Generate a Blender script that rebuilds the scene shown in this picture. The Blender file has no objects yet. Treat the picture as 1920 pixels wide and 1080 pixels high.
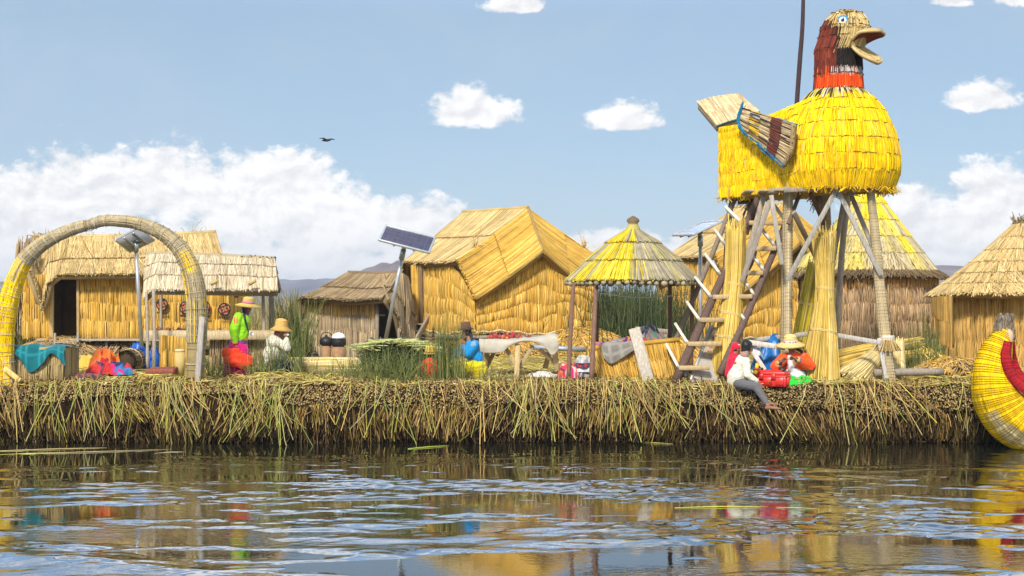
import bpy, math, random
import numpy as np
from mathutils import Vector, noise as mnoise

rng = np.random.default_rng(11)
random.seed(5)
scene = bpy.context.scene
COL = scene.collection
F = 3024.0                      # focal length in photograph pixels
CZ, HOR = 2.5, 565.0            # eye height above the water, horizon row
GZ = 1.14                       # island top


def P(px, py, Y):
    return np.array([(px - 960) * Y / F, Y, CZ - (py - HOR) * Y / F])


def G(px, Y, z=None):
    return np.array([(px - 960) * Y / F, Y, GZ if z is None else z])


# ------------------------------------------------------------ camera, sky, sun
cam = bpy.data.cameras.new('camera')
camo = bpy.data.objects.new('camera', cam)
COL.objects.link(camo)
camo.location = (0, 0, CZ)
camo.rotation_euler = (math.radians(90), 0, 0)
cam.sensor_width = 36
cam.lens = 36 * F / 1920
cam.shift_y = (HOR - 540) / 1920
cam.clip_end = 9000
scene.camera = camo

scene.view_settings.view_transform = 'Standard'
scene.view_settings.look = 'None'
scene.view_settings.gamma = 1
scene.view_settings.exposure = 0.95
SUN_EL, SUN_AZ = math.radians(40), math.radians(197)    # azimuth clockwise from +Y

world = bpy.data.worlds.new('World')
scene.world = world
world.use_nodes = True
wt = world.node_tree
wt.nodes.clear()


def nd(t, typ, **kw):
    n = t.nodes.new(typ)
    for k, v in kw.items():
        setattr(n, k, v)
    return n


def lk(t, a, b):
    t.links.new(a, b)


def wm(op, a, b=None, c=None, clamp=False):
    n = nd(wt, 'ShaderNodeMath', operation=op, use_clamp=clamp)
    for i, x in enumerate((a, b, c)):
        if x is None:
            continue
        if isinstance(x, (int, float)):
            n.inputs[i].default_value = x
        else:
            lk(wt, x, n.inputs[i])
    return n.outputs[0]


def wsmooth(x, lo, hi):
    n = nd(wt, 'ShaderNodeMapRange', interpolation_type='SMOOTHSTEP')
    lk(wt, x, n.inputs[0])
    n.inputs[1].default_value = lo
    n.inputs[2].default_value = hi
    return n.outputs[0]


def wmix(f, a, b):
    n = nd(wt, 'ShaderNodeMix', data_type='RGBA')
    if isinstance(f, (int, float)):
        n.inputs[0].default_value = f
    else:
        lk(wt, f, n.inputs[0])
    for k, x in ((6, a), (7, b)):
        if isinstance(x, tuple):
            n.inputs[k].default_value = (*x, 1)
        else:
            lk(wt, x, n.inputs[k])
    return n.outputs[2]


def wnoise(vec, scale, detail=6, rough=.55, dist=0.0):
    n = nd(wt, 'ShaderNodeTexNoise')
    n.inputs['Scale'].default_value = scale
    n.inputs['Detail'].default_value = detail
    n.inputs['Roughness'].default_value = rough
    n.inputs['Distortion'].default_value = dist
    lk(wt, vec, n.inputs['Vector'])
    return n.outputs['Fac']


def build_world():
    sky = nd(wt, 'ShaderNodeTexSky', sky_type='NISHITA')
    sky.sun_disc = False
    sky.sun_elevation = SUN_EL
    sky.sun_rotation = SUN_AZ
    sky.altitude = 2000
    sky.air_density = 1.0
    sky.dust_density = 0.6
    sky.ozone_density = 2.5
    tc = nd(wt, 'ShaderNodeTexCoord')
    sp = nd(wt, 'ShaderNodeSeparateXYZ')
    lk(wt, tc.outputs['Generated'], sp.inputs[0])
    x, y, z = sp.outputs
    ay = wm('ADD', wm('ABSOLUTE', y), .02)
    u, v = wm('DIVIDE', x, ay), wm('DIVIDE', z, ay)
    cb = nd(wt, 'ShaderNodeCombineXYZ')
    lk(wt, u, cb.inputs[0])
    lk(wt, wm('MULTIPLY', v, 1.35), cb.inputs[1])
    uv = cb.outputs[0]
    nz = wnoise(uv, 30, 10, .60, .2)
    nzf = wnoise(uv, 95, 6, .6, .3)
    off = nd(wt, 'ShaderNodeVectorMath', operation='ADD')
    lk(wt, uv, off.inputs[0])
    off.inputs[1].default_value = (-.0030, .0062, 0)
    nzo = wnoise(off.outputs[0], 30, 10, .60, .2)
    nzl = wnoise(uv, 9, 4, .5)
    # cumulus banks near the horizon: centre and half size in photo pixels
    blobs = [(60, 420, 260, 120), (200, 360, 170, 85), (330, 355, 150, 85), (470, 380, 150, 95), (560, 350, 110, 70),
             (600, 420, 170, 90), (760, 440, 150, 75), (180, 500, 420, 110), (560, 520, 420, 90), (80, 380, 120, 70),
             (884, 226, 92, 62), (870, 222, 60, 60), (1163, 238, 74, 44), (1820, 202, 72, 48), (1800, 200, 40, 30),
             (1850, 400, 115, 92), (1720, 435, 140, 90), (1780, 460, 220, 100), (1895, 375, 70, 60), (1660, 440, 90, 80), (1900, 470, 220, 90), (1200, 480, 150, 46), (1160, 450, 60, 22),
             (1080, 460, 90, 28), (965, 20, 62, 15), (985, 24, 40, 12), (240, -8, 300, 15),
             (30, 385, 60, 34), (1905, 5, 70, 20), (1775, 15, 44, 12)]
    D = None
    for (px, py, a, b) in blobs:
        du = wm('MULTIPLY', wm('SUBTRACT', u, (px - 960) / F), F / a)
        dv = wm('MULTIPLY', wm('SUBTRACT', v, (HOR - py) / F), F / b)
        if a < 95 and py > 150:                      # puffs have flat bases
            dv = wm('MAXIMUM', dv, wm('MULTIPLY', dv, -2.8))
        r2 = wm('ADD', wm('MULTIPLY', du, du), wm('MULTIPLY', dv, dv))
        d = wm('SUBTRACT', 1.0, wm('SQRT', r2))
        D = d if D is None else wm('MAXIMUM', D, d)
    n0 = wm('ADD', wm('MULTIPLY', wm('SUBTRACT', nz, .5), 1.7), wm('MULTIPLY', wm('SUBTRACT', nzf, .5), 1.1))
    dens = wm('ADD', D, wm('MULTIPLY', n0, .95))
    cmask = wsmooth(dens, -.06, .34)
    # overbright broken cloud added unseen above the frame (lights the scene and shows in the water)
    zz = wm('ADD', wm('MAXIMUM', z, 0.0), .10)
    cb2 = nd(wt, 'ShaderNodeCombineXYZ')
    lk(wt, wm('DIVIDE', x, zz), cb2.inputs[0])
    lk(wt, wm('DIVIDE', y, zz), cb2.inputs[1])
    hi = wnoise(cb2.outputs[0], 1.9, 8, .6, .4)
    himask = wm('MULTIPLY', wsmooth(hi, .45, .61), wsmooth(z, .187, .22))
    veil = wm('MULTIPLY', wsmooth(v, .10, .0), .55)
    wisp = wnoise(uv, 6, 6, .62, .8)
    wispm = wm('MULTIPLY', wsmooth(wisp, .40, .74), .38)
    base = wmix(SKY_PALE, sky.outputs[0], (1.88, 2.50, 3.12))
    deep = wm('MULTIPLY', wsmooth(z, .172, .25), wm('SUBTRACT', 1.0, wsmooth(z, .45, .62)))  # added bright blue band above the frame, to colour the water reflections
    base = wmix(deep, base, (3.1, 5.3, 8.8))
    base = wmix(veil, base, VEIL)
    base = wmix(wispm, base, (2.9, 3.4, 4.05))
    emb = wm('ADD', wm('MULTIPLY', wm('SUBTRACT', nz, nzo), 5.0), .62)
    emb = wm('ADD', emb, wm('MULTIPLY', wm('SUBTRACT', nzl, .5), 1.4), clamp=True)
    hz = wsmooth(v, -.005, .07)
    lit = wm('MULTIPLY', emb, wm('ADD', wm('MULTIPLY', hz, .65), .35))
    cl = wmix(lit, CL_DARK, CL_LIGHT)
    col = wmix(wm('MULTIPLY', cmask, .96), base, cl)
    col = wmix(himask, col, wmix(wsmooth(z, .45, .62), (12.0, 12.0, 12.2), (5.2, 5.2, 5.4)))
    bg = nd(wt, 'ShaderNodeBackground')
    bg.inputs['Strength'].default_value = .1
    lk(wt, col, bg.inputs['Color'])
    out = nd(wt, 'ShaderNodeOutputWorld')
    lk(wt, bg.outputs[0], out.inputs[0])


SKY_PALE = .80
VEIL = (3.0, 3.5, 4.0)
CL_LIGHT = (5.9, 5.82, 5.75)
CL_DARK = (4.5, 4.5, 4.62)
build_world()

sl = bpy.data.lights.new('sun', 'SUN')
sl.energy = 2.5
sl.angle = math.radians(8)
sl.color = (1, .95, .86)
so = bpy.data.objects.new('sun', sl)
COL.objects.link(so)
sd = Vector((math.sin(SUN_AZ) * math.cos(SUN_EL), math.cos(SUN_AZ) * math.cos(SUN_EL), math.sin(SUN_EL)))
so.rotation_euler = sd.to_track_quat('Z', 'Y').to_euler()
so.location = (0, -20, 40)

# ------------------------------------------------------------ materials
MAT = {}


def colmat(name, rough=.7, spec=.3, ns=12.0, amt=.3, stretch=(1, 1, 1), bump=0.0, metal=0.0, bscale=None, coat=0.0, sheen=0.0):
    m = bpy.data.materials.new(name)
    m.use_nodes = True
    t = m.node_tree
    b = t.nodes['Principled BSDF']
    a = nd(t, 'ShaderNodeAttribute', attribute_name='col')
    tc = nd(t, 'ShaderNodeTexCoord')
    mp = nd(t, 'ShaderNodeMapping')
    mp.inputs['Scale'].default_value = stretch
    lk(t, tc.outputs['Object'], mp.inputs[0])
    n = nd(t, 'ShaderNodeTexNoise')
    n.inputs['Scale'].default_value = ns
    n.inputs['Detail'].default_value = 5
    n.inputs['Roughness'].default_value = .6
    lk(t, mp.outputs[0], n.inputs['Vector'])
    r = nd(t, 'ShaderNodeMapRange')
    lk(t, n.outputs['Fac'], r.inputs[0])
    r.inputs[1].default_value = .25
    r.inputs[2].default_value = .75
    r.inputs[3].default_value = 1 - amt
    r.inputs[4].default_value = 1 + amt
    mx = nd(t, 'ShaderNodeMix', data_type='RGBA', blend_type='MULTIPLY')
    mx.inputs[0].default_value = 1
    lk(t, a.outputs['Color'], mx.inputs[6])
    lk(t, r.outputs[0], mx.inputs[7])
    lk(t, mx.outputs[2], b.inputs['Base Color'])
    b.inputs['Roughness'].default_value = rough
    b.inputs['Specular IOR Level'].default_value = spec
    b.inputs['Metallic'].default_value = metal
    b.inputs['Coat Weight'].default_value = coat
    if sheen:
        b.inputs['Sheen Weight'].default_value = sheen
    if bump:
        n2 = nd(t, 'ShaderNodeTexNoise')
        n2.inputs['Scale'].default_value = bscale or ns * 3
        n2.inputs['Detail'].default_value = 4
        lk(t, mp.outputs[0], n2.inputs['Vector'])
        bp = nd(t, 'ShaderNodeBump')
        bp.inputs['Strength'].default_value = bump
        bp.inputs['Distance'].default_value = .02
        lk(t, n2.outputs['Fac'], bp.inputs['Height'])
        lk(t, bp.outputs[0], b.inputs['Normal'])
    MAT[name] = m
    return m


colmat('dry reed', .75, .08, 3.0, .22)
colmat('painted reed', .7, .08, 7.0, .25)
colmat('weathered wood', .8, .2, 7.0, .35, (6, 6, 1), .5, bscale=22)
colmat('cloth', .85, .15, 9.0, .14, bump=.35, bscale=60, sheen=.15)
colmat('skin', .55, .35, 14.0, .10)
colmat('hair', .5, .4, 40.0, .3)
colmat('moulded plastic', .38, .5, 20.0, .06)
colmat('galvanised steel', .45, .5, 6.0, .18, metal=.6)
colmat('solar glass', .12, .6, 3.0, .1)
colmat('fired clay', .85, .2, 9.0, .3, bump=.3)
colmat('sooty iron', .5, .4, 12.0, .3)
colmat('green reed', .55, .35, 4.0, .25)
colmat('wet peat', .95, .1, 9.0, .5, bump=.9)
colmat('hillside', .95, .05, .02, .25)
colmat('glossy paint', .25, .5, 20.0, .05)


def water_mat():
    m = bpy.data.materials.new('lake water')
    m.use_nodes = True
    t = m.node_tree
    b = t.nodes['Principled BSDF']
    b.inputs['Base Color'].default_value = (.012, .013, .007, 1)
    b.inputs['Roughness'].default_value = .02
    b.inputs['IOR'].default_value = 2.0
    tc = nd(t, 'ShaderNodeTexCoord')
    mp = nd(t, 'ShaderNodeMapping')
    mp.inputs['Scale'].default_value = (1, 1.6, 1)
    lk(t, tc.outputs['Object'], mp.inputs[0])
    n = nd(t, 'ShaderNodeTexNoise')
    n.inputs['Scale'].default_value = 7.5
    n.inputs['Detail'].default_value = 3
    lk(t, mp.outputs[0], n.inputs['Vector'])
    n2 = nd(t, 'ShaderNodeTexNoise')
    n2.inputs['Scale'].default_value = .35
    lk(t, mp.outputs[0], n2.inputs['Vector'])
    r = nd(t, 'ShaderNodeMapRange')
    lk(t, n2.outputs['Fac'], r.inputs[0])
    r.inputs[1].default_value = .45
    r.inputs[2].default_value = .7
    r.inputs[3].default_value = .03
    r.inputs[4].default_value = .26
    bp = nd(t, 'ShaderNodeBump')
    bp.inputs['Distance'].default_value = .02
    lk(t, r.outputs[0], bp.inputs['Strength'])
    lk(t, n.outputs['Fac'], bp.inputs['Height'])
    lk(t, bp.outputs[0], b.inputs['Normal'])
    MAT['water'] = m


water_mat()

# ------------------------------------------------------------ mesh building
ORG = {}


def nrm(a):
    a = np.asarray(a, float)
    return a / np.maximum(np.linalg.norm(a, axis=-1, keepdims=True), 1e-9)


class MB:
    def __init__(s):
        s.v, s.c, s.f, s.n = [], [], [], 0

    def add(s, v, f, c):
        v = np.asarray(v, float).reshape(-1, 3)
        f = np.asarray(f, int)
        c = np.asarray(c, float)
        c = np.broadcast_to(c, (len(v), 3)) if c.ndim == 1 else c
        s.v.append(v)
        s.c.append(c)
        s.f.append(f + s.n)
        s.n += len(v)
        return s

    # a bunch of thin round stalks at once: paths (N,K,3)
    def stalks(s, paths, r, cols, sides=3, cap=False):
        paths = np.asarray(paths, float)
        N, K, _ = paths.shape
        r = np.asarray(r, float)
        if r.ndim == 0:
            r = np.full((N, K), float(r))
        elif r.ndim == 1:
            r = np.repeat(r[:, None], K, 1)
        t = nrm(np.gradient(paths, axis=1))
        ref = np.zeros((N, 1, 3))
        m = nrm(paths[:, -1] - paths[:, 0])
        vert = np.abs(m[:, 2]) > .8
        ref[vert, 0, 1] = 1
        ref[~vert, 0, 2] = 1
        a = nrm(np.cross(t, ref))
        b = np.cross(t, a)
        ang = np.arange(sides) * 2 * np.pi / sides
        ph = rng.uniform(0, 6.28, (N, 1, 1))
        ca, sa = np.cos(ang[None, None] + ph), np.sin(ang[None, None] + ph)
        V = paths[:, :, None] + r[:, :, None, None] * (ca[..., None] * a[:, :, None] + sa[..., None] * b[:, :, None])
        idx = np.arange(N * K * sides).reshape(N, K, sides)
        A = idx[:, :-1]
        B = idx[:, 1:]
        f = np.stack([A, np.roll(A, -1, 2), np.roll(B, -1, 2), B], -1).reshape(-1, 4)
        cols = np.asarray(cols, float)
        if cols.ndim == 1:
            cols = np.broadcast_to(cols, (N, 3))
        if cols.ndim == 2:
            cc = np.repeat(cols, K * sides, 0)
        else:
            cc = np.repeat(cols.reshape(-1, 3), sides, 0)
        base = s.n
        s.add(V.reshape(-1, 3), f, cc)
        if cap:
            s.f.append(idx[:, 0, ::-1].reshape(-1, sides) + base)
            s.f.append(idx[:, -1].reshape(-1, sides) + base)
        return s

    def tube(s, pts, r, col, sides=9, smooth=0, cap=True):
        pts = np.asarray(pts, float)
        r = np.broadcast_to(np.asarray(r, float), (len(pts),)).copy()
        col = np.asarray(col, float)
        if smooth:
            n = smooth
            u = np.linspace(0, 1, n)
            ui = np.linspace(0, 1, len(pts))
            c = curve(pts)
            r = np.interp(u, ui, r)
            if col.ndim == 2:
                col = np.stack([np.interp(u, ui, col[:, k]) for k in range(3)], 1)
            pts = c(u)
        if col.ndim == 1:
            col = np.broadcast_to(col, (len(pts), 3))
        # parallel frames
        t = nrm(np.gradient(pts, axis=0))
        ref = np.array([0, 0, 1.]) if abs(t[0, 2]) < .9 else np.array([0, 1., 0])
        a = nrm(np.cross(t[0], ref))
        A = [a]
        for k in range(1, len(pts)):
            a = nrm(a - t[k] * np.dot(a, t[k]))
            A.append(a)
        A = np.array(A)
        B = np.cross(t, A)
        ang = np.arange(sides) * 2 * np.pi / sides
        V = pts[:, None] + r[:, None, None] * (np.cos(ang)[None, :, None] * A[:, None] + np.sin(ang)[None, :, None] * B[:, None])
        K = len(pts)
        idx = np.arange(K * sides).reshape(K, sides)
        f = np.stack([idx[:-1], np.roll(idx[:-1], -1, 1), np.roll(idx[1:], -1, 1), idx[1:]], -1).reshape(-1, 4)
        base = s.n
        s.add(V, f, np.repeat(col, sides, 0))
        if cap:
            s.f.append(idx[:1, ::-1] + base)
            s.f.append(idx[-1:] + base)
        return s

    def plank(s, p0, p1, w, h, col, up=(0, 0, 1), bev=.12):
        """board from p0 to p1, w across, h thick (h along the direction nearest 'up')"""
        p0, p1 = np.asarray(p0, float), np.asarray(p1, float)
        d = nrm(p1 - p0)
        up = np.asarray(up, float)
        if abs(np.dot(d, nrm(up))) > .95:
            up = np.array([0, -1., 0])
        a = nrm(np.cross(d, up))
        b = np.cross(a, d)
        e = min(w, h) * bev
        W, H = w / 2, h / 2
        prof = [(-W + e, -H), (W - e, -H), (W, -H + e), (W, H - e), (W - e, H), (-W + e, H), (-W, H - e), (-W, -H + e)]
        L = np.linalg.norm(p1 - p0)
        ts = [0, min(e / L, .2), 1 - min(e / L, .2), 1]
        sc = [.93, 1, 1, .93]
        V = []
        for t_, k in zip(ts, sc):
            for (x, y) in prof:
                V.append(p0 + (p1 - p0) * t_ + a * x * k + b * y * k)
        idx = np.arange(32).reshape(4, 8)
        f = np.stack([idx[:-1], np.roll(idx[:-1], -1, 1), np.roll(idx[1:], -1, 1), idx[1:]], -1).reshape(-1, 4)
        base = s.n
        s.add(V, f, np.asarray(col) * rng.uniform(.9, 1.1))
        s.f.append(idx[:1, ::-1] + base)
        s.f.append(idx[-1:] + base)
        return s

    def lathe(s, prof, c, col, seg=20, axis=(0, 0, 1), wob=0.0, sx=1.0, sy=1.0):
        prof = np.asarray(prof, float)
        ax = nrm(axis)
        ref = np.array([0, 1., 0]) if abs(ax[1]) < .9 else np.array([1., 0, 0])
        a = nrm(np.cross(ref, ax))
        b = np.cross(ax, a)
        th = np.arange(seg) * 2 * np.pi / seg
        w = 1 + wob * (np.sin(3 * th + 1) + .6 * np.sin(5 * th))
        V = np.asarray(c, float) + prof[:, None, 0, None] * w[None, :, None] * (sx * np.cos(th)[None, :, None] * a + sy * np.sin(th)[None, :, None] * b) + prof[:, None, 1, None] * ax
        K = len(prof)
        idx = np.arange(K * seg).reshape(K, seg)
        f = np.stack([idx[:-1], np.roll(idx[:-1], -1, 1), np.roll(idx[1:], -1, 1), idx[1:]], -1).reshape(-1, 4)
        col = np.asarray(col, float)
        base = s.n
        s.add(V, f, np.repeat(np.broadcast_to(col, (K, 3)), seg, 0))
        s.f.append(idx[:1, ::-1] + base)
        s.f.append(idx[-1:] + base)
        return s

    def ball(s, c, r, col, seg=12, rings=8, wob=0.0):
        r = np.broadcast_to(np.asarray(r, float), (3,))
        th = np.linspace(0, 2 * np.pi, seg, endpoint=False)
        ph = np.linspace(.03, np.pi - .03, rings)
        d = np.stack([np.outer(np.sin(ph), np.cos(th)), np.outer(np.sin(ph), np.sin(th)), np.outer(np.cos(ph), np.ones(seg))], -1)
        k = 1 + wob * rng.normal(size=d.shape[:2])[..., None]
        V = np.asarray(c, float) + d * r * k
        idx = np.arange(rings * seg).reshape(rings, seg)
        f = np.stack([idx[:-1], idx[1:], np.roll(idx[1:], -1, 1), np.roll(idx[:-1], -1, 1)], -1).reshape(-1, 4)
        base = s.n
        s.add(V, f, col)
        s.f.append(idx[:1] + base)
        s.f.append(idx[-1:, ::-1] + base)
        return s

    def grid(s, V, col, closed_u=False):
        """V (nu,nv,3)"""
        nu, nv, _ = V.shape
        idx = np.arange(nu * nv).reshape(nu, nv)
        f = np.stack([idx[:-1, :-1], idx[1:, :-1], idx[1:, 1:], idx[:-1, 1:]], -1).reshape(-1, 4)
        if closed_u:
            f = np.concatenate([f, np.stack([idx[-1, :-1], idx[0, :-1], idx[0, 1:], idx[-1, 1:]], -1)])
        col = np.asarray(col, float)
        s.add(V.reshape(-1, 3), f, col if col.ndim == 1 else col.reshape(-1, 3))
        return s

    def slab(s, V, N, th, col):
        """a sheet (nu,nv,3) thickened by th against its normals N"""
        nu, nv, _ = V.shape
        col = np.asarray(col, float)
        cc = np.broadcast_to(col, (nu * nv, 3)) if col.ndim == 1 else col.reshape(-1, 3)
        W = V - N * th
        idx = np.arange(nu * nv).reshape(nu, nv)
        q = np.stack([idx[:-1, :-1], idx[1:, :-1], idx[1:, 1:], idx[:-1, 1:]], -1).reshape(-1, 4)
        o = nu * nv
        fs = [q, q[:, ::-1] + o]
        for e in (idx[0], idx[-1][::-1], idx[:, 0][::-1], idx[:, -1]):
            fs.append(np.stack([e[:-1], e[1:], e[1:] + o, e[:-1] + o], -1))
        s.add(np.concatenate([V.reshape(-1, 3), W.reshape(-1, 3)]), np.concatenate(fs), np.concatenate([cc, cc]))
        return s

    def build(s, name, mat, parent=None, smooth=True, org=None, label=None):
        V = np.concatenate(s.v)
        C = np.concatenate(s.c)
        if parent is not None:
            o0 = ORG[parent.name]
        elif org is not None:
            o0 = np.asarray(org, float)
        else:
            lo, hi = V.min(0), V.max(0)
            o0 = np.array([(lo[0] + hi[0]) / 2, (lo[1] + hi[1]) / 2, lo[2]])
        me = bpy.data.meshes.new(name)
        me.vertices.add(len(V))
        me.vertices.foreach_set('co', (V - o0).ravel().astype(np.float32))
        loops = np.concatenate([f.ravel() for f in s.f])
        tot = np.concatenate([np.full(len(f), f.shape[1]) for f in s.f])
        st = np.concatenate([[0], np.cumsum(tot)[:-1]])
        me.loops.add(len(loops))
        me.loops.foreach_set('vertex_index', loops.astype(np.int32))
        me.polygons.add(len(tot))
        me.polygons.foreach_set('loop_start', st.astype(np.int32))
        me.polygons.foreach_set('loop_total', tot.astype(np.int32))
        if smooth:
            me.polygons.foreach_set('use_smooth', np.ones(len(tot), bool))
        me.update(calc_edges=True)
        at = me.color_attributes.new('col', 'FLOAT_COLOR', 'POINT')
        at.data.foreach_set('color', np.concatenate([np.clip(C, 0, 1), np.ones((len(C), 1))], 1).ravel().astype(np.float32))
        me.materials.append(MAT[mat])
        o = bpy.data.objects.new(name, me)
        COL.objects.link(o)
        if parent is not None:
            o.parent = parent
        else:
            o.location = o0
        ORG[o.name] = o0
        if label:
            o['label'] = label
        return o


def tag(o, label, cat, group=None, kind=None):
    o['label'] = label
    o['category'] = cat
    if group:
        o['group'] = group
    if kind:
        o['kind'] = kind
    return o


def thing(name, label, cat, loc, group=None):
    o = bpy.data.objects.new(name, None)
    o.empty_display_size = .1
    COL.objects.link(o)
    o.location = loc
    ORG[o.name] = np.asarray(loc, float)
    return tag(o, label, cat, group)


def struct(o, kind='structure'):
    o['kind'] = kind
    return o


def copy_tree(o, loc, rz=0, scale=1.0, label=None):
    def cp(a, parent):
        c = a.copy()
        COL.objects.link(c)
        if parent is not None:
            c.parent = parent
        for ch in a.children:
            cp(ch, c)
        return c
    r = cp(o, None)
    r.location = loc
    r.rotation_euler = (0, 0, rz)
    r.scale = (scale,) * 3
    if label:
        r['label'] = label
    return r


def curve(pts):
    """Catmull-Rom through pts, parameter 0..1 uniform in index"""
    pts = np.asarray(pts, float)
    n = len(pts)
    ext = np.concatenate([[2 * pts[0] - pts[1]], pts, [2 * pts[-1] - pts[-2]]])

    def c(u):
        u = np.clip(np.asarray(u, float), 0, 1) * (n - 1)
        i = np.minimum(u.astype(int), n - 2)
        t = (u - i)[..., None]
        p0, p1, p2, p3 = ext[i], ext[i + 1], ext[i + 2], ext[i + 3]
        return .5 * (2 * p1 + (p2 - p0) * t + (2 * p0 - 5 * p1 + 4 * p2 - p3) * t * t + (3 * p1 - p0 - 3 * p2 + p3) * t ** 3)
    return c


def poly(pts):
    pts = np.asarray(pts, float)
    ui = np.linspace(0, 1, len(pts))
    return lambda u: np.stack([np.interp(u, ui, pts[:, k]) for k in range(3)], -1)


def pick(pal, n, var=.16):
    """n reed colours out of a palette [(rgb, weight), ...]"""
    c = np.array([p[0] for p in pal], float)
    w = np.array([p[1] for p in pal], float)
    i = rng.choice(len(c), n, p=w / w.sum())
    j = rng.choice(len(c), n, p=w / w.sum())
    t = rng.uniform(0, .6, (n, 1))
    return np.clip((c[i] * (1 - t) + c[j] * t) * np.exp(rng.normal(0, var, (n, 1))), 0, 1)


GOLD = [((.60, .345, .058), 5), ((.68, .44, .10), 3), ((.50, .265, .038), 2), ((.74, .51, .16), 1.2), ((.27, .145, .03), .8)]
PALE = [((.59, .42, .175), 5), ((.67, .515, .26), 3), ((.47, .31, .11), 2), ((.30, .19, .07), .7)]
GREY = [((.40, .30, .185), 5), ((.50, .39, .26), 3), ((.30, .21, .12), 2), ((.54, .38, .17), 1)]
ASH = [((.58, .47, .31), 5), ((.68, .57, .40), 3), ((.46, .36, .22), 2), ((.26, .19, .11), .7)]
BROWN = [((.34, .235, .12), 4), ((.42, .31, .18), 3), ((.24, .16, .08), 2)]
YELL = [((.88, .545, .004), 5), ((.92, .62, .01), 3), ((.76, .42, .006), 2), ((.64, .42, .13), .6)]
LITTER = [((.52, .41, .09), 4), ((.60, .47, .17), 3), ((.40, .35, .05), 2), ((.36, .23, .07), 2), ((.66, .55, .28), 1)]
WOODG = (.34, .28, .21)
WOODB = (.16, .10, .065)
WOODT = (.50, .38, .22)
WOODP = (.62, .54, .42)


def thatch(mb, top, bot, out, n, tiers=1, pal=GOLD, colf=None, sag=0.0, r=.013, lift=.035, bulge=0.0, fringe=.05,
           thick=.06, wav=(0.0, 3), rope=None, skew=0.0, layers=2, curved=False, base=None, K=4, jit=.35, closed=False, dj=.012):
    """sheet of reeds between two polylines (same number of points); reeds run top -> bottom"""
    T = (curve if curved else poly)(top)
    B = (curve if curved else poly)(bot)
    top_a, bot_a = np.asarray(top, float), np.asarray(bot, float)
    out = np.asarray(out, float)
    L = np.linalg.norm(T(np.linspace(0, 1, 9)) - B(np.linspace(0, 1, 9)), axis=1).mean()

    def S(u, v):
        u, v = np.broadcast_arrays(np.asarray(u, float), np.asarray(v, float))
        p = T(u) * (1 - v)[..., None] + B(u) * v[..., None]
        if sag:
            p = p + np.array([0, 0, -sag]) * (4 * v * (1 - v))[..., None]
        return p

    def Nn(u, v):
        e = .01
        u = np.clip(u, e, 1 - e)
        vv = np.clip(v, e, 1 - e)
        du = S(u + e, vv) - S(u - e, vv)
        dv = S(u, vv + e) - S(u, vv - e)
        return nrm(np.cross(du, dv))
    um, vm = np.meshgrid(np.linspace(.1, .9, 7), np.linspace(.1, .9, 5))
    sgn = np.sign(np.sum(Nn(um, vm) * (S(um, vm) - out)))
    seg = .5 * (np.linalg.norm(np.diff(top_a, axis=0), axis=1) + np.linalg.norm(np.diff(bot_a, axis=0), axis=1))
    cdf = np.concatenate([[0], np.cumsum(seg)]) / seg.sum()
    ui = np.linspace(0, 1, len(top_a))
    # backing sheet
    nu, nv = max(10, 5 * (len(top_a) - 1) + 1), 9
    uu, vv = np.meshgrid(np.interp(np.linspace(0, 1, nu), cdf, ui), np.linspace(0, 1, nv), indexing='ij')
    Vg, Ng = S(uu, vv), Nn(uu, vv) * sgn
    bc = np.array(base if base is not None else np.mean([p[0] for p in pal], 0) * .55)
    mb.slab(Vg, Ng, thick, bc)
    tb = np.linspace(0, 1, tiers + 1)
    per = max(8, int(n))
    for ly in range(layers):
        for t in range(tiers):
            q = (np.arange(per) + rng.uniform(-jit, 1 + jit, per)) / per
            q = np.clip(q, 0, 1)
            u0 = np.interp(q, cdf, ui)

            def edge(k, u):
                w = 0
                if 0 < k < tiers and wav[0]:
                    w = wav[0] * np.sin(wav[1] * 2 * np.pi * u + 1.7 * k) * (1 + .5 * np.sin(7 * u + k)) / L
                return tb[k] + w + 0 * u
            v0 = edge(t, u0) - (0 if t == 0 else rng.uniform(.0, .05, per) / L)
            v1 = edge(t + 1, u0) + np.abs(rng.normal(0, fringe if t == tiers - 1 else fringe * .35, per)) / L
            s_ = np.linspace(0, 1, K)
            sk = skew * rng.normal(1, .25, per) if skew else 0
            du = (rng.normal(0, dj, per) + sk)
            uk = np.clip(u0[:, None] + du[:, None] * (s_ - .5)[None], 0, 1)
            vk = v0[:, None] + (v1 - v0)[:, None] * s_[None]
            h = rng.uniform(.0, .012, (per, 1)) + lift * s_[None] * rng.uniform(.5, 1.3, (per, 1)) + bulge * np.sin(np.pi * s_)[None] ** .7
            vq = np.clip(vk, 0, 1)
            pts = S(uk, vq) + (T(uk) * 0 + (B(uk) - T(uk)) * (vk - vq)[..., None])
            pts = pts + Nn(uk, vq) * sgn * (h + ly * .008)[..., None]
            cols = pick(pal, per)
            if colf is not None:
                cols = colf(u0, .5 * (v0 + v1), cols)
            mb.stalks(pts, rng.uniform(.75, 1.25, per) * r, cols)
            if rope is not None and ly == 0 and t > 0:
                us = np.linspace(.0, 1, 60)
                pr = S(us, edge(t, us)) + Nn(us, edge(t, us)) * sgn * .014
                mb.stalks(pr[None], .009, np.asarray(rope))
    return S


def smoothstep(x, a, b):
    t = np.clip((np.asarray(x, float) - a) / (b - a), 0, 1)
    return t * t * (3 - 2 * t)


def fnoise(p, s=1.0, seed=0.0):
    """smooth noise for an array of points (…,3)"""
    p = np.asarray(p, float)
    sh = p.shape[:-1]
    q = p.reshape(-1, 3) * s + seed
    return np.array([mnoise.noise(Vector(a)) for a in q]).reshape(sh)


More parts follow.
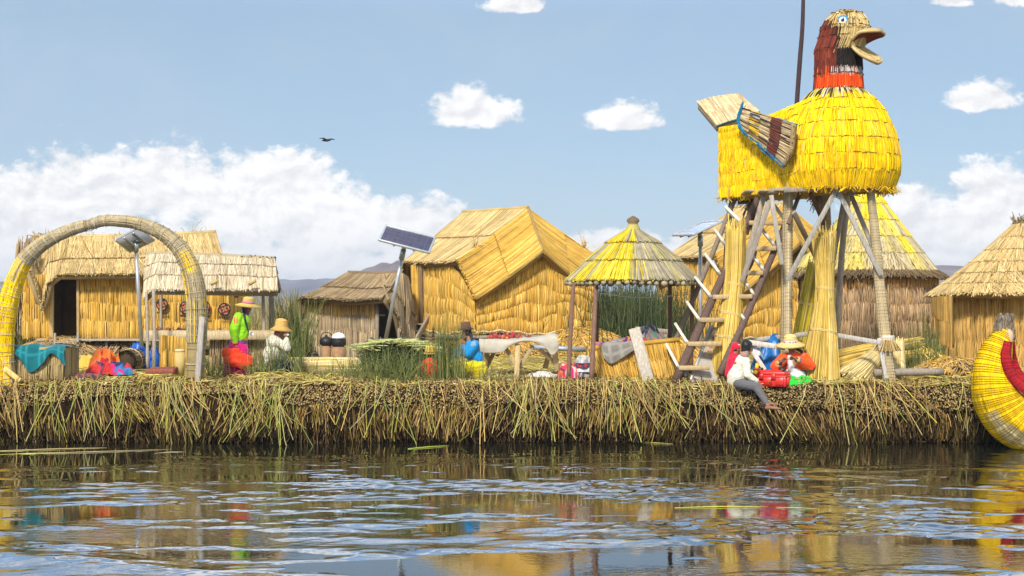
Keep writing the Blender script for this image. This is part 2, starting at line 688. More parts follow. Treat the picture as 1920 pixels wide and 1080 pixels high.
def wave_noise(x, y, n, seed, lo=.5, hi=3.0):
    """cheap smooth 2-D noise, sum of sines"""
    r = np.random.default_rng(seed)
    z = 0
    for _ in range(n):
        k = r.uniform(lo, hi)
        a = r.uniform(0, 6.28)
        z = z + np.sin(k * (np.cos(a) * x + np.sin(a) * y) + r.uniform(0, 6.28)) / n ** .5
    return z
# ============================================================ SETTING: water, island, hills
def shore_y(x):
    return 28.35 + .09 * np.sin(.55 * x + .5) + .07 * np.sin(1.9 * x) + .05 * np.sin(5.1 * x + 2) + .03 * np.sin(9.7 * x)


def top_z(x, y):
    """island surface"""
    z = GZ + .03 * wave_noise(x, y, 10, 3, .6, 2.6) + .02 * wave_noise(x, y, 8, 4, 3, 8)
    z = z + .10 * smoothstep(y, 34, 44) - .07 * (1 - smoothstep(y, 30.2, 31.5))
    return z


def make_water():
    xs = np.linspace(-11.5, 11.5, 520)
    ys = np.concatenate([np.arange(11.5, 20, .026), np.arange(20, 29.2, .034)])
    X, Y = np.meshgrid(xs, ys, indexing='ij')
    r = np.random.default_rng(21)
    Z = np.zeros_like(X)
    calm = .28 + .72 * (1 - smoothstep(Y, 22.5, 27.6))
    patch = .35 + .75 * smoothstep(wave_noise(X * .8, Y * .8, 12, 8, .25, 1.2), -.9, 1.0)
    patch2 = .60 + .55 * smoothstep(wave_noise(X * .7, Y * .9, 12, 18, .2, 1.0), -.9, 1.0)
    for i in range(130):
        lam = np.exp(r.uniform(math.log(.13), math.log(1.4)))
        th = r.normal(math.pi / 2, .50)
        k = 2 * math.pi / lam
        amp = .0025 * lam ** .95 * r.uniform(.5, 1.2)
        amp *= .78 if lam > .7 else (1.15 if lam < .4 else 1.0)
        w = amp * np.sin(k * (np.cos(th) * X + np.sin(th) * Y) + r.uniform(0, 6.28))
        Z += w * (patch if lam < .7 else patch2)
    for i in range(14):
        lam = r.uniform(1.8, 4.2)
        th = r.normal(math.pi / 2, .55)
        k = 2 * math.pi / lam
        Z += .0021 * lam ** .9 * np.sin(k * (np.cos(th) * X + np.sin(th) * Y) + r.uniform(0, 6.28)) * patch2
    Z *= calm * (1 + .28 * (1 - smoothstep(Y, 14, 20)))
    e = smoothstep(np.minimum(np.minimum(X + 11.5, 11.5 - X), Y - 11.5), 0, .8)
    mb = MB()
    mb.grid(np.stack([X, Y, Z * e], -1), np.array([.02, .02, .015]))
    big = 2200.0
    gx = np.array([-1450, -200, -60, -25, 25, 60, 200, 1450])
    gy = np.array([-300, -20, 5, 11, 30, 60, 120, big])
    A, B = np.meshgrid(gx, gy, indexing='ij')
    mb.grid(np.stack([A, B, np.full_like(A, -.06)], -1), np.array([.02, .02, .015]))
    struct(mb.build('water', 'water', org=(0, 0, 0)))


make_water()


def make_island():
    mb = MB()
    xs = np.linspace(-16, 16, 330)
    # top sheet
    ys = np.concatenate([np.linspace(0, 4, 40), np.linspace(4.2, 32, 60)])
    X, D = np.meshgrid(xs, ys, indexing='ij')
    Y = shore_y(X) + .35 + D
    Z = top_z(X, Y)
    edge = smoothstep(D, 0, .5)
    Z = Z - .07 * (1 - edge)
    col = np.array([.30, .235, .085]) * (1 + .25 * wave_noise(X, Y, 10, 9, 1, 7))[..., None]
    mb.grid(np.stack([X, Y, Z], -1), col)
    # front face, undercut at the waterline
    prof = [(.35, -.07, 1), (.18, -.10, 1), (.06, -.22, 1), (.0, -.38, 1), (.04, -.60, 1), (.12, -.82, 1), (.24, -1.0, 1), (.33, -1.12, 1), (.5, -1.5, 1)]
    V = []
    C = []
    for k, (dy, dz, _) in enumerate(prof):
        n1 = .05 * wave_noise(xs * 1.0, dz * 4 + 0 * xs, 10, 5, 1.5, 6) if k > 0 else 0 * xs
        y = shore_y(xs) + dy + n1
        z = (top_z(xs, shore_y(xs) + .35) if k == 0 else GZ + 0 * xs) + dz
        V.append(np.stack([xs, y, z], -1))
        f = k / 8
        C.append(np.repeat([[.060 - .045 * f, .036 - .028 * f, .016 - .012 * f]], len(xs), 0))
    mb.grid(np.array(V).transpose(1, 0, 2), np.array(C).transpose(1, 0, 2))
    struct(mb.build('ground', 'wet peat', org=(0, 40, 0)))


make_island()

HANG = [((.56, .36, .105), 4), ((.68, .49, .18), 3), ((.37, .21, .06), 3), ((.44, .37, .05), 1.5), ((.19, .105, .035), 2.5)]
GREENISH = [((.34, .36, .06), 3), ((.48, .45, .12), 2), ((.24, .28, .05), 2), ((.56, .48, .22), 1)]


def make_fringe():
    # cut reed ends packed in bundles along the top of the bank
    mb = MB()
    n = 13500
    x = rng.uniform(-10.6, 10.6, n)
    h = rng.uniform(0, 1, n) ** .85
    band = .40 + .12 * wave_noise(x, 0 * x, 8, 31, .5, 3)
    z = GZ - .04 - h * band
    face = shore_y(x) + np.interp(GZ - z, [0, .1, .22, .38, .6], [.28, .17, .05, .0, .03])
    y = face - rng.uniform(.0, .08, n) - .05 * (wave_noise(x, z * 5, 10, 33, 2, 9) > 0)
    ang = wave_noise(x, z * 2, 8, 34, .6, 2.5) * .45 + rng.normal(0, .22, n)
    tilt = rng.normal(-.18, .22, n)
    d = nrm(np.stack([np.sin(ang), -np.cos(ang), np.tan(tilt)], -1))
    L = rng.uniform(.06, .16, n)
    p1 = np.stack([x, y, z], -1)
    p0 = p1 - d * L[:, None] * 1.4
    body = pick([((.30, .19, .06), 3), ((.42, .29, .10), 2), ((.14, .08, .03), 4)], n)
    tip = pick([((.60, .46, .22), 3), ((.42, .28, .10), 3), ((.68, .56, .32), 1), ((.20, .13, .05), 2.5)], n)
    mid = p1 - d * .012
    paths = np.stack([p0, mid, p1], 1)
    cols = np.stack([body * .8, body, tip], 1)
    mb.stalks(paths, rng.uniform(.008, .0135, n), cols, sides=5, cap=True)
    struct(mb.build('reed_ends', 'dry reed', org=(0, 28, 0)), 'stuff')

    # short stubs that droop out of the face, down to the dark waterline
    mb = MB()
    n = 9800
    x = rng.uniform(-10.6, 10.6, n)
    z = GZ - .22 - .84 * rng.uniform(0, 1, n) ** .9
    dens = wave_noise(x * 1.2, z * 3, 12, 41, .6, 3.5)
    keep = rng.uniform(0, 1, n) < .50 + .55 * dens
    x, z = x[keep], z[keep]
    n = len(x)
    face = shore_y(x) + np.interp(GZ - z, [.2, .38, .6, .82, 1.0, 1.2], [.05, .0, .04, .12, .24, .38])
    L = rng.uniform(.06, .40, n) * (1 + .35 * dens[keep]) * (1 - .45 * smoothstep(GZ - z, .6, 1.0))
    lean = wave_noise(x, z, 10, 42, .5, 3) * .35 + rng.normal(0, .16, n)
    out = rng.uniform(.02, .10, n)
    p0 = np.stack([x, face + .05, z], -1)
    dr = np.stack([np.sin(lean), 0 * x, -np.cos(lean)], -1)
    K = 4
    s = np.linspace(0, 1, K)
    pts = p0[:, None] + dr[:, None] * (L[:, None] * s[None] ** 1.3)[..., None]
    pts[:, :, 1] -= (out + .05)[:, None] * np.sin(s * 1.9)[None]
    c = pick(HANG, n, .35) * .72
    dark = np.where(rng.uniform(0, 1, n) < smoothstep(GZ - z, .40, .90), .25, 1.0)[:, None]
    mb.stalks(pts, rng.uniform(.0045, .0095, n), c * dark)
    struct(mb.build('drooping_reeds', 'dry reed', org=(0, 28, 0)), 'stuff')

    # fine wet roots just above the water
    mb = MB()
    n = 5200
    x = rng.uniform(-10.6, 10.6, n)
    z = rng.uniform(.02, .62, n)
    face = shore_y(x) + np.interp(GZ - z, [.2, .38, .6, .82, 1.0, 1.2], [.05, .0, .04, .12, .24, .38])
    L = rng.uniform(.06, .24, n)
    lean = rng.normal(0, .3, n)
    p0 = np.stack([x, face + .04, z], -1)
    dr = np.stack([np.sin(lean), -rng.uniform(.15, .6, n), -np.cos(lean)], -1)
    s = np.linspace(0, 1, 3)
    pts = p0[:, None] + dr[:, None] * (L[:, None] * s[None])[..., None]
    pts[:, :, 2] = np.maximum(pts[:, :, 2], .004)
    mb.stalks(pts, rng.uniform(.004, .009, n), pick([((.13, .075, .03), 4), ((.22, .13, .055), 2), ((.07, .04, .018), 4), ((.36, .25, .11), .8)], n, .3))
    struct(mb.build('root_fringe', 'dry reed', org=(0, 28, 0)), 'stuff')

    # long stalks hanging over the edge and reaching the water
    mb = MB()
    for (n, pal, rr, lo, hi) in ((1250, HANG, .0066, .3, 1.2), (420, GREENISH, .0072, .6, 1.35)):
        x = rng.uniform(-10.6, 10.6, n)
        cl = wave_noise(x, 0 * x, 12, 51 + n, .7, 5)
        keep = rng.uniform(0, 1, n) < .42 + .55 * cl
        x = x[keep]
        x = x[(rng.uniform(0, 1, len(x)) < .12) | (x < 3.95) | (x > 5.45)]
        n = len(x)
        L = rng.uniform(lo, hi, n)
        lean = rng.normal(0, .34, n) + .25 * wave_noise(x, 0 * x, 8, 52, .5, 2)
        y0 = shore_y(x) + rng.uniform(.02, .30, n)
        z0 = GZ + rng.uniform(-.16, .03, n)
        K = 7
        s = np.linspace(0, 1, K)
        S_ = s[None] * L[:, None]
        over = .22 + rng.uniform(0, .12, n)
        drop = np.maximum(0, S_ - over[:, None] * .6)
        kink = np.where(rng.uniform(0, 1, n) < .35, rng.normal(0, .5, n), 0)
        px = x[:, None] + np.sin(lean)[:, None] * drop + kink[:, None] * np.maximum(0, drop - .35)
        py = y0[:, None] - np.minimum(S_, over[:, None] + .12 * drop) - .03
        pz = z0[:, None] + .02 * np.sin(np.minimum(S_ / over[:, None], 1.0) * 3.1) - drop * np.cos(lean)[:, None] * .97
        pz = np.maximum(pz, .005)
        mb.stalks(np.stack([px, py, pz], -1), rng.uniform(.7, 1.3, n) * rr, pick(pal, n, .2))
    struct(mb.build('hanging_reeds', 'green reed', org=(0, 28, 0)), 'stuff')

    # loose straw lying on top
    mb = MB()
    n = 9500
    x = rng.uniform(-11, 11, n)
    dd = rng.uniform(0, 1, n) ** 1.7
    y = shore_y(x) + .08 + dd * 9.5
    kp = (rng.uniform(0, 1, n) < .25) | (x < 3.95) | (x > 5.5) | (y > 28.9)
    x, y = x[kp], y[kp]
    n = len(x)
    z = top_z(x, y) - .06 * (1 - smoothstep(y - shore_y(x), .3, .8)) + rng.uniform(.0, .025, n)
    th = rng.uniform(0, 6.28, n)
    L = rng.uniform(.12, .55, n)
    pit = rng.normal(.04, .14, n)
    d = np.stack([np.cos(th) * np.cos(pit), np.sin(th) * np.cos(pit) * .7, np.abs(np.sin(pit))], -1)
    s = np.linspace(-.5, .5, 4)
    pts = np.stack([x, y, z], -1)[:, None] + d[:, None] * (L[:, None] * s[None])[..., None]
    pts[:, :, 2] += (rng.normal(0, .03, n)[:, None] * (1 - 4 * s[None] ** 2)) + .010
    mb.stalks(pts, rng.uniform(.006, .011, n), pick(LITTER, n, .22))
    struct(mb.build('straw_litter', 'dry reed', org=(0, 30, GZ)), 'stuff')


make_fringe()


def floating(px0, py0, px1, py1, w, col, label):
    def W(px, py):
        Y = CZ * F / (py - HOR)
        return np.array([(px - 960) * Y / F, Y, .006])
    mb = MB()
    a, b = W(px0, py0), W(px1, py1)
    m = (a + b) / 2 + np.array([0, rng.normal(0, .05), .004])
    mb.tube([a, m, b], [w * .3, w * .5, w * .15], np.array(col), sides=5, smooth=9)
    tag(mb.build('floating_reed', 'green reed'), label, 'reed stalk', 'reed stalks floating on the water')


for args in [(0, 846, 200, 840, .02, (.45, .34, .14), 'thick bent tan stalk floating by the bank at far left below the arch'),
             (0, 853, 110, 849, .014, (.40, .42, .06), 'green stalk floating just in front of the tan one at far left'),
             (30, 852, 320, 843, .012, (.55, .45, .22), 'long pale stalk floating along the bank below the left hut'),
             (290, 851, 345, 848, .010, (.60, .52, .30), 'short pale stalk floating below the right foot of the arch'),
             (765, 842, 842, 836, .022, (.42, .46, .07), 'short thick green leaf floating under the green reed clumps'),
             (1185, 828, 1262, 833, .014, (.50, .45, .12), 'yellowish stalk floating at the bank below the kiosk'),
             (1590, 818, 1735, 829, .022, (.47, .50, .10), 'green leaf trailing in the water below the lying log'),
             (1265, 953, 1440, 951, .013, (.60, .56, .06), 'long yellow stalk floating alone out on open water'),
             (1455, 952, 1535, 955, .008, (.58, .52, .30), 'thin pale stalk end to end with the long yellow one on open water'),
             (1265, 920, 1292, 920, .012, (.60, .42, .18), 'tiny tan scrap floating on open water behind the long yellow stalk')]:
    floating(*args)


def hill(pts, Y, depth, col, seed):
    """a ridge: outline in photograph pixels gives its real height at distance Y"""
    mb = MB()
    px = np.linspace(pts[0][0], pts[-1][0], 60)
    py = np.interp(px, [p[0] for p in pts], [p[1] for p in pts])
    X = (px - 960) * Y / F
    H = CZ - (py - HOR) * Y / F
    H = H + .03 * H.max() * wave_noise(px * .08, px * 0, 8, seed, .4, 3)
    v = np.linspace(-1, 1, 21)
    XX = np.repeat(X[:, None], 21, 1)
    YY = Y + depth * v[None] + 0 * XX
    ZZ = -1 + (H[:, None] + 1) * (np.cos(v * np.pi / 2)[None] ** 1.3) * (1 + .08 * wave_noise(XX * .05, YY * .05, 9, seed + 1, .4, 2))
    c = np.array(col) * (1 + .22 * wave_noise(XX * .08, YY * .08, 10, seed + 2, .5, 3))[..., None]
    mb.grid(np.stack([XX, YY, ZZ], -1), c)
    struct(mb.build('hill', 'hillside', org=(X.mean(), Y, 0)))


hill([(300, 560), (420, 545), (500, 531), (540, 529), (590, 531), (640, 527), (680, 524), (720, 530), (800, 545), (900, 562)], 1250, 160, (.14, .13, .15), 61)
hill([(590, 564), (660, 520), (690, 503), (720, 494), (745, 491), (775, 494), (830, 512), (900, 540), (980, 563)], 800, 110, (.19, .14, .13), 64)
hill([(1560, 562), (1640, 530), (1700, 497), (1740, 490), (1790, 493), (1830, 500), (1900, 515), (2050, 540), (2200, 562)], 950, 130, (.20, .15, .145), 67)
hill([(900, 563), (1020, 552), (1150, 548), (1300, 545), (1450, 550), (1600, 563)], 1900, 200, (.17, .14, .11), 70)
hill([(-500, 562), (-300, 540), (-100, 520), (60, 535), (200, 548), (320, 563)], 1200, 160, (.17, .13, .10), 73)


# ------------------------------------------------------------ reeds that still grow
GRN = [((.11, .14, .03), 4), ((.17, .20, .045), 3), ((.07, .09, .02), 2), ((.36, .31, .10), 1.5)]
GRN_DRY = [((.20, .19, .06), 3), ((.34, .27, .10), 3), ((.13, .15, .04), 2), ((.42, .34, .16), 1)]
FIELD = [((.40, .28, .10), 4), ((.30, .24, .08), 3), ((.20, .20, .06), 2), ((.48, .36, .16), 1)]


def blades(mb, x, y, z, h, lean, pal, r=.0085, bend=.25, sides=3):
    n = len(x)
    az = rng.uniform(0, 6.28, n)
    le = np.abs(rng.normal(0, lean, n))
    s = np.linspace(0, 1, 5)
    k = le[:, None] * s[None] + bend * rng.uniform(0, 1, (n, 1)) * le[:, None] * s[None] ** 3 * 2
    P_ = np.stack([x[:, None] + np.cos(az)[:, None] * k * h[:, None], y[:, None] + np.sin(az)[:, None] * k * h[:, None] * .8,
                   z[:, None] + h[:, None] * s[None] * np.sqrt(np.maximum(.15, 1 - (k * .8) ** 2))], -1)
    rad = rng.uniform(.7, 1.3, n)[:, None] * r * (1 - .75 * s[None] ** 2)
    mb.stalks(P_, rad, pick(pal, n, .22), sides=sides)


def clump(px, Y, w, h, n, label, pal=GRN, lean=.22, depth=.35, group='green reed clumps growing on the island', r=.0062, z=None):
    c = G(px, Y)
    mb = MB()
    x = c[0] + rng.normal(0, w / 2.4, n)
    y = c[1] + rng.normal(0, depth, n) * .5
    zz = (top_z(x, y) if z is None else z + 0 * x) - .03
    blades(mb, x, y, zz, h * rng.uniform(.45, 1.05, n), lean, pal, r)
    tag(mb.build('reed_clump', 'green reed', org=(c[0], c[1], GZ if z is None else z)), label, 'reeds', group)


clump(402, 29.6, .45, .62, 80, 'low spiky green reeds around the feet of the woman in the lime jacket', pal=GRN + [((.2, .2, .06), 3)], lean=.4)
clump(488, 29.4, .35, .50, 50, 'short green reed tuft just right of the magenta skirt', lean=.45)
clump(528, 29.7, .75, .85, 165, 'green reeds growing in front of the person in the white sweater', lean=.3)
clump(552, 33.5, .42, 1.65, 230, 'tall dense green reeds at the left corner of the grey hut', lean=.16, z=1.1, depth=.8, r=.009)
clump(600, 29.3, .8, .42, 65, 'sparse low grass in front of the long straw roll', pal=GRN_DRY, lean=.5)
clump(655, 29.3, .6, .40, 45, 'thin dry grass tuft between the straw roll and the cut reed bale', pal=GRN_DRY, lean=.55)
clump(690, 29.0, .6, .62, 130, 'green reeds hiding the left end of the cut reed bale', lean=.42)
clump(748, 28.95, .75, .80, 165, 'green reeds crossing the middle of the cut reed bale', lean=.42)
clump(797, 29.2, .40, .55, 34, 'green reeds in front of the child with the yellow hat', lean=.36)
clump(838, 29.0, .42, 1.30, 105, 'tallest green reed clump, standing left of the woman in blue', lean=.16)
clump(864, 29.0, .30, .62, 40, 'green reeds hiding the lap of the woman in blue', lean=.30)
clump(925, 29.0, .6, .38, 60, 'low dry grass right of the yellow skirt', pal=GRN_DRY, lean=.55)
clump(1000, 29.0, 1.3, .26, 80, 'low dry grass under the cloth covered table', pal=GRN_DRY, lean=.6)
clump(1180, 40.5, 1.9, 2.0, 1700, 'wall of dark green reeds seen through the kiosk', pal=[((.045, .07, .02), 4), ((.075, .105, .028), 3), ((.14, .15, .05), 1.5), ((.03, .045, .013), 3)], lean=.2, z=1.05, depth=2.4, r=.013)
clump(1722, 30.6, .75, .95, 150, 'dark green reeds growing behind the lying log', lean=.24, depth=.5)
clump(1748, 34.5, .5, 1.5, 100, 'green reeds between the round hut and the hut at far right', lean=.2, depth=.5)
clump(28, 42.5, .9, 2.1, 420, 'dry green reeds standing behind the left end of the left hut', pal=GRN_DRY, lean=.16, z=1.0, depth=1.0, r=.012)
clump(1640, 29.1, 1.0, .16, 60, 'low grass tuft at the foot of the right tower leg', pal=GRN_DRY, lean=.7)


def make_reedbed():
    mb = MB()
    for (n, y0, y1, xs, r) in ((2600, 50, 62, .33, .02), (9000, 62, 130, .42, .03)):
        y = rng.uniform(0, 1, n) ** 1.3 * (y1 - y0) + y0
        x = rng.uniform(-1, 1, n) * xs * y
        z = np.zeros(n)
        blades(mb, x, y, z, rng.uniform(1.5, 2.9, n) * (1 + .12 * wave_noise(x, y, 8, 77, .05, .3)), .10, FIELD, r)
    struct(mb.build('reed_bed', 'green reed', org=(0, 80, 0)), 'stuff')
    mb = MB()
    n = 5200
    y = rng.uniform(45, 52, n)
    x = rng.uniform(-18, 18, n)
    blades(mb, x, y, 0 * x + .2, rng.uniform(1.5, 2.7, n), .14, GRN_DRY + [((.44, .31, .10), 3)], .016)
    struct(mb.build('reed_thicket', 'green reed', org=(0, 48, 0)), 'stuff')


make_reedbed()


def heap(name, label, cat, c, rx, ry, h, n, pal=GOLD, L=(.35, .8), group=None, r=.012, flow=1.0, base=(.22, .15, .05)):
    """mound of loose straw; stalks lie down the slope"""
    mb = MB()
    th = np.linspace(0, 2 * np.pi, 30, endpoint=False)
    q = np.linspace(0.02, 1, 9)
    prof = lambda q: np.cos(np.clip(q, 0, 1) * np.pi / 2) ** .8
    A, Q = np.meshgrid(th, q, indexing='ij')
    wob = 1 + .12 * np.sin(3 * A + c[0]) + .06 * np.sin(7 * A)
    V = np.stack([c[0] + rx * Q * wob * np.cos(A), c[1] + ry * Q * wob * np.sin(A), c[2] - .05 + h * prof(Q)], -1)
    mb.grid(V, np.array(base), closed_u=True)
    a = rng.uniform(0, 2 * np.pi, n)
    qq = np.sqrt(rng.uniform(.0, 1, n))
    l = rng.uniform(*L, n)
    s = np.linspace(-.5, .5, 4)
    dirj = a + rng.normal(0, .55, n) * flow
    X0, Y0 = rx * qq * np.cos(a), ry * qq * np.sin(a)
    X = X0[:, None] + np.cos(dirj)[:, None] * l[:, None] * s
    Y = Y0[:, None] + np.sin(dirj)[:, None] * l[:, None] * s
    Q2 = np.sqrt((X / rx) ** 2 + (Y / ry) ** 2)
    Z = h * prof(Q2) * (Q2 < 1) + rng.uniform(0, .06, n)[:, None] + rng.normal(0, .03, n)[:, None] * s * 2
    mb.stalks(np.stack([c[0] + X, c[1] + Y, c[2] + Z], -1), rng.uniform(.7, 1.3, n) * r, pick(pal, n, .22))
    return tag(mb.build(name, 'dry reed', org=c), label, cat, group)


def make_haze():
    x, y0, y1, z0, z1 = 1500.0, -340.0, 2300.0, -3.0, 32.0
    m = bpy.data.materials.new('haze')
    m.use_nodes = True
    t = m.node_tree
    t.nodes.clear()
    v = nd(t, 'ShaderNodeVolumePrincipled')
    v.inputs['Color'].default_value = (.80, .88, 1.0, 1)
    v.inputs['Density'].default_value = .00038
    v.inputs['Anisotropy'].default_value = .2
    o = nd(t, 'ShaderNodeOutputMaterial')
    lk(t, v.outputs[0], o.inputs['Volume'])
    MAT['haze'] = m
    V = [(a, b, c) for c in (z0, z1) for a, b in ((-x, y0), (x, y0), (x, y1), (-x, y1))]
    mb = MB()
    mb.add(np.array(V), [[0, 3, 2, 1], [4, 5, 6, 7], [0, 1, 5, 4], [1, 2, 6, 5], [2, 3, 7, 6], [3, 0, 4, 7]], np.array([1., 1, 1]))
    struct(mb.build('haze', 'haze', org=(0, 0, 0), smooth=False), 'stuff')


make_haze()
# ============================================================ HUTS
def ptsat(lst):
    """[(px, py, Y), ...] -> world points"""
    return np.array([P(*a) for a in lst])


ROPE = (.12, .075, .03)


def wall(mb, top, bot, out, W, tiers, pal=GOLD, curved=False, colf=None, bulge=.035, r=.014, layers=2, wav=(.05, 2.0), fringe=.03, thick=.05):
    thatch(mb, top, bot, out, W / .021, tiers, pal, colf, lift=.0, bulge=bulge * .65, r=r * .92, layers=layers, wav=wav, rope=ROPE, fringe=fringe, thick=thick, curved=curved, K=6, dj=.004)


def back_wall(mb, a, b, z0, z1, pal):
    """plain reed wall between plan points a and b (seen only from the side)"""
    a, b = np.array(a), np.array(b)
    n = 4
    t = np.linspace(0, 1, n)[:, None]
    pl = a[None] * (1 - t) + b[None] * t
    return np.c_[pl, np.full(n, z1)], np.c_[pl, np.full(n, z0)]


# ------------------------------------------------------------ left hut
def left_hut():
    t = thing('thatched_hut', 'long gold reed hut with pale sagging thatch and dark open doorway behind the arch', 'hut', G(240, 41.5))
    ctr = P(240, 560, 41.6)
    mb = MB()
    Yw, Yb = 40.0, 43.2
    zb = 1.58
    # front wall either side of the doorway
    wall(mb, ptsat([(44, 515, Yw), (70, 515, Yw), (97, 515, Yw)]), ptsat([(46, 633, Yw), (70, 631, Yw), (96, 632, Yw)]), ctr, .75, 4, bulge=.05)
    wall(mb, ptsat([(146, 512, Yw), (240, 512, Yw), (340, 512, Yw), (430, 512, Yw)]),
         ptsat([(148, 631, Yw), (240, 633, Yw), (340, 632, Yw), (430, 632, Yw)]), ctr, 3.9, 4, bulge=.05, layers=2)
    xl, xr = P(44, 0, Yw)[0], P(428, 0, Yw)[0]
    for a, b, w in (((xl, Yw), (xl, Yb), 3.2), ((xr, Yw), (xr, Yb), 3.2), ((xl, Yb), (xr, Yb), 5.0)):
        T, B = back_wall(mb, a, b, zb, 3.25, GOLD)
        wall(mb, T, B, ctr, w * .6, 3, layers=1)
    # gable triangles
    for x in (xl, P(388, 0, Yw)[0]):
        zr = 3.80
        T = np.array([[x, Yw, 3.2], [x, (Yw + Yb) / 2, zr], [x, Yb, 3.2]])
        B = np.array([[x, Yw, 3.12], [x, (Yw + Yb) / 2, 3.12], [x, Yb, 3.12]])
        thatch(mb, T, B, ctr, 140, 1, GOLD, layers=1, lift=0)
    mb.build('wall', 'dry reed', t)
    mb = MB()
    Yr, Ye = 41.7, 39.55
    top = ptsat([(60, 447, Yr), (66, 446, Yr), (76, 446, Yr), (92, 446, Yr), (120, 446, Yr), (270, 443, Yr), (405, 437, Yr)])
    bot = ptsat([(54, 508, Ye + .3), (68, 545, Ye), (79, 583, Ye), (92, 532, Ye), (112, 517, Ye), (270, 516, Ye), (430, 511, Ye)])
    cf = lambda u, v, c: c * (1 - .10 * smoothstep(v, .8, 1))[:, None]
    thatch(mb, top, bot, ctr - np.array([0, 0, 1.5]), 470, 2, PALE, cf, sag=.10, r=.013, lift=.035, fringe=.05, thick=.10, layers=3, jit=.5)
    bk = top.copy()
    bt = np.array([[p[0], Yb + .5, 3.0] for p in top])
    thatch(mb, bk, bt, ctr - np.array([0, 0, 1.5]), 260, 2, PALE, sag=.1, layers=1, thick=.10)
    # rolled ridge
    mb.tube(top[1:] + np.array([0, 0, .03]), .05, np.array([.50, .37, .17]), sides=7, smooth=24)
    n = 160
    u = rng.uniform(0.15, 1, n)
    p = curve(top)(u)
    d = rng.normal(0, .10, (n, 3))
    d[:, 2] = np.abs(d[:, 2])
    mb.stalks(np.stack([p, p + d * .5 + [0, 0, .03], p + d], 1), .008, pick(PALE, n))
    mb.build('roof', 'dry reed', t)
    # doorway frame
    mb = MB()
    mb.plank(P(97, 632, Yw - .05), P(98, 518, Yw - .05), .09, .08, (.52, .36, .15), up=(0, -1, 0))
    mb.plank(P(147, 632, Yw - .05), P(146, 516, Yw - .05), .07, .07, (.50, .34, .14), up=(0, -1, 0))
    mb.build('door_frame', 'weathered wood', t)
    mb = MB()
    for k in range(5):
        y = Yw - .62 + k * .13
        z = 1.55 + .012 * (k % 2)
        mb.plank([xl + .5, y, z], [xr + .2, y + .02, z], .12, .035, np.array(WOODG) * rng.uniform(.9, 1.2))
    for px in (78, 105, 143, 200, 250, 330, 400):
        mb.tube([G(px, Yw - .5, 1.1), G(px, Yw - .5, 1.53)], .035, np.array(WOODG) * .9, 7)
    mb.build('platform', 'weathered wood', t)
    # short ladder up to the doorway
    mb = MB()
    for px in (103, 146):
        mb.tube([G(px, 39.0, 1.16), G(px, 39.25, 1.72)], .032, np.array(WOODG) * .95, 7)
    for z in (1.30, 1.5):
        mb.plank([P(102, 0, 39.05)[0], 39.08, z], [P(147, 0, 39.05)[0], 39.08, z + .02], .09, .03, np.array(WOODG) * 1.1)
    mb.build('ladder', 'weathered wood', t)
    # loose reeds at the left gable
    mb = MB()
    for k in range(240):
        px = rng.uniform(30, 62)
        a = P(px + rng.uniform(-4, 12), rng.uniform(440, 520), 40.6 + rng.uniform(-.3, .3))
        b = P(px - 8 + rng.uniform(-4, 4), rng.uniform(560, 632), 40.3 + rng.uniform(-.3, .2))
        mb.stalks(np.array([[a, (a + b) / 2 + [-.05, 0, 0], b]]), .013, pick(BROWN, 1))
    mb.build('gable_reeds', 'dry reed', t)


left_hut()
heap('straw_heap', 'brown straw heap under the left hut below its doorway', 'straw', G(110, 39.6), 1.25, .8, .40, 900, pal=BROWN + GOLD[:1], group='loose straw heaps')
heap('straw_heap', 'dark straw heap under the left hut between its steps and the solar lamp pole', 'straw', G(215, 39.9), 1.2, .6, .36, 600, pal=BROWN, group='loose straw heaps')


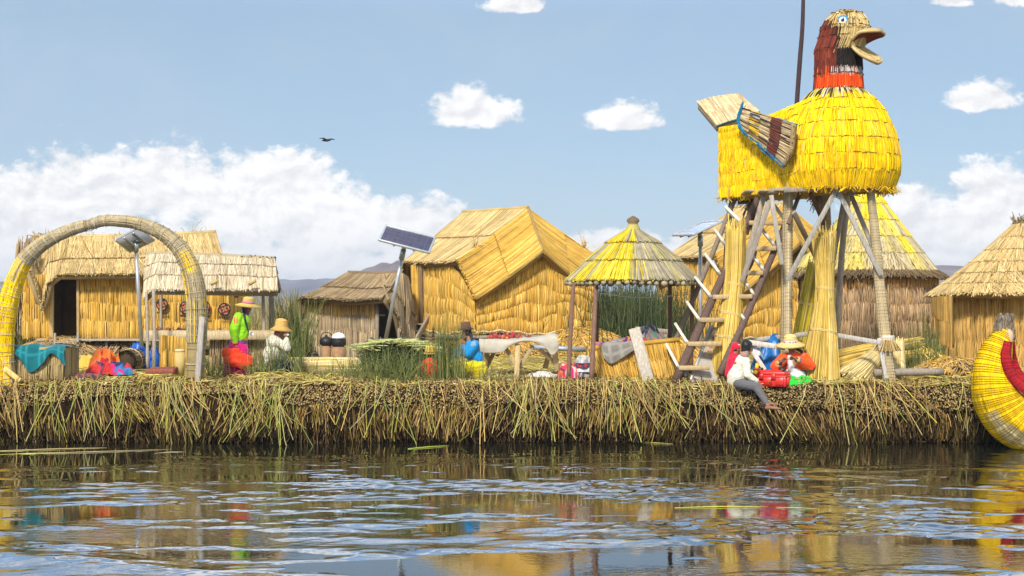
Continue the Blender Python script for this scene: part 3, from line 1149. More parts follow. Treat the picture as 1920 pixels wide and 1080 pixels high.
# ------------------------------------------------------------ stall in front of it
def stall():
    t = thing('souvenir_stall', 'open souvenir stall with an ash grey reed mat roof on wooden posts beside the arch', 'stall', G(395, 33.4))
    mb = MB()
    Y0, Y1 = 32.7, 34.0
    top = ptsat([(274, 478, 33.7), (300, 477, 33.7), (390, 480, 33.7), (470, 484, 33.7), (515, 487, 33.7)])
    bot = ptsat([(271, 560, Y0 - .1), (288, 544, Y0 - .25), (390, 545, Y0 - .25), (470, 545, Y0 - .25), (521, 546, Y0 - .25)])
    ctr = P(395, 600, 33.5)
    thatch(mb, top, bot, ctr, 300, 3, ASH, sag=-.05, r=.013, lift=.02, fringe=.04, thick=.09, layers=3, rope=(.25, .19, .11), wav=(.02, 2))
    b2 = np.array([[p[0], 34.6, 2.75] for p in top])
    thatch(mb, top, b2, ctr, 160, 2, ASH, layers=1, thick=.09)
    n = 130
    u = rng.uniform(.55, 1, n)
    p = poly(top)(u)
    d = np.stack([rng.normal(0, .04, n), rng.normal(0, .04, n), rng.uniform(0, .07, n)], 1)
    mb.stalks(np.stack([p - d, p, p + d], 1), .012, np.array([.10, .08, .05]))
    mb.tube(top + [0, 0, .02], .045, np.array([.36, .29, .18]), 7, smooth=20)
    mb.build('roof', 'dry reed', t)
    for (px, Y, pz, rr) in ((276, 31.9, 548, .035), (288, 31.6, 542, .04), (494, 33.1, 548, .04), (511, 33.3, 546, .035), (300, 34.3, 530, .035), (505, 34.4, 530, .035)):
        mb = MB()
        a = G(px, Y)
        b = P(px + rng.uniform(-2, 2), pz, Y + .5 if Y < 32 else Y)
        mb.tube([a - [0, 0, .05], (a + b) / 2 + [.015, 0, 0], b], [rr, rr * .9, rr * .85], np.array(WOODG) * 1.05, 8, smooth=8)
        mb.build('post', 'weathered wood', t)
    mb = MB()
    mb.plank(P(276, 548, 32.5), P(520, 551, 32.7), .09, .10, np.array(WOODT) * .7)
    mb.build('beam', 'weathered wood', t)
    mb = MB()
    zc = 1.90
    for k in range(4):
        mb.plank([P(280, 0, 33)[0], 32.75 + k * .17, zc - .004 * k], [P(520, 0, 33)[0], 32.75 + k * .17, zc - .004 * k], .165, .03, np.array(WOODT))
    mb.plank([P(278, 0, 33)[0], 32.64, zc - .09], [P(520, 0, 33)[0], 32.64, zc - .09], .03, .17, np.array(WOODT) * 1.1)
    mb.build('counter', 'weathered wood', t)
    mb = MB()
    x0, x1 = P(300, 0, 32.3)[0], P(350, 0, 32.3)[0]
    T = np.array([[x0, 32.4, 1.82], [(x0 + x1) / 2, 32.4, 1.80], [x1, 32.4, 1.74]])
    B = np.array([[x0, 32.3, GZ], [(x0 + x1) / 2, 32.3, GZ], [x1, 32.3, GZ]])
    wall(mb, T, B, ctr, .7, 2, pal=GOLD)
    x0, x1 = P(395, 0, 33)[0], P(515, 0, 33)[0]
    T = np.array([[x0, 32.9, 1.72], [x1, 32.9, 1.72]])
    B = np.array([[x0, 32.9, GZ], [x1, 32.9, GZ]])
    wall(mb, T, B, ctr, 1.2, 2, pal=BROWN)
    mb.build('reed_panel', 'dry reed', t)
    for px in (402, 473):
        mb = MB()
        a = P(px - 6, 533, 32.3)
        mb.tube([a, P(px + 6, 526, 32.25)], .035, np.array([.50, .36, .14]), 7)
        mb.build('reed_tie', 'dry reed', t)


stall()


def roundel(px, py, Y, w, h, label):
    """embroidered hanging: black figures on a reed mat"""
    t = thing('embroidered_hanging', label, 'wall hanging', P(px, py + 16, Y), 'embroidered hangings on the hut wall')
    c = P(px, py, Y)
    S_ = Y / F
    nu, nv = 37, 12
    U, V_ = np.meshgrid(np.linspace(0, 2 * np.pi, nu), np.linspace(.05, 1, nv), indexing='ij')
    A = np.stack([c[0] + w * S_ * V_ * np.cos(U), c[1] - .02 + 0 * U, c[2] + h * S_ * V_ * np.sin(U)], -1)
    N_ = np.zeros_like(A)
    N_[..., 1] = -1
    k = (np.floor(U / (2 * np.pi) * 8).astype(int) + (V_ > .5)) % 2
    col = np.where((V_ > .82)[..., None], np.array([.02, .018, .016]), np.where((k == 0)[..., None], np.array([.05, .03, .025]), np.array([.50, .30, .09])))
    col = np.where(((k == 1) & (V_ > .35) & (V_ < .7))[..., None], np.array([.36, .04, .03]), col)
    mb = MB()
    mb.slab(A, N_, .02, col)
    mb.build('disc', 'cloth', t)
    for k in range(5):
        mb = MB()
        q = c + np.array([(k - 2) * w * .35 * S_, -.02, -h * 1.25 * S_])
        mb.ball(q, (.025, .012, .035), np.array((.04, .025, .02)), 6, 4)
        mb.build('tassel', 'cloth', t)


roundel(304, 571, 39.85, 11, 12, 'round black and red embroidery on the hut wall, leftmost under the stall roof')
roundel(346, 577, 39.85, 9, 12, 'round dark embroidery half hidden behind the right leg of the arch')
roundel(386, 577, 39.85, 8, 13, 'small dark red embroidery just right of the arch leg on the hut wall')
roundel(421, 580, 39.85, 12, 12, 'round black embroidery on the hut wall left of the lime jacket')


def trinket(px, py, Y, col, label, group, s=1.0):
    c = P(px, py, Y)
    mb = MB()
    for k in range(7):
        o = rng.normal(0, .035 * s, 3)
        o[2] = abs(o[2])
        mb.ball(c + o, .03 * s, np.array(col) * rng.uniform(.6, 1.2), 7, 5, .15)
    mb.stalks(np.stack([np.tile(c, (8, 1)), c + rng.normal(0, .05 * s, (8, 3)) + [0, 0, .03], c + rng.normal(0, .07 * s, (8, 3)) + [0, 0, .06]], 1), .006, np.array(col) * .6 + .05)
    tag(mb.build('trinket', 'cloth', org=c), label, 'trinket', group)


for k, (px, py, col, lb) in enumerate([(293, 622, (.45, .06, .05), 'red pompom trinket at the left end of the stall counter'),
                                      (303, 623, (.34, .09, .06), 'dark red trinket second from the left post on the stall counter'),
                                      (314, 622, (.50, .05, .05), 'bright red trinket in the middle of the row left of the arch leg'),
                                      (324, 624, (.30, .10, .10), 'maroon trinket on the counter right of the bright red one'),
                                      (336, 621, (.05, .035, .04), 'black trinket on the counter touching the arch leg'),
                                      (344, 622, (.25, .05, .07), 'dark wine trinket half behind the arch leg on the counter'),
                                      (395, 624, (.30, .10, .08), 'small dull red trinket on the counter right of the arch leg'),
                                      (412, 625, (.40, .08, .08), 'small red trinket on the counter beside the lime sleeve')]):
    trinket(px, py, 32.75, col, lb, 'trinkets on the stall counter', .8)
for (px, py, lb) in [(430, 551, 'upper red pompom hanging from the stall roof above the straw hat'), (443, 556, 'lower red pompom hanging beside the straw hat')]:
    trinket(px, py, 33.0, (.45, .04, .05), lb, 'pompoms hanging in the stall', .9)


# ------------------------------------------------------------ grey hut
def grey_hut():
    t = thing('thatched_hut', 'small weathered grey reed hut with a drooping brown thatch behind the clay stove', 'hut', G(655, 37))
    ctr = P(660, 590, 38.0)
    Yw = 36.4
    gcol = lambda u, v, c: np.where((v < .27)[:, None], c * np.array([1.35, 1.18, .72]), c)
    mb = MB()
    wall(mb, ptsat([(570, 562, Yw), (610, 563, Yw), (660, 566, Yw), (706, 566, Yw)]),
         ptsat([(564, 676, Yw), (610, 676, Yw), (660, 675, Yw), (704, 672, Yw)]), ctr, 1.7, 4, pal=GREY, colf=gcol, layers=3, bulge=.03)
    xl, xr, Yb = P(567, 0, Yw)[0], P(762, 0, Yw)[0], 39.2
    for a, b, w in (((xl, Yw), (xl, Yb), 2.6), ((xr, Yw + .6), (xr, Yb), 2.0), ((xl, Yb), (xr, Yb), 2.4)):
        T, B = back_wall(mb, a, b, 1.1, 2.55, GREY)
        wall(mb, T, B, ctr, w * .6, 3, pal=GREY, layers=1)
    mb.build('wall', 'dry reed', t)
    mb = MB()
    c2 = ctr - np.array([0, 0, .8])
    Yr, Ye = 38.0, 36.0
    R = [(652, 513, Yr), (680, 514, Yr), (712, 515, Yr), (750, 512, Yr)]
    thatch(mb, ptsat(R), ptsat([(567, 560, Ye + .1), (610, 561, Ye), (660, 566, Ye), (716, 562, Ye)]), c2, 230, 2, BROWN, sag=.06, r=.013, lift=.03, fringe=.06, thick=.09, layers=3, jit=.6)
    # left hip that turns down round the corner
    thatch(mb, ptsat([(652, 513, Yr), (650, 513, Yr + .05), (648, 514, Yr + .1)]), ptsat([(567, 560, Ye + .1), (560, 563, 36.8), (562, 565, 38.4)]), c2, 90, 2, BROWN, sag=.03, lift=.03, fringe=.08, thick=.08)
    thatch(mb, ptsat([(566, 560, Ye + .12), (561, 562, 36.5)]), ptsat([(566, 590, Ye + .25), (564, 592, 36.5)]), c2, 30, 1, BROWN, lift=.02)
    # right flank sweeping down beside the doorway
    thatch(mb, ptsat([(712, 515, Yr), (735, 513, Yr), (756, 514, Yr)]), ptsat([(724, 562, Ye), (744, 592, Ye + .15), (754, 640, Ye + .4)]), c2, 150, 2, BROWN, sag=.0, lift=.03, fringe=.06, thick=.09, layers=3)
    thatch(mb, ptsat([(756, 514, Yr), (764, 520, Yr + .3), (768, 535, Yr + .8)]), ptsat([(752, 640, Ye + .4), (776, 652, Ye + 1.0), (784, 650, Ye + 2.0)]), c2, 120, 2, BROWN, lift=.03, fringe=.06, thick=.09, layers=2)
    thatch(mb, ptsat(R), np.array([[P(a[0], 0, Yr)[0], 39.8, 2.45] for a in R]), c2, 90, 1, BROWN, layers=1)
    mb.tube(ptsat(R) + [0, 0, .03], .045, np.array([.20, .14, .08]), 7, smooth=16)
    mb.build('roof', 'dry reed', t)
    for px, r in ((707, .045), (748, .035)):
        mb = MB()
        mb.tube([G(px, Yw - .1, 1.1), P(px, 568 if px < 720 else 600, Yw - .1)], r, np.array(WOODG) * .8, 8)
        mb.build('door_post', 'weathered wood', t)
    mb = MB()
    mb.plank(P(710, 591, 36.7), P(722, 591, 36.7), .03, .03, np.array([.6, .58, .5]))
    mb.plank(P(588, 564, 36.35), P(622, 564, 36.35), .10, .05, np.array([.02, .16, .10]), up=(0, -1, 0))
    mb.build('roof_strip', 'cloth', t)


grey_hut()


# ------------------------------------------------------------ two big gabled huts
def gabled_hut(label, A, B, C, D, E, Fp, Gp, H, wl, wr, Yw, zb, door, pal_roof, loc, dark=1.0):
    t = thing('thatched_hut', label, 'hut', loc)
    A, B, C, D, E, Fp, Gp, H = [P(*p) for p in (A, B, C, D, E, Fp, Gp, H)]
    ctr = np.array([(wl[0] + wr[0]) / 2, Yw + 2.2, 2.4])
    c2 = ctr - np.array([0, 0, .6])
    mb = MB()
    sc = lambda u, v, c: c * dark
    # pale main slope
    top = np.array([A, A * .67 + B * .33, A * .33 + B * .67, B])
    bot = np.array([Fp, Fp * .67 + E * .33 + [0, 0, -.03], Fp * .33 + E * .67 + [0, 0, -.03], E])
    thatch(mb, top, bot, c2, 330, 2, pal_roof, sc, sag=.06, r=.013, lift=.035, fringe=.06, thick=.10, layers=3, jit=.6)
    # end slope that turns down past the door
    dn = np.array([Fp + [-.05, .6, -.25], Fp + [0, 1.2, -.5]])
    thatch(mb, np.array([A, A + [0, .1, 0], A + [0, .2, 0]]), np.array([Fp, *dn]), c2, 120, 2, pal_roof, sc, lift=.03, fringe=.06, thick=.10)
    # gable slabs: reeds laid from the ridge down to each side
    rid = np.array([B, B * .67 + C * .33, B * .33 + C * .67, C])
    lft = np.array([E + [.02, -.06, .05], E * .67 + D * .33 + [0, -.06, .04], E * .33 + D * .67 + [0, -.05, 0], D])
    thatch(mb, rid, lft, c2, 210, 2, GOLD, sc, sag=.05, r=.013, lift=.035, fringe=.04, thick=.10, layers=3, skew=.0, jit=.5)
    rgt = np.array([Gp, Gp * .67 + H * .33, Gp * .33 + H * .67, H])
    thatch(mb, rid, rgt, c2, 210, 2, GOLD, sc, sag=.05, r=.013, lift=.035, fringe=.04, thick=.10, layers=3, jit=.5)
    # hidden back slope
    bk = np.array([[A[0] - .3, Yw + 5.0, 2.9], [B[0], Yw + 5.3, 2.9], [Gp[0] + .1, Yw + 4.6, 2.9]])
    thatch(mb, np.array([A, B * .6 + A * .4, B]), bk, c2, 120, 1, pal_roof, sc, layers=1, thick=.1)
    thatch(mb, np.array([B, B + [.05, .1, 0]]), np.array([Gp, bk[-1]]), c2, 120, 1, pal_roof, sc, layers=1, thick=.1)
    # rolled edges along the ridge and the front verge
    mb.tube([A + [0, 0, .03], B + [0, 0, .04]], .05, np.array([.46, .33, .13]) * dark, 7, smooth=14)
    mb.tube([B + [0, 0, .04], B * .5 + C * .5 + [0, 0, .03], C + [0, 0, .0]], .035, np.array([.34, .22, .07]) * dark, 7, smooth=14)
    mb.tube([C + [0, -.02, -.03], C * .5 + D * .5 + [0, -.02, -.04], D + [0, 0, 0]], .028, np.array([.26, .17, .05]) * dark, 6, smooth=16)
    mb.tube([C + [0, -.02, -.03], C * .5 + H * .5 + [0, -.02, -.04], H], .028, np.array([.26, .17, .05]) * dark, 6, smooth=16)
    for k in range(60):                                     # tufts sticking out
        q = E * .75 + B * .25 if k < 30 else Gp * .8 + B * .2
        d = rng.normal(0, .13, 3)
        d[2] = abs(d[2])
        mb.stalks(np.array([[q, q + d * .6 + [0, -.05, .05], q + d]]), .009, pick(PALE, 1))
    mb.build('roof', 'dry reed', t)
    # walls: corner towards the viewer
    mb = MB()
    corner = np.array([wl[2], Yw - .0])
    a0 = np.array([wl[0], wl[1]])
    a1 = np.array([wr[0], wr[1]])
    zt = E[2] + .02

    def face(p, q, n, z1a, z1b, peak=0.0, tops=None):
        s = np.linspace(0, 1, n)
        pl = p[None] * (1 - s)[:, None] + q[None] * s[:, None]
        zz = z1a * (1 - s) + z1b * s + peak * (1 - np.abs(2 * s - 1)) ** .8
        if tops is not None:
            zz = np.interp(s, tops[0], tops[1])
        wob = .05 * np.sin(9 * s)
        bul = .06 * np.sin(np.pi * s * 3)
        lean = np.array([0, -.10])
        return np.c_[pl - lean[None] * .0, zz], np.c_[pl + lean[None] + np.array([[0, -.0]]), np.full(n, zb) + wob * .8]
    fe = np.clip((E[0] - a0[0]) / (corner[0] - a0[0]), .3, .9)
    T, Bt = face(a0, corner, 9, zt, zt, 0, ([0, fe - .12, 1], [zt, zt - .03, D[2] + .10]))
    wall(mb, T, Bt, ctr, np.linalg.norm(corner - a0), 4, layers=3, bulge=.06, wav=(.05, 1.5), r=.015)
    fc = np.clip((C[0] - corner[0]) / (a1[0] - corner[0]), .3, .7)
    T, Bt = face(corner, a1, 13, zt, zt, 0, ([0, fc, 1], [D[2] + .10, C[2] - .06, H[2] + .12]))
    wall(mb, T, Bt, ctr, np.linalg.norm(a1 - corner) * 1.1, 5, layers=3, bulge=.07, wav=(.06, 2.5), r=.015)
    bl, br = a0 + [0, 3.6], a1 + [0, 2.6]
    for p, q in ((a0, bl), (a1, br), (bl, br)):
        T, Bt = face(p, q, 4, zt - .35, zt - .35)
        if p is a0 and door:
            T, Bt = face(p + [0, 1.0], q, 4, zt - .3, zt - .3)
        wall(mb, T, Bt, ctr, 2.4, 3, layers=1)
    # pale bound hem along the foot of the walls
    for p, q in ((a0, corner), (corner, a1)):
        s = np.linspace(0, 1, 46)
        pl = p[None] * (1 - s)[:, None] + q[None] * s[:, None]
        mb.stalks(np.c_[pl[:, 0], pl[:, 1] - .14, zb + .05 * np.sin(9 * s) * .8 - .01 + .02 * np.sin(40 * s)][None], .028, np.array([.66, .52, .26]) * dark, sides=6)
    mb.build('wall', 'dry reed', t)
    mb = MB()
    for p, q in ((a0, corner), (corner, a1)):
        for k, dz in enumerate((.11, .2)):
            p0 = np.array([p[0], p[1] - .10 + k * .2, zb - dz])
            p1 = np.array([q[0], q[1] - .10 + k * .2, zb - dz])
            mb.plank(p0, p1, .10, .07, np.array(WOODG) * .95)
    mb.build('platform', 'weathered wood', t)
    return t


zb = 1.78
K = P(893, 615, 37.6)
W0 = P(776, 610, 39.6)
W1 = P(1112, 600, 38.95)
hut = gabled_hut('largest gold reed hut with folded gable thatch, right of the leaning solar panel', (868, 400, 42.2), (990, 392, 40.8), (1018, 470, 38.0), (894, 562, 37.3), (858, 490, 38.0),
                 (760, 492, 39.4), (1122, 484, 40.4), (1106, 548, 39.0), (W0[0], 39.5, K[0]), (W1[0], 38.95), 37.62, zb, True, PALE, G(930, 40.2))
mb = MB()
mb.tube([P(782, 604, 39.1), P(780, 552, 39.15), P(779, 496, 39.2)], [.10, .11, .10], np.array([.56, .37, .10]), 9, smooth=8)
n = 130
a = rng.uniform(0, 6.28, n)
mb.stalks(np.stack([np.stack([P(782, 604, 39.1)[0] + .11 * np.cos(a), 39.1 + .11 * np.sin(a), np.full(n, 1.95)], -1),
                    np.stack([P(779, 496, 39.1)[0] + .11 * np.cos(a), 39.15 + .11 * np.sin(a), np.full(n, 3.38)], -1)], 1), .013, pick(GOLD, n))
mb.build('reed_pillar', 'dry reed', hut)
mb = MB()
mb.plank(P(790, 605, 39.0), P(788, 497, 39.0), .10, .06, np.array([.24, .15, .07]), up=(0, -1, 0))
mb.plank(P(799, 605, 39.05), P(797, 497, 39.05), .16, .04, np.array([.40, .26, .10]), up=(0, -1, 0))
mb.build('door', 'weathered wood', hut)
heap('straw_heap', 'big gold straw heap under the right end of the largest hut behind the kiosk posts', 'straw', G(1085, 38.6, 1.2), 1.55, 1.3, .62, 2300, pal=GOLD + BROWN[:1], group='loose straw heaps', L=(.3, .9))
heap('straw_heap', 'long straw heap along the foot of the largest hut behind the woman in blue', 'straw', G(935, 38.2, 1.2), 1.5, .8, .46, 1700, pal=GOLD + BROWN[:1], group='loose straw heaps', L=(.3, .8))
heap('straw_heap', 'low straw heap below the door of the largest hut beside its wooden steps', 'straw', G(805, 38.0, 1.2), .8, .6, .35, 700, pal=BROWN + GOLD[:1], group='loose straw heaps')

K = P(1372, 630, 41.2)
W0, W1 = P(1257, 630, 42.4), P(1512, 622, 42.4)
gabled_hut('gold gabled reed hut standing behind the wooden staircase of the duck tower', (1376, 392, 45.0), (1474, 384, 43.8), (1500, 455, 41.1), (1378, 562, 40.4), (1338, 480, 41.0),
           (1252, 482, 42.4), (1566, 462, 43.4), (1562, 535, 42.0), (W0[0], 42.4, K[0]), (W1[0], 42.0), 40.75, 1.55, False, PALE, G(1390, 43), .92)


# ------------------------------------------------------------ round huts
def cone_patches(mb, c, r0, r1, z0, z1, n, tiers, pal, colf=None, a0=0.0, a1=2 * np.pi, bulge_z=0.0, lift=.05, layers=2, sx=1.0, sy=1.0, fringe=.07, thick=.09, r=.014, wobble=.0, skew=0.0, rope=None):
    th = np.linspace(a0, a1, 33)
    w = 1 + wobble * np.sin(3 * th + 1)
    top = np.stack([c[0] + r0 * sx * np.cos(th), c[1] + r0 * sy * np.sin(th), np.full(33, z1)], -1)
    bot = np.stack([c[0] + r1 * sx * w * np.cos(th), c[1] + r1 * sy * w * np.sin(th), z0 + .25 * wobble * np.sin(2 * th)], -1)
    thatch(mb, top, bot, np.array([c[0], c[1], (z0 + z1) / 2 - .6]), n, tiers, pal, colf, sag=-bulge_z, lift=lift, layers=layers, fringe=fringe, thick=thick, r=r, skew=skew, rope=rope)


def round_yellow_hut():
    Y = 37.2
    c = G(1627, Y)
    t = thing('round_hut', 'round grey walled hut with yellow painted conical thatch behind the duck tower', 'hut', c)
    S_ = Y / F
    R = 124 * S_
    mb = MB()
    th = np.linspace(-np.pi * .98, np.pi * .93, 33)
    top = np.stack([c[0] + R * np.cos(th), Y + R * np.sin(th), np.full(33, 3.2)], -1)
    bot = top.copy()
    bot[:, 2] = 1.25
    gc = lambda u, v, cc: cc * np.where((v < .24)[:, None], np.array([1.45, 1.12, .70]), np.array([1.15, 1.02, .90]))
    wall(mb, top, bot, np.array([c[0], Y, 2.2]), 2 * np.pi * R * .75, 5, pal=GREY, colf=gc, layers=3, bulge=.05, wav=(.05, 6))
    mb.build('wall', 'dry reed', t)
    mb = MB()

    def yc(u, v, cc):
        nz = wave_noise(u * 40, v * 7, 12, 91, .6, 2.4)
        yw = np.clip(1.25 - v * 1.5 + .55 * nz, 0, 1)[:, None]
        yel = pick([((.72, .56, .02), 3), ((.62, .52, .06), 2), ((.80, .66, .06), 1)], len(cc))
        ash = pick([((.50, .41, .24), 3), ((.58, .50, .32), 2), ((.40, .31, .16), 2)], len(cc))
        return yel * yw + ash * (1 - yw)
    zt = 2.5 + (565 - 352) * S_
    ze = 2.5 + (565 - 508) * S_
    cone_patches(mb, c, .10, R * 1.0, ze, zt, 330, 5, GOLD, yc, bulge_z=.0, lift=.022, layers=3, fringe=.05, thick=.10, rope=(.25, .20, .08))
    mb.ball([c[0], Y, zt], (.14, .14, .14), np.array([.55, .44, .05]), 10, 6, .05)
    mb.build('roof', 'painted reed', t)
    # dark ragged skirt under the eave
    mb = MB()
    cone_patches(mb, c, R * .98, R * 1.14, ze - .14, ze + .03, 420, 1, [((.14, .095, .05), 3), ((.22, .15, .08), 2)], lift=.03, fringe=.10, thick=.05)
    # straw porch over the doorway at the left
    top = ptsat([(1530, 470, 36.0), (1516, 476, 35.9), (1504, 484, 36.2)])
    bot = ptsat([(1520, 500, 35.6), (1498, 504, 35.5), (1486, 508, 36.0)])
    thatch(mb, top, bot, np.array([c[0], Y, 2.0]), 70, 1, [((.62, .52, .10), 2), ((.5, .4, .2), 2)], lift=.04, fringe=.08)
    mb.build('eave_fringe', 'dry reed', t)


round_yellow_hut()


def right_hut():
    Y = 33.6
    S_ = Y / F
    c = G(1936, Y)
    t = thing('round_hut', 'oval straw hut with broad pale thatch and hanging flap behind the boat prow', 'hut', c)
    R = 154 * S_
    mb = MB()
    th = np.linspace(-np.pi * .97, np.pi * .97, 33)
    top = np.stack([c[0] + R * np.cos(th), Y + R * .95 * np.sin(th), np.full(33, 2.66)], -1)
    bot = top.copy()
    bot[:, 2] = 1.12
    pal = [((.55, .33, .09), 4), ((.64, .41, .13), 3), ((.44, .25, .06), 2)]
    wall(mb, top, bot, np.array([c[0], Y, 2.0]), 2 * np.pi * R * .8, 3, pal=pal, layers=3, bulge=.035, wav=(.03, 5))
    mb.build('wall', 'dry reed', t)
    mb = MB()
    zt = CZ + (HOR - 424) * S_ * 1.02
    ze = CZ + (HOR - 552) * S_
    cone_patches(mb, c, .36, 190 * S_, ze, zt, 560, 6, PALE, None, bulge_z=-.07, lift=.018, layers=3, fringe=.05, thick=.12, wobble=.03, skew=.012, rope=(.40, .30, .13))
    mb.lathe([(.30, -.02), (.40, .02), (.36, .09), (.2, .12), (.02, .12)], [c[0], Y, zt], np.array([.30, .22, .10]), 18)
    n = 260
    a = rng.uniform(0, 6.28, n)
    p = np.stack([c[0] + .36 * np.cos(a), Y + .36 * np.sin(a), np.full(n, zt + .06)], -1)
    d = rng.normal(0, .07, (n, 3))
    mb.stalks(np.stack([p, p + d * .6, p + d], 1), .009, pick([((.2, .14, .06), 1), ((.42, .32, .15), 1)], n))
    mb.build('roof', 'dry reed', t)
    # curved flap hanging beside the wall
    mb = MB()
    top = ptsat([(1748, 558, 32.6), (1760, 556, 32.1), (1784, 556, 31.9)])
    bot = ptsat([(1752, 610, 32.6), (1764, 640, 32.3), (1786, 652, 32.0)])
    thatch(mb, top, bot, np.array([c[0], Y, 2.2]), 130, 2, [((.42, .25, .07), 3), ((.52, .33, .10), 2)], lift=.01, fringe=.03, thick=.05, layers=2)
    mb.build('side_flap', 'dry reed', t)


right_hut()
# ============================================================ DUCK TOWER
def ring_thatch(mb, ra, rb, ctr, n, pal, colf=None, lift=.03, r=.013, layers=2, fringe=.04, rope=ROPE, base=None, thick=.04, bulge=0.0, dj=.003, ro=.03):
    """reeds between ring ra (upper) and ring rb (lower)"""
    thatch(mb, ra, rb, ctr, n, 1, pal, colf, lift=lift, r=r, layers=layers, fringe=fringe, base=base, thick=thick, bulge=bulge, jit=.6, dj=dj)
    if rope is not None:
        d = nrm(rb - ctr)
        c = poly(rb + d * ro + np.array([0, 0, .01]))(np.linspace(0, 1, 150))
        c = c + .007 * rng.normal(size=c.shape)
        for k in range(0, 149, 3):
            if rng.uniform() < .8:
                mb.stalks(c[None, k:k + 4], .008, np.asarray(rope) * rng.uniform(.6, 1.4))


def duck_tower():
    t = thing('lookout_tower', 'giant yellow reed duck with open bill, perched on tall wooden stilts', 'tower', G(1560, 29.6))
    YO = 29.4
    O = np.array([(1574 - 960) * YO / F, YO])
    a = math.radians(50)
    f = np.array([math.sin(a), -math.cos(a)])
    sd_ = np.array([f[1], -f[0]])
    R = 1.06
    half = [(R * math.cos(q), R * math.sin(q)) for q in np.linspace(0, math.pi / 2, 9)]
    half += [(-.3, .99 * R), (-.7, .93 * R), (-1.1, .84 * R), (-1.5, .73 * R), (-1.9, .61 * R), (-2.22, .50 * R), (-2.28, .2)]
    out = half + [(x, -y) for x, y in half[::-1]]
    out = np.array(out)

    lev = [(.89, 4.54), (1.0, 4.84), (1.0, 5.12), (.96, 5.40), (.87, 5.68), (.76, 5.92), (.62, 6.11), (.47, 6.26)]
    rz = [4.46, 4.66, 4.88, 5.10, 5.32, 5.54, 5.68, 5.78]

    def ring(k):
        s_, z_ = lev[k]
        w = smoothstep(out[:, 0], -1.75, .10)
        # shoulders narrow late: behind the neck the back stays wide
        sc = 1 * (1 - w) + s_ * w
        zz = rz[k] * (1 - w) + z_ * w
        p = O + out[:, :1] * sc[:, None] * f + out[:, 1:] * sc[:, None] * sd_
        return np.c_[p, zz]
    ctr = np.array([O[0] - .5 * f[0], O[1] - .5 * f[1], 5.2])
    mb = MB()

    def ycol(u, v, c):
        nz = wave_noise(u * 60, v * 3, 12, 17, .4, 2.2)
        worn = (rng.uniform(0, 1, len(c)) < .85 * smoothstep(nz, .5, 1.7))[:, None] * .9
        return c * (1 - worn) + pick([((.62, .47, .26), 1), ((.52, .36, .2), 1)], len(c)) * worn
    rings = [ring(k) for k in range(8)]
    for k in range(7):
        ring_thatch(mb, rings[k + 1], rings[k], ctr, 640, YELL, ycol, lift=.0, bulge=.012, r=.0115, layers=3, fringe=.02, rope=(.20, .14, .03), base=(.40, .28, .02))
    # underside and back deck
    for rg, z in ((rings[0], -.04), (rings[7], -.10)):
        axis_ = np.clip(np.sum((rg[:, :2] - O) * f, 1), -2.2, .3)
        mid = np.c_[O + axis_[:, None] * f, rg[:, 2] + z]
        mb.grid(np.stack([rg, (rg + mid) / 2 + [0, 0, z * .5], mid], 1), np.array([.38, .25, .07]), closed_u=True)
    # ragged straw under the belly
    n = 380
    i = rng.integers(0, len(out), n)
    p = rings[0][i] + rng.normal(0, .06, (n, 3)) * [1, 1, .3]
    d = np.stack([rng.normal(0, .06, n), rng.normal(0, .06, n), -rng.uniform(.02, .12, n)], 1)
    mb.stalks(np.stack([p, p + d * .5, p + d], 1), .008, pick(YELL + GOLD[:1], n))
    body = mb.build('duck_body', 'painted reed', t)

    # tail fan
    mb = MB()
    ba = ptsat([(1344, 238, 30.7), (1362, 231, 30.8), (1392, 222, 31.0), (1424, 211, 31.2)])
    ti = ptsat([(1309, 196, 31.5), (1330, 190, 31.6), (1358, 184, 31.8), (1388, 181, 32.0)])
    thatch(mb, ba, ti, np.array([5.0, 34.0, 5.0]), 200, 2, [((.66, .50, .28), 4), ((.74, .60, .38), 2), ((.52, .34, .18), 2)], lift=.02, thick=.10, fringe=.04, r=.012, layers=3)
    thatch(mb, ba + [0, -.02, .0], ti * .25 + ba * .75 + [0, -.03, .0], np.array([5.0, 34.0, 5.0]), 90, 1, [((.03, .22, .32), 2), ((.05, .12, .10), 1)], lift=.01, thick=.02, fringe=.12, r=.009, layers=1)
    mb.tube(ti + [0, 0, .02], .035, np.array([.42, .30, .16]), 7, smooth=20)
    mb.build('tail', 'painted reed', t)

    # near wing
    mb = MB()
    wy = lambda px: 28.62 + (1486 - px) * .0112
    W = lambda l: np.array([P(x, y, wy(x) - dy) for x, y, dy in l])
    tp = W([(1391, 202, .02), (1387, 216, .06), (1386, 230, .1), (1394, 248, .12)])
    bt = W([(1488, 232, .06), (1486, 262, .10), (1482, 286, .12), (1467, 312, .14)])

    def wc(u, v, c):
        n = len(c)
        col = pick([((.56, .42, .22), 4), ((.42, .27, .12), 2), ((.66, .52, .30), 2)], n)
        nz = wave_noise(u * 14, v * 10, 10, 23, .6, 2.5)
        m = (np.abs(v - .72 + .04 * nz) < .12)[:, None]
        col = np.where(m, np.array([.17, .045, .03]) * rng.uniform(.7, 1.4, (n, 1)), col)
        m = (np.abs(v - .36 + .03 * nz) < .07)[:, None] & (u < .75)[:, None]
        col = np.where(m, np.array([.70, .66, .62]) * rng.uniform(.7, 1.1, (n, 1)), col)
        m = (np.abs(v - .27 + .03 * nz) < .04)[:, None]
        col = np.where(m, np.array([.66, .42, .03]), col)
        m = ((rng.uniform(0, 1, n) < .34))[:, None]
        col = np.where(m, np.array([.07, .04, .03]), col)
        return col
    thatch(mb, tp, bt, np.array([O[0], O[1] + 3, 5.4]), 95, 5, GOLD, wc, lift=.012, thick=.09, fringe=.03, r=.011, layers=3, base=(.22, .14, .07))
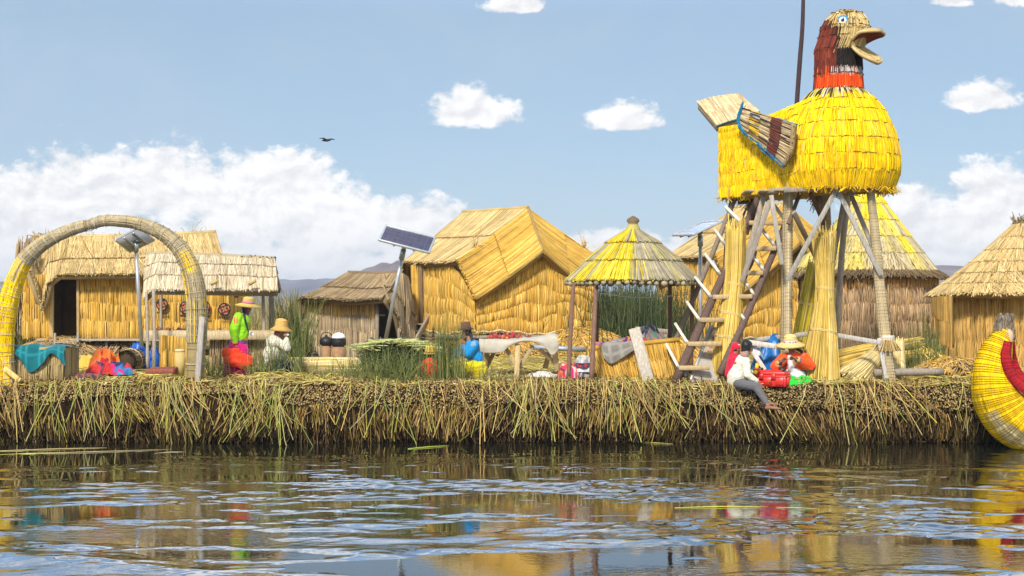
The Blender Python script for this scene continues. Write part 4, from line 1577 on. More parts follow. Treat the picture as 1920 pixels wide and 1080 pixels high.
    blue = np.array([.02, .24, .42])
    for pts, r_ in ((np.array([tp[0], tp[1], tp[2], tp[3]]), .03), (np.array([tp[3], tp[3] * .6 + bt[3] * .4, tp[3] * .3 + bt[3] * .7, bt[3]]), .035)):
        c = curve(pts + [0, -.05, 0])
        n = 64
        u = rng.uniform(0, 1, n)
        p = c(u) + rng.normal(0, .018, (n, 3))
        d = nrm(c(np.clip(u + .05, 0, 1)) - c(np.clip(u - .05, 0, 1))) * rng.uniform(.06, .16, (n, 1))
        mb.stalks(np.stack([p - d, p, p + d], 1), .010, pick([((.015, .16, .29), 3), ((.03, .26, .38), 1)], n))
    q = np.array([bt[0], bt[1], bt[2], bt[3]]) + [.0, -.0, 0]
    mb.tube(q, .05, np.array([.30, .20, .09]), 7, smooth=20)
    u = rng.uniform(0, .35, 40)
    p = (tp[0] + (bt[0] - tp[0]) * (1 - u)[:, None]) + [0, -.04, 0]
    mb.stalks(np.stack([p, p + [.03, 0, -.01], p + [.08, 0, -.02]], 1), .011, blue)
    mb.build('wing', 'painted reed', t)

    # neck and head
    ah = math.radians(44)
    fh = np.array([math.sin(ah), -math.cos(ah)])
    prof = [(6.20, .47, .0), (6.37, .43, .0), (6.62, .415, .0), (6.75, .41, .0), (6.90, .405, .0), (7.08, .415, .01), (7.28, .43, .05), (7.46, .42, .09), (7.60, .36, .11), (7.70, .26, .12), (7.76, .13, .12), (7.775, .03, .12)]
    th = np.linspace(0, 2 * np.pi, 37)

    def hr(k):
        z, r_, s_ = prof[k]
        c = O + fh * s_ + np.array([-.02, 0]) + (np.array([.05, 0]) if z > 7.2 else 0)
        return np.c_[c[0] + r_ * np.cos(th), c[1] + r_ * np.sin(th), np.full(37, z)]
    for part, ks in (('neck', range(0, 5)), ('head', range(5, 11))):
        mb = MB()
        for k in ks:
            lo, up = hr(k), hr(k + 1)
            z0, z1 = prof[k][0], prof[k + 1][0]

            def nc(u, v, c):
                n = len(c)
                ang = u * 2 * np.pi
                dirx = np.cos(ang) * fh[0] + np.sin(ang) * fh[1]
                z = z1 + (z0 - z1) * v + rng.normal(0, .022, n)
                red = pick([((.19, .035, .022), 4), ((.26, .06, .03), 2), ((.11, .03, .02), 2)], n)
                col = red
                tan_ = pick([((.62, .46, .19), 4), ((.50, .35, .12), 2.5), ((.70, .54, .28), 1.5), ((.16, .11, .05), 1)], n)
                orr = pick([((.70, .075, .010), 3), ((.62, .05, .010), 2), ((.76, .18, .02), 1)], n)
                blk = pick([((.02, .018, .016), 3), ((.045, .03, .022), 1)], n)
                wht = pick([((.62, .58, .56), 2), ((.72, .64, .52), 1)], n)

                def put(m, cc):
                    nonlocal col
                    col = np.where(m[:, None], cc, col)
                put((z < 6.64), np.where((dirx > -.55 + rng.normal(0, .15, n))[:, None], orr, red))
                put(z < 6.40, np.where((rng.uniform(0, 1, n) < .5)[:, None], np.array([.70, .50, .03]), orr))
                put(z < 6.34, np.where((rng.uniform(0, 1, n) < .8)[:, None], blk + np.array([.03, .03, .0]), np.array([.5, .42, .25])))
                put((z > 6.62) & (z < 6.75) & (dirx > .42 + rng.normal(0, .1, n)) & (rng.uniform(0, 1, n) < .8), wht * .8)
                put((z > 6.73) & (z < 7.10) & (dirx > .45 + rng.normal(0, .1, n)), blk)
                edge_ = .36 + .12 * np.sin(9 * z) + rng.normal(0, .10, n) - smoothstep(z, 7.4, 7.75) * 1.3
                put((z > 7.06) & (dirx > edge_), tan_)
                put((z > 7.06) & (np.abs(dirx - edge_) < .18) & (rng.uniform(0, 1, n) < .5), np.array([.06, .03, .02]))
                return col
            ring_thatch(mb, up, lo, np.array([O[0], O[1], (z0 + z1) / 2 - (.0 if k < 6 else .25)]), 260 if k < 8 else 130, GOLD, nc, lift=.006, r=.0115, layers=2, fringe=.03, rope=(.10, .06, .03) if k in (2, 5, 6, 7, 9) else None, base=(.14, .06, .03))
        if part == 'neck':                       # straw collar over the shoulders
            z, r_ = 6.24, .46
            n = 420
            ang = rng.uniform(0, 6.28, n)
            d = np.stack([np.cos(ang), np.sin(ang), 0 * ang], 1)
            p = np.array([O[0] - .02, O[1], z + .10]) + d * .455
            e = p + d * rng.uniform(.12, .22, n)[:, None] + [0, 0, -.19]
            k_ = rng.uniform(0, 1, n)[:, None]
            cc = np.where(k_ < .45, np.array([.05, .045, .02]), np.where(k_ < .75, np.array([.62, .54, .40]), np.array([.72, .56, .04])))
            mb.stalks(np.stack([p, (p + e) / 2 + [0, 0, .03], e], 1), .0125, cc)
        head = mb.build(part, 'painted reed', t)
    hc = np.array([O[0] + .03 + fh[0] * .08, O[1] + fh[1] * .08])
    side = np.array([fh[1], -fh[0]])

    # bill: two woven plates
    def plate(name, base_z, tip_z, L, wid, curl, colt, colb, drop=0.0):
        mb = MB()
        nu, nv = 15, 13
        u = np.linspace(0, 1, nu)
        v = np.linspace(-1, 1, nv)
        U, V = np.meshgrid(u, v, indexing='ij')
        wv = wid * (0.55 + .45 * np.sin(np.clip(U * 1.15, 0, 1) * np.pi * .62)) * np.sqrt(np.clip(1 - np.clip((U - .66) / .34, 0, 1) ** 2.2, 0.02, 1))
        lon = .24 + L * U
        z = base_z + (tip_z - base_z) * U + curl * (np.abs(V) ** 2) * wv / wid * -1 + drop * np.sin(U * np.pi)
        X = hc[0] + fh[0] * lon + side[0] * V * wv
        Y = hc[1] + fh[1] * lon + side[1] * V * wv
        A = np.stack([X, Y, z], -1)
        dz = np.zeros_like(A)
        dz[..., 2] = 1
        mb.slab(A, dz, .055, np.array(colt) * .7)
        n = 130
        for (off, cc) in ((.008, colt), (-.063, colb)):
            vv = rng.uniform(-.97, .97, n)
            s_ = np.linspace(0, 1, 6)
            uu = s_[None] * (1 - .10 * rng.uniform(0, 1, (n, 1)))
            w2 = wid * (0.55 + .45 * np.sin(np.clip(uu * 1.15, 0, 1) * np.pi * .62)) * np.sqrt(np.clip(1 - np.clip((uu - .66) / .34, 0, 1) ** 2.2, 0.02, 1))
            zz = base_z + (tip_z - base_z) * uu - curl * (vv[:, None] ** 2) * w2 / wid + drop * np.sin(uu * np.pi) + off
            lo_ = .24 + L * uu
            mb.stalks(np.stack([hc[0] + fh[0] * lo_ + side[0] * vv[:, None] * w2, hc[1] + fh[1] * lo_ + side[1] * vv[:, None] * w2, zz], -1), .009, pick([(cc, 3), (tuple(np.array(cc) * .65), 1)], n))
        rim = np.concatenate([A[:, 0], A[-1], A[::-1, -1]]) + [0, 0, -.028]
        mb.tube(rim, .030, np.array(colt) * .85, 6)
        for q in (.35, .68):
            k = int(q * 14)
            mb.stalks((A[k] + [0, 0, .014])[None], .008, np.array([.25, .16, .08]))
        return mb.build(name, 'painted reed', head)
    plate('upper_bill', 7.20, 7.36, .50, .31, .04, (.66, .47, .21), (.24, .055, .025), .07)
    plate('lower_bill', 7.13, 6.80, .44, .29, -.04, (.68, .49, .21), (.46, .28, .10), -.02)
    for sgn, az in ((1, 62), (-1, 62)):
        q = math.radians(az)
        d = fh * math.cos(q) + side * sgn * math.sin(q)
        c = np.array([hc[0] + .01 + d[0] * .375, hc[1] + d[1] * .375, 7.535])
        n3 = np.array([d[0], d[1], .22])
        mb = MB()
        b_, w_, k_ = (.015, .22, .42), (.80, .82, .82), (.012, .012, .015)
        mb.lathe([(.09, -.02), (.105, .03), (.095, .045), (.066, .047), (.064, .049), (.034, .051), (.032, .055), (.001, .060)], c, np.array([b_, b_, b_, b_, w_, w_, k_, k_]), 20, axis=n3)
        mb.build('eye', 'glossy paint', head)

    # ---------------- stilts and framing
    def bar(name, p0, p1, w=.10, h=.05, col=WOODG, up=(0, -1, 0)):
        mb = MB()
        mb.plank(P(*p0), P(*p1), w, h, np.array(col), up=up)
        return mb.build(name, 'weathered wood', t)

    def log(name, pts, r, col=WOODG, wrap=False, sm=12):
        mb = MB()
        pts = ptsat(pts)
        c = curve(pts)
        mb.tube(pts, r, np.array(col), 10, smooth=sm)
        if wrap:
            n = 70
            ang = rng.uniform(0, 6.28, n)
            s_ = np.linspace(0, 1, 10)
            base_ = c(s_)
            rr = np.interp(s_, np.linspace(0, 1, len(np.atleast_1d(r))), np.atleast_1d(r)) if np.ndim(r) else np.full(10, r)
            pp = base_[None] + (rr + .008)[None, :, None] * np.stack([np.cos(ang), np.sin(ang), 0 * ang], 1)[:, None]
            mb.stalks(pp, .012, pick([((.46, .36, .20), 3), ((.56, .45, .27), 2), ((.34, .25, .13), 2)], n))
            L = np.linalg.norm(pts[-1] - pts[0])
            for q in np.linspace(.02, .98, int(L / .055)):
                cc = c(np.array([q]))[0]
                r0 = np.interp(q, np.linspace(0, 1, len(np.atleast_1d(r))), np.atleast_1d(r)) if np.ndim(r) else r
                a_ = np.linspace(0, 2 * np.pi, 13)
                mb.stalks((cc + (r0 + .02) * np.stack([np.cos(a_), np.sin(a_), .12 * np.sin(a_ + 3)], 1))[None], .006, np.array([.50, .42, .28]) * rng.uniform(.7, 1.2))
        return mb.build(name, 'dry reed' if wrap else 'weathered wood', t)
    # legs
    log('leg', [(1478, 358, 29.2), (1476, 440, 29.25), (1475, 540, 29.3), (1474, 640, 29.35), (1474, 712, 29.35)], np.array([.065, .08, .085, .09, .09]), (.40, .30, .17), True)
    log('leg', [(1631, 350, 28.8), (1640, 430, 28.8), (1648, 520, 28.8), (1658, 620, 28.8), (1668, 716, 28.8)], np.array([.05, .062, .07, .085, .10]), (.40, .30, .17), True)
    log('leg', [(1545, 360, 30.6), (1550, 450, 30.6), (1556, 560, 30.6), (1560, 690, 30.6)], .085, (.34, .24, .12), True)
    log('leg', [(1407, 372, 30.4), (1414, 470, 30.4), (1390, 540, 30.2), (1386, 695, 30.2)], .06, (.20, .10, .06))
    log('leg', [(1372, 372, 30.6), (1362, 470, 30.6), (1352, 695, 30.6)], .05, WOODB)
    log('leg', [(1592, 356, 30.9), (1578, 480, 30.9), (1566, 690, 30.9)], .06, WOODG)
    # floor of the duck
    log('beam', [(1372, 369, 30.3), (1420, 362, 29.6), (1478, 355, 28.9)], .055, WOODG)
    log('beam', [(1384, 378, 30.5), (1480, 366, 30.5), (1640, 357, 30.4)], .06, WOODB)
    for (a_, b_, hh) in (((1470, 357, 28.85), (1645, 347, 28.75), .09), ((1440, 360, 29.5), (1640, 349, 29.4), .08)):
        bar('beam', a_, b_, .09, hh, np.array(WOODG) * .85)
    for k in range(9):
        x = 1392 + k * 28
        bar('floorboard', (x, 368 - k * 1.9, 30.5 - k * .02), (x + 14, 357 - k * .6, 28.9), .16, .04, (.42, .31, .17), up=(0, 0, 1))
    # braces
    B = [((1432, 368, 29.4), (1392, 512, 29.2), .10, WOODG), ((1444, 376, 28.85), (1391, 528, 28.8), .09, (.30, .25, .20)),
         ((1446, 366, 28.82), (1466, 496, 28.8), .08, (.40, .35, .28)), ((1570, 352, 28.65), (1476, 526, 28.7), .085, (.38, .34, .28)),
         ((1569, 354, 28.72), (1652, 516, 28.66), .085, (.40, .36, .30)), ((1590, 352, 29.5), (1636, 462, 29.2), .08, (.34, .29, .23)),
         ((1488, 398, 29.0), (1530, 482, 30.3), .09, (.33, .26, .18)), ((1584, 366, 30.4), (1562, 490, 30.5), .085, (.30, .25, .19)),
         ((1500, 362, 29.4), (1478, 420, 29.0), .07, WOODB), ((1418, 376, 30.3), (1400, 440, 30.4), .07, (.17, .09, .06)),
         ((1648, 634, 28.75), (1662, 712, 28.6), .07, (.48, .44, .38)), ((1412, 660, 29.0), (1434, 694, 28.9), .08, (.55, .50, .42)),
         ((1520, 362, 29.3), (1545, 420, 30.4), .07, WOODB)]
    for p0, p1, w, c in B:
        bar('brace', p0, p1, w, .045, c)
    bar('rail', (1384, 641, 29.6), (1514, 626, 29.7), .085, .05, (.46, .41, .34))
    bar('rail', (1404, 642, 29.15), (1472, 652, 29.0), .095, .05, (.64, .58, .48))
    bar('rail', (1560, 627, 29.2), (1652, 643, 28.7), .085, .05, (.44, .40, .35))
    # straw tuft tied round the right leg
    mb = MB()
    c = P(1664, 640, 28.78)
    n = 120
    ang = rng.uniform(0, 6.28, n)
    d = np.stack([np.cos(ang), np.sin(ang), 0 * ang], 1)
    mb.stalks(np.stack([c + d * .11 + [0, 0, .10], c + d * .13, c + d * rng.uniform(.15, .26, (n, 1)) + [0, 0, -.17]], 1), .008, pick(PALE, n))
    for z in (.09, .06, .03):
        mb.lathe([(.12, -.012), (.135, 0), (.12, .012)], c + [0, 0, z], np.array([.7, .66, .58]), 14)
    mb.build('tie', 'dry reed', t)
    # tied ends under the platform
    for (px, py, Y) in ((1532, 372, 30.2), (1408, 386, 30.4)):
        mb = MB()
        c = P(px, py, Y)
        n = 60
        d = rng.normal(0, .10, (n, 3))
        mb.stalks(np.stack([np.tile(c, (n, 1)), c + d * .6, c + d + [0, 0, -.1]], 1), .009, pick(BROWN, n))
        mb.build('tie', 'dry reed', t)


duck_tower()

# dark pole rising behind the duck
mb = MB()
mb.tube(ptsat([(1484, 372, 30.9), (1490, 260, 30.9), (1495, 180, 30.9), (1500, 110, 30.9), (1505, 40, 30.9), (1507, -60, 30.9)]), np.array([.05, .05, .045, .045, .04, .03]), np.array([.06, .035, .035]), 9, smooth=26)
tag(mb.build('pole', 'weathered wood'), 'tall thin dark crooked pole rising out of the back of the duck', 'pole')


# ------------------------------------------------------------ staircase up to the duck
def staircase():
    t = thing('staircase', 'steep open wooden staircase with white step boards leaning up to the duck', 'staircase', G(1300, 29.2))

    def stringer(pts, r, col):
        mb = MB()
        mb.tube(ptsat(pts), r, np.array(col), 9, smooth=14)
        mb.build('stringer', 'weathered wood', t)
    L0, L1 = np.array([1240, 698, 29.8]), np.array([1380, 368, 30.4])
    M0, M1 = np.array([1266, 716, 28.75]), np.array([1421, 372, 29.6])
    R0, R1 = np.array([1350, 702, 28.75]), np.array([1482, 398, 29.6])
    stringer([L0, (L0 + L1) / 2 + [2, 0, 0], L1], [.055, .05, .045], (.24, .18, .13))
    stringer([M0, (M0 + M1) / 2, M1], [.085, .075, .06], (.13, .08, .06))
    stringer([R0, (R0 + R1) / 2 + [2, 0, 0], R1], [.07, .065, .055], (.14, .09, .07))
    for (p, q) in (((1251, 648), (1273, 690)), ((1268, 610), (1290, 645)), ((1288, 567), (1312, 601)), ((1305, 523), (1333, 557)),
                   ((1324, 480), (1350, 514)), ((1342, 434), (1358, 456)), ((1362, 391), (1389, 418))):
        mb = MB()
        k = (q[1] - 372) / 344
        Ym = 29.6 - .85 * k
        a, b = P(p[0], p[1], Ym + .45), P(q[0], q[1], Ym - .06)
        mb.plank(a, b, .15, .05, np.array([.70, .63, .50]) * rng.uniform(.9, 1.1), up=(.9, -.1, .5))
        mb.build('step_board', 'weathered wood', t)
    for (x0, y, x1) in ((1273, 690, 1330), (1290, 645, 1352), (1312, 600, 1356), (1336, 557, 1410), (1360, 512, 1430), (1390, 467, 1455), (1404, 418, 1472)):
        mb = MB()
        k = (y - 372) / 344
        Ym = 29.55 - .85 * k
        mb.plank(P(x0, y, Ym), P(x1, y + rng.uniform(-2, 2), Ym), .14, .085, np.array([.48, .34, .17]) * rng.uniform(.9, 1.1), up=(0, 0, 1))
        mb.build('tread', 'weathered wood', t)
    for (p, q) in (((1395, 525), (1413, 552)), ((1411, 478), (1431, 506)), ((1430, 432), (1452, 460)), ((1454, 388), (1474, 416)), ((1380, 575), (1396, 600))):
        mb = MB()
        k = (q[1] - 372) / 344
        Ym = 29.5 - .85 * k
        mb.plank(P(p[0], p[1], Ym + .45), P(q[0], q[1], Ym + .05), .13, .05, np.array([.66, .60, .48]), up=(.9, -.1, .5))
        mb.build('step_board', 'weathered wood', t)


staircase()


# ------------------------------------------------------------ sheaves
def sheaf(label, path, radii, n, pal, ties, name='reed_sheaf', cat='reed bundle', group='reed bundles', r=.011, fray=.05):
    """bundle of reeds along a path; radii per path point; ties = fractions"""
    path = np.asarray(path, float)
    t = thing(name, label, cat, path[0], group)
    c = curve(path)
    K = 9
    s = np.linspace(0, 1, K)
    base = c(s)
    rad = np.interp(s, np.linspace(0, 1, len(radii)), radii)
    ax = nrm(np.gradient(base, axis=0))
    ref = np.array([0, 1., 0]) if abs(ax[0, 1]) < .85 else np.array([1., 0, 0])
    A = nrm(np.cross(ax, ref))
    B = np.cross(ax, A)
    mb = MB()
    mb.tube(base, rad * .86, np.mean([p[0] for p in pal], 0) * .45, 12)
    ang = rng.uniform(0, 6.28, n)
    q = rng.uniform(.82, 1.06, n)
    tw = rng.normal(0, .18, n)
    an = ang[:, None] + tw[:, None] * (s[None] - .5)
    e0, e1 = -np.abs(rng.normal(0, fray, n)), 1 + np.abs(rng.normal(0, fray, n))
    ss = e0[:, None] + (e1 - e0)[:, None] * s[None]
    pts = np.stack([np.stack([np.interp(ss[i], s, base[:, k]) for k in range(3)], -1) for i in range(n)])
    over = np.maximum(0, ss - 1)[..., None] * (base[-1] - base[-2]) * (K - 1) + np.minimum(0, ss)[..., None] * (base[1] - base[0]) * (K - 1)
    pts = pts + over
    rr = np.interp(ss, s, rad) * q[:, None]
    pts = pts + rr[..., None] * (np.cos(an)[..., None] * A[None] + np.sin(an)[..., None] * B[None])
    mb.stalks(pts, rng.uniform(.75, 1.25, n) * r, pick(pal, n, .2))
    mb.build('stalks', 'dry reed', t)
    for q in ties:
        mb = MB()
        cc = c(np.array([q]))[0]
        r0 = np.interp(q, s, rad) * 1.07
        i = int(q * (K - 1))
        a_ = np.linspace(0, 2 * np.pi, 17)
        for dz in (0, .022):
            mb.tube(cc + ax[i] * dz + r0 * (np.cos(a_)[:, None] * A[i] + np.sin(a_)[:, None] * B[i]) + ax[i] * .03 * np.sin(a_ + 1)[:, None], .011, np.array([.62, .47, .20]), 5)
        mb.build('tie', 'dry reed', t)
    return t


SHEAF = [((.62, .42, .085), 4), ((.70, .50, .13), 3), ((.48, .30, .05), 2), ((.70, .55, .23), 1), ((.28, .18, .05), .8)]
sheaf('tall narrow yellow reed sheaf leaning upright against the staircase', [P(1361, 718, 29.12), P(1365, 640, 29.15), P(1376, 540, 29.2), P(1380, 440, 29.25)], [.27, .23, .165, .17], 620, SHEAF, (.35, .50, .68), fray=.04)
sheaf('stout yellow reed sheaf standing between the middle legs of the tower, flared at its foot', [P(1536, 724, 28.95), P(1542, 640, 29.0), P(1546, 560, 29.05), P(1546, 500, 29.1), P(1545, 450, 29.1)], [.36, .25, .15, .155, .21], 620, SHEAF, (.30, .56, .80), fray=.05)
sheaf('greenish yellow reed sheaf standing behind the stout one beside the doorway of the round hut', [P(1500, 640, 31.0), P(1514, 570, 31.2), P(1526, 505, 31.3)], [.15, .15, .13], 260, [((.60, .50, .03), 3), ((.66, .48, .10), 2)], (.45,))
sheaf('long gold reed bundle lying uppermost across the pile behind the right tower leg', [P(1560, 676, 30.6), P(1640, 658, 30.9), P(1712, 644, 31.4)], [.17, .16, .10], 330, SHEAF, (.5,))
sheaf('gold reed bundle lying under the uppermost one beside the stout sheaf', [P(1565, 694, 30.0), P(1630, 674, 30.3), P(1700, 668, 30.8)], [.17, .15, .09], 300, SHEAF, (.5,))
sheaf('pale reed bundle slanting down to the ground between the stout sheaf and right tower leg', [P(1590, 720, 29.1), P(1622, 690, 29.4), P(1652, 655, 29.9)], [.30, .20, .11], 380, [((.74, .60, .30), 3), ((.66, .50, .20), 2)], (.7,))
sheaf('pale reed sheaf standing right behind the right tower leg', [P(1680, 722, 29.2), P(1682, 690, 29.3), P(1684, 645, 29.5)], [.14, .14, .10], 230, [((.74, .60, .30), 3), ((.66, .50, .20), 2)], (.6,))
heap('straw_heap', 'loose gold straw heap behind the right tower leg and the green reeds', 'straw', G(1690, 32.3), 1.2, .7, .42, 900, pal=SHEAF, group='loose straw heaps')
heap('straw_heap', 'low straw heap at the foot of the oval hut behind the boat prow', 'straw', G(1790, 30.2), .85, .5, .24, 700, pal=BROWN + GOLD, group='loose straw heaps', L=(.25, .6))
heap('straw_heap', 'straw heap behind the staircase and leaning plank under the kiosk', 'straw', G(1262, 34.0), .85, .8, .52, 900, pal=GOLD + BROWN[:1], group='loose straw heaps')
mb = MB()
mb.tube(ptsat([(1639, 699, 28.9), (1700, 698, 28.95), (1768, 697, 29.1)]), [.07, .07, .06], np.array([.30, .25, .20]), 11, smooth=8)
tag(mb.build('log', 'weathered wood'), 'grey log lying level beside the right tower leg', 'log')


# ------------------------------------------------------------ entrance arch
def arch():
    t = thing('reed_arch', 'tall bound reed arch like two horns meeting, yellow painted, at far left', 'arch', G(190, 28.7))
    Y = 28.75

    def horn(pts, radii, ys, name):
        pts = ptsat([(x, y, Y) for x, y in pts])
        c = curve(pts)
        n = 80
        s = np.linspace(0, 1, n)
        p = c(s)
        rad = np.interp(s, np.linspace(0, 1, len(radii)), radii) * Y / F
        yel = np.interp(s, np.linspace(0, 1, len(ys)), ys)
        mb = MB()
        ax = nrm(np.gradient(p, axis=0))
        A = np.tile([0, 1., 0], (n, 1))
        B = np.cross(ax, A)
        mb.tube(p, rad * .95, np.array([.30, .22, .10]), 14)
        m = 120
        ang = rng.uniform(0, 6.28, m)
        for lo in range(0, n - 9, 8):
            i = np.arange(lo, lo + 10)
            a_ = ang[:, None] + rng.normal(0, .03, (m, 10))
            q = p[i][None] + rad[i][None, :, None] * (np.cos(a_)[..., None] * A[i] + np.sin(a_)[..., None] * B[i])
            yy = np.clip(yel[i].mean() + rng.normal(0, .22, m) + .3 * np.sin(ang + lo * .5), 0, 1)
            yy = (yy > .5)[:, None]
            cols = np.where(yy, pick(YELL[:3], m), pick([((.40, .32, .19), 3), ((.50, .41, .25), 2), ((.32, .24, .12), 2)], m))
            mb.stalks(q, .0115, cols)
        core = mb.build(name, 'painted reed', t)
        mb = MB()
        L = np.linalg.norm(np.diff(p, axis=0), axis=1).sum()
        a_ = np.linspace(0, 2 * np.pi, 17)
        rings = []
        rc = []
        for q in np.linspace(.0, 1, int(L / .055)):
            if rng.uniform() < .15:
                continue
            i = int(np.clip(q + rng.normal(0, .003), 0, 1) * (n - 1))
            rings.append(p[i] + (rad[i] + .013) * (np.cos(a_)[:, None] * A[i] + np.sin(a_)[:, None] * B[i]) + ax[i] * .012 * np.sin(a_ + rng.uniform(0, 6))[:, None] + rng.normal(0, .006, 3))
            rc.append(np.array([.58, .50, .36]) * rng.uniform(.55, 1.2))
        mb.stalks(np.array(rings), .0052, np.array(rc))
        mb.build('binding', 'dry reed', core)
        return p
    horn([(14, 722), (8, 660), (10, 600), (22, 545), (42, 495), (72, 463), (110, 440), (145, 427), (182, 418)], [16, 17, 18, 17, 15, 13, 11, 10, 9], [.4, 1.0, 1.2, 1.1, .2, -.3, -.3, -.3, -.3], 'horn')
    horn([(172, 420), (195, 414), (220, 414), (255, 418), (290, 430), (318, 447), (340, 470), (357, 505), (367, 550), (369, 620), (366, 720)], [9, 9.5, 10, 11, 12, 13.5, 15, 17, 18.5, 18.5, 17], [-.3, -.3, -.3, -.3, -.3, -.2, 0, .32, .38, .25, .05], 'horn')


arch()
mb = MB()
mb.plank(P(370, 722, 28.5), P(379, 594, 28.5), .10, .07, np.array([.44, .39, .33]), up=(0, -1, 0))
tag(mb.build('stake', 'weathered wood'), 'weathered grey wooden stake standing against the right foot of the arch', 'stake')
mb = MB()
mb.plank(P(8, 690, 28.55), P(38, 714, 28.5), .09, .05, np.array([.66, .48, .16]), up=(0, -1, 0))
tag(mb.build('plank', 'weathered wood'), 'short yellow plank leaning at the left foot of the arch', 'plank')


# ------------------------------------------------------------ solar lamps
def solar(label, base, topc, corners, Yc, under=False, pole_r=.045, group='solar panels on poles', cell=(.052, .045, .085)):
    """corners: four (px,py,Y) clockwise; panel with frame and cells"""
    t = thing('solar_panel', label, 'solar panel', base, group)
    mb = MB()
    mb.tube([base - [0, 0, .1], topc], [pole_r, pole_r * .9], np.array([.42, .43, .43]), 12)
    mb.tube([topc - nrm(topc - base) * .25, topc - nrm(topc - base) * .02], pole_r * 1.35, np.array([.36, .37, .37]), 12)
    mb.build('pole', 'galvanised steel', t)
    c = [P(*q) for q in corners]
    n = nrm(np.cross(c[1] - c[0], c[3] - c[0]))
    if n[2] < 0:
        n = -n
    Sg = lambda u, v: (c[0] * (1 - u) + c[1] * u) * (1 - v) + (c[3] * (1 - u) + c[2] * u) * v
    mb = MB()
    V = np.array([[Sg(u, v) for v in (0, .5, 1)] for u in (0, .5, 1)])
    mb.slab(V + n * .0, np.tile(n, (3, 3, 1)), .03, np.array([.36, .34, .30]) if under else np.array([.05, .05, .07]))
    mb.build('back_sheet', 'moulded plastic', t)
    mb = MB()
    for a, b in ((0, 1), (1, 2), (2, 3), (3, 0)):
        mb.plank(c[a], c[b], .045, .05, np.array([.55, .56, .56]), up=n)
    for u in (.3, .7):
        mb.plank(Sg(u, .02) - n * .05, Sg(u, .98) - n * .05, .04, .04, np.array([.5, .5, .5]), up=n)
    mb.build('frame', 'galvanised steel', t)
    mb = MB()
    nu, nv = 9, 4
    for i in range(nu):
        for j in range(nv):
            g = .022
            q = [Sg((i + a) / nu * .96 + .02, (j + b) / nv * .94 + .03) + n * .006 for a, b in ((g, g), (1 - g, g), (1 - g, 1 - g), (g, 1 - g))]
            mb.add(np.array(q), [[0, 1, 2, 3]], np.array(cell) * rng.uniform(.9, 1.15))
    # white grid below the cells
    q = [Sg(u, v) + n * .002 for u, v in ((.01, .02), (.99, .02), (.99, .98), (.01, .98))]
    mb.add(np.array(q), [[0, 1, 2, 3]], np.array([.24, .23, .28]))
    mb.build('cells', 'solar glass', t, smooth=False)
    mb = MB()
    m = Sg(.5, .5) - n * .06
    mb.plank(topc, m, .09, .07, np.array([.4, .4, .4]))
    mb.ball(m - n * .03, (.09, .06, .05), np.array([.06, .06, .06]), 8, 6)
    mb.build('bracket', 'galvanised steel', t)
    return t


solar('solar panel seen from below on a steel pole, framed by the arch', G(267, 37.0, 1.3), P(254, 452, 36.6), [(216, 450, 35.9), (258, 428, 36.6), (289, 450, 37.3), (243, 472, 36.6)][::-1], 36.6, under=True)
solar('solar panel with dark blue cells on a leaning pole left of the largest hut', P(720, 644, 35.6), P(757, 466, 35.0), [(724, 423, 35.3), (816, 446, 35.3), (804, 474, 34.5), (711, 450, 34.5)], 35)
solar('pale glaring solar panel seen nearly edge on, behind the kiosk roof', G(1314, 36.0, 1.2), P(1313, 441, 36.0), [(1318, 417, 36.6), (1355, 414, 35.4), (1300, 440, 34.6), (1262, 441, 36.0)], 36, cell=(.30, .30, .34))  # sky glare painted in as a pale cell colour
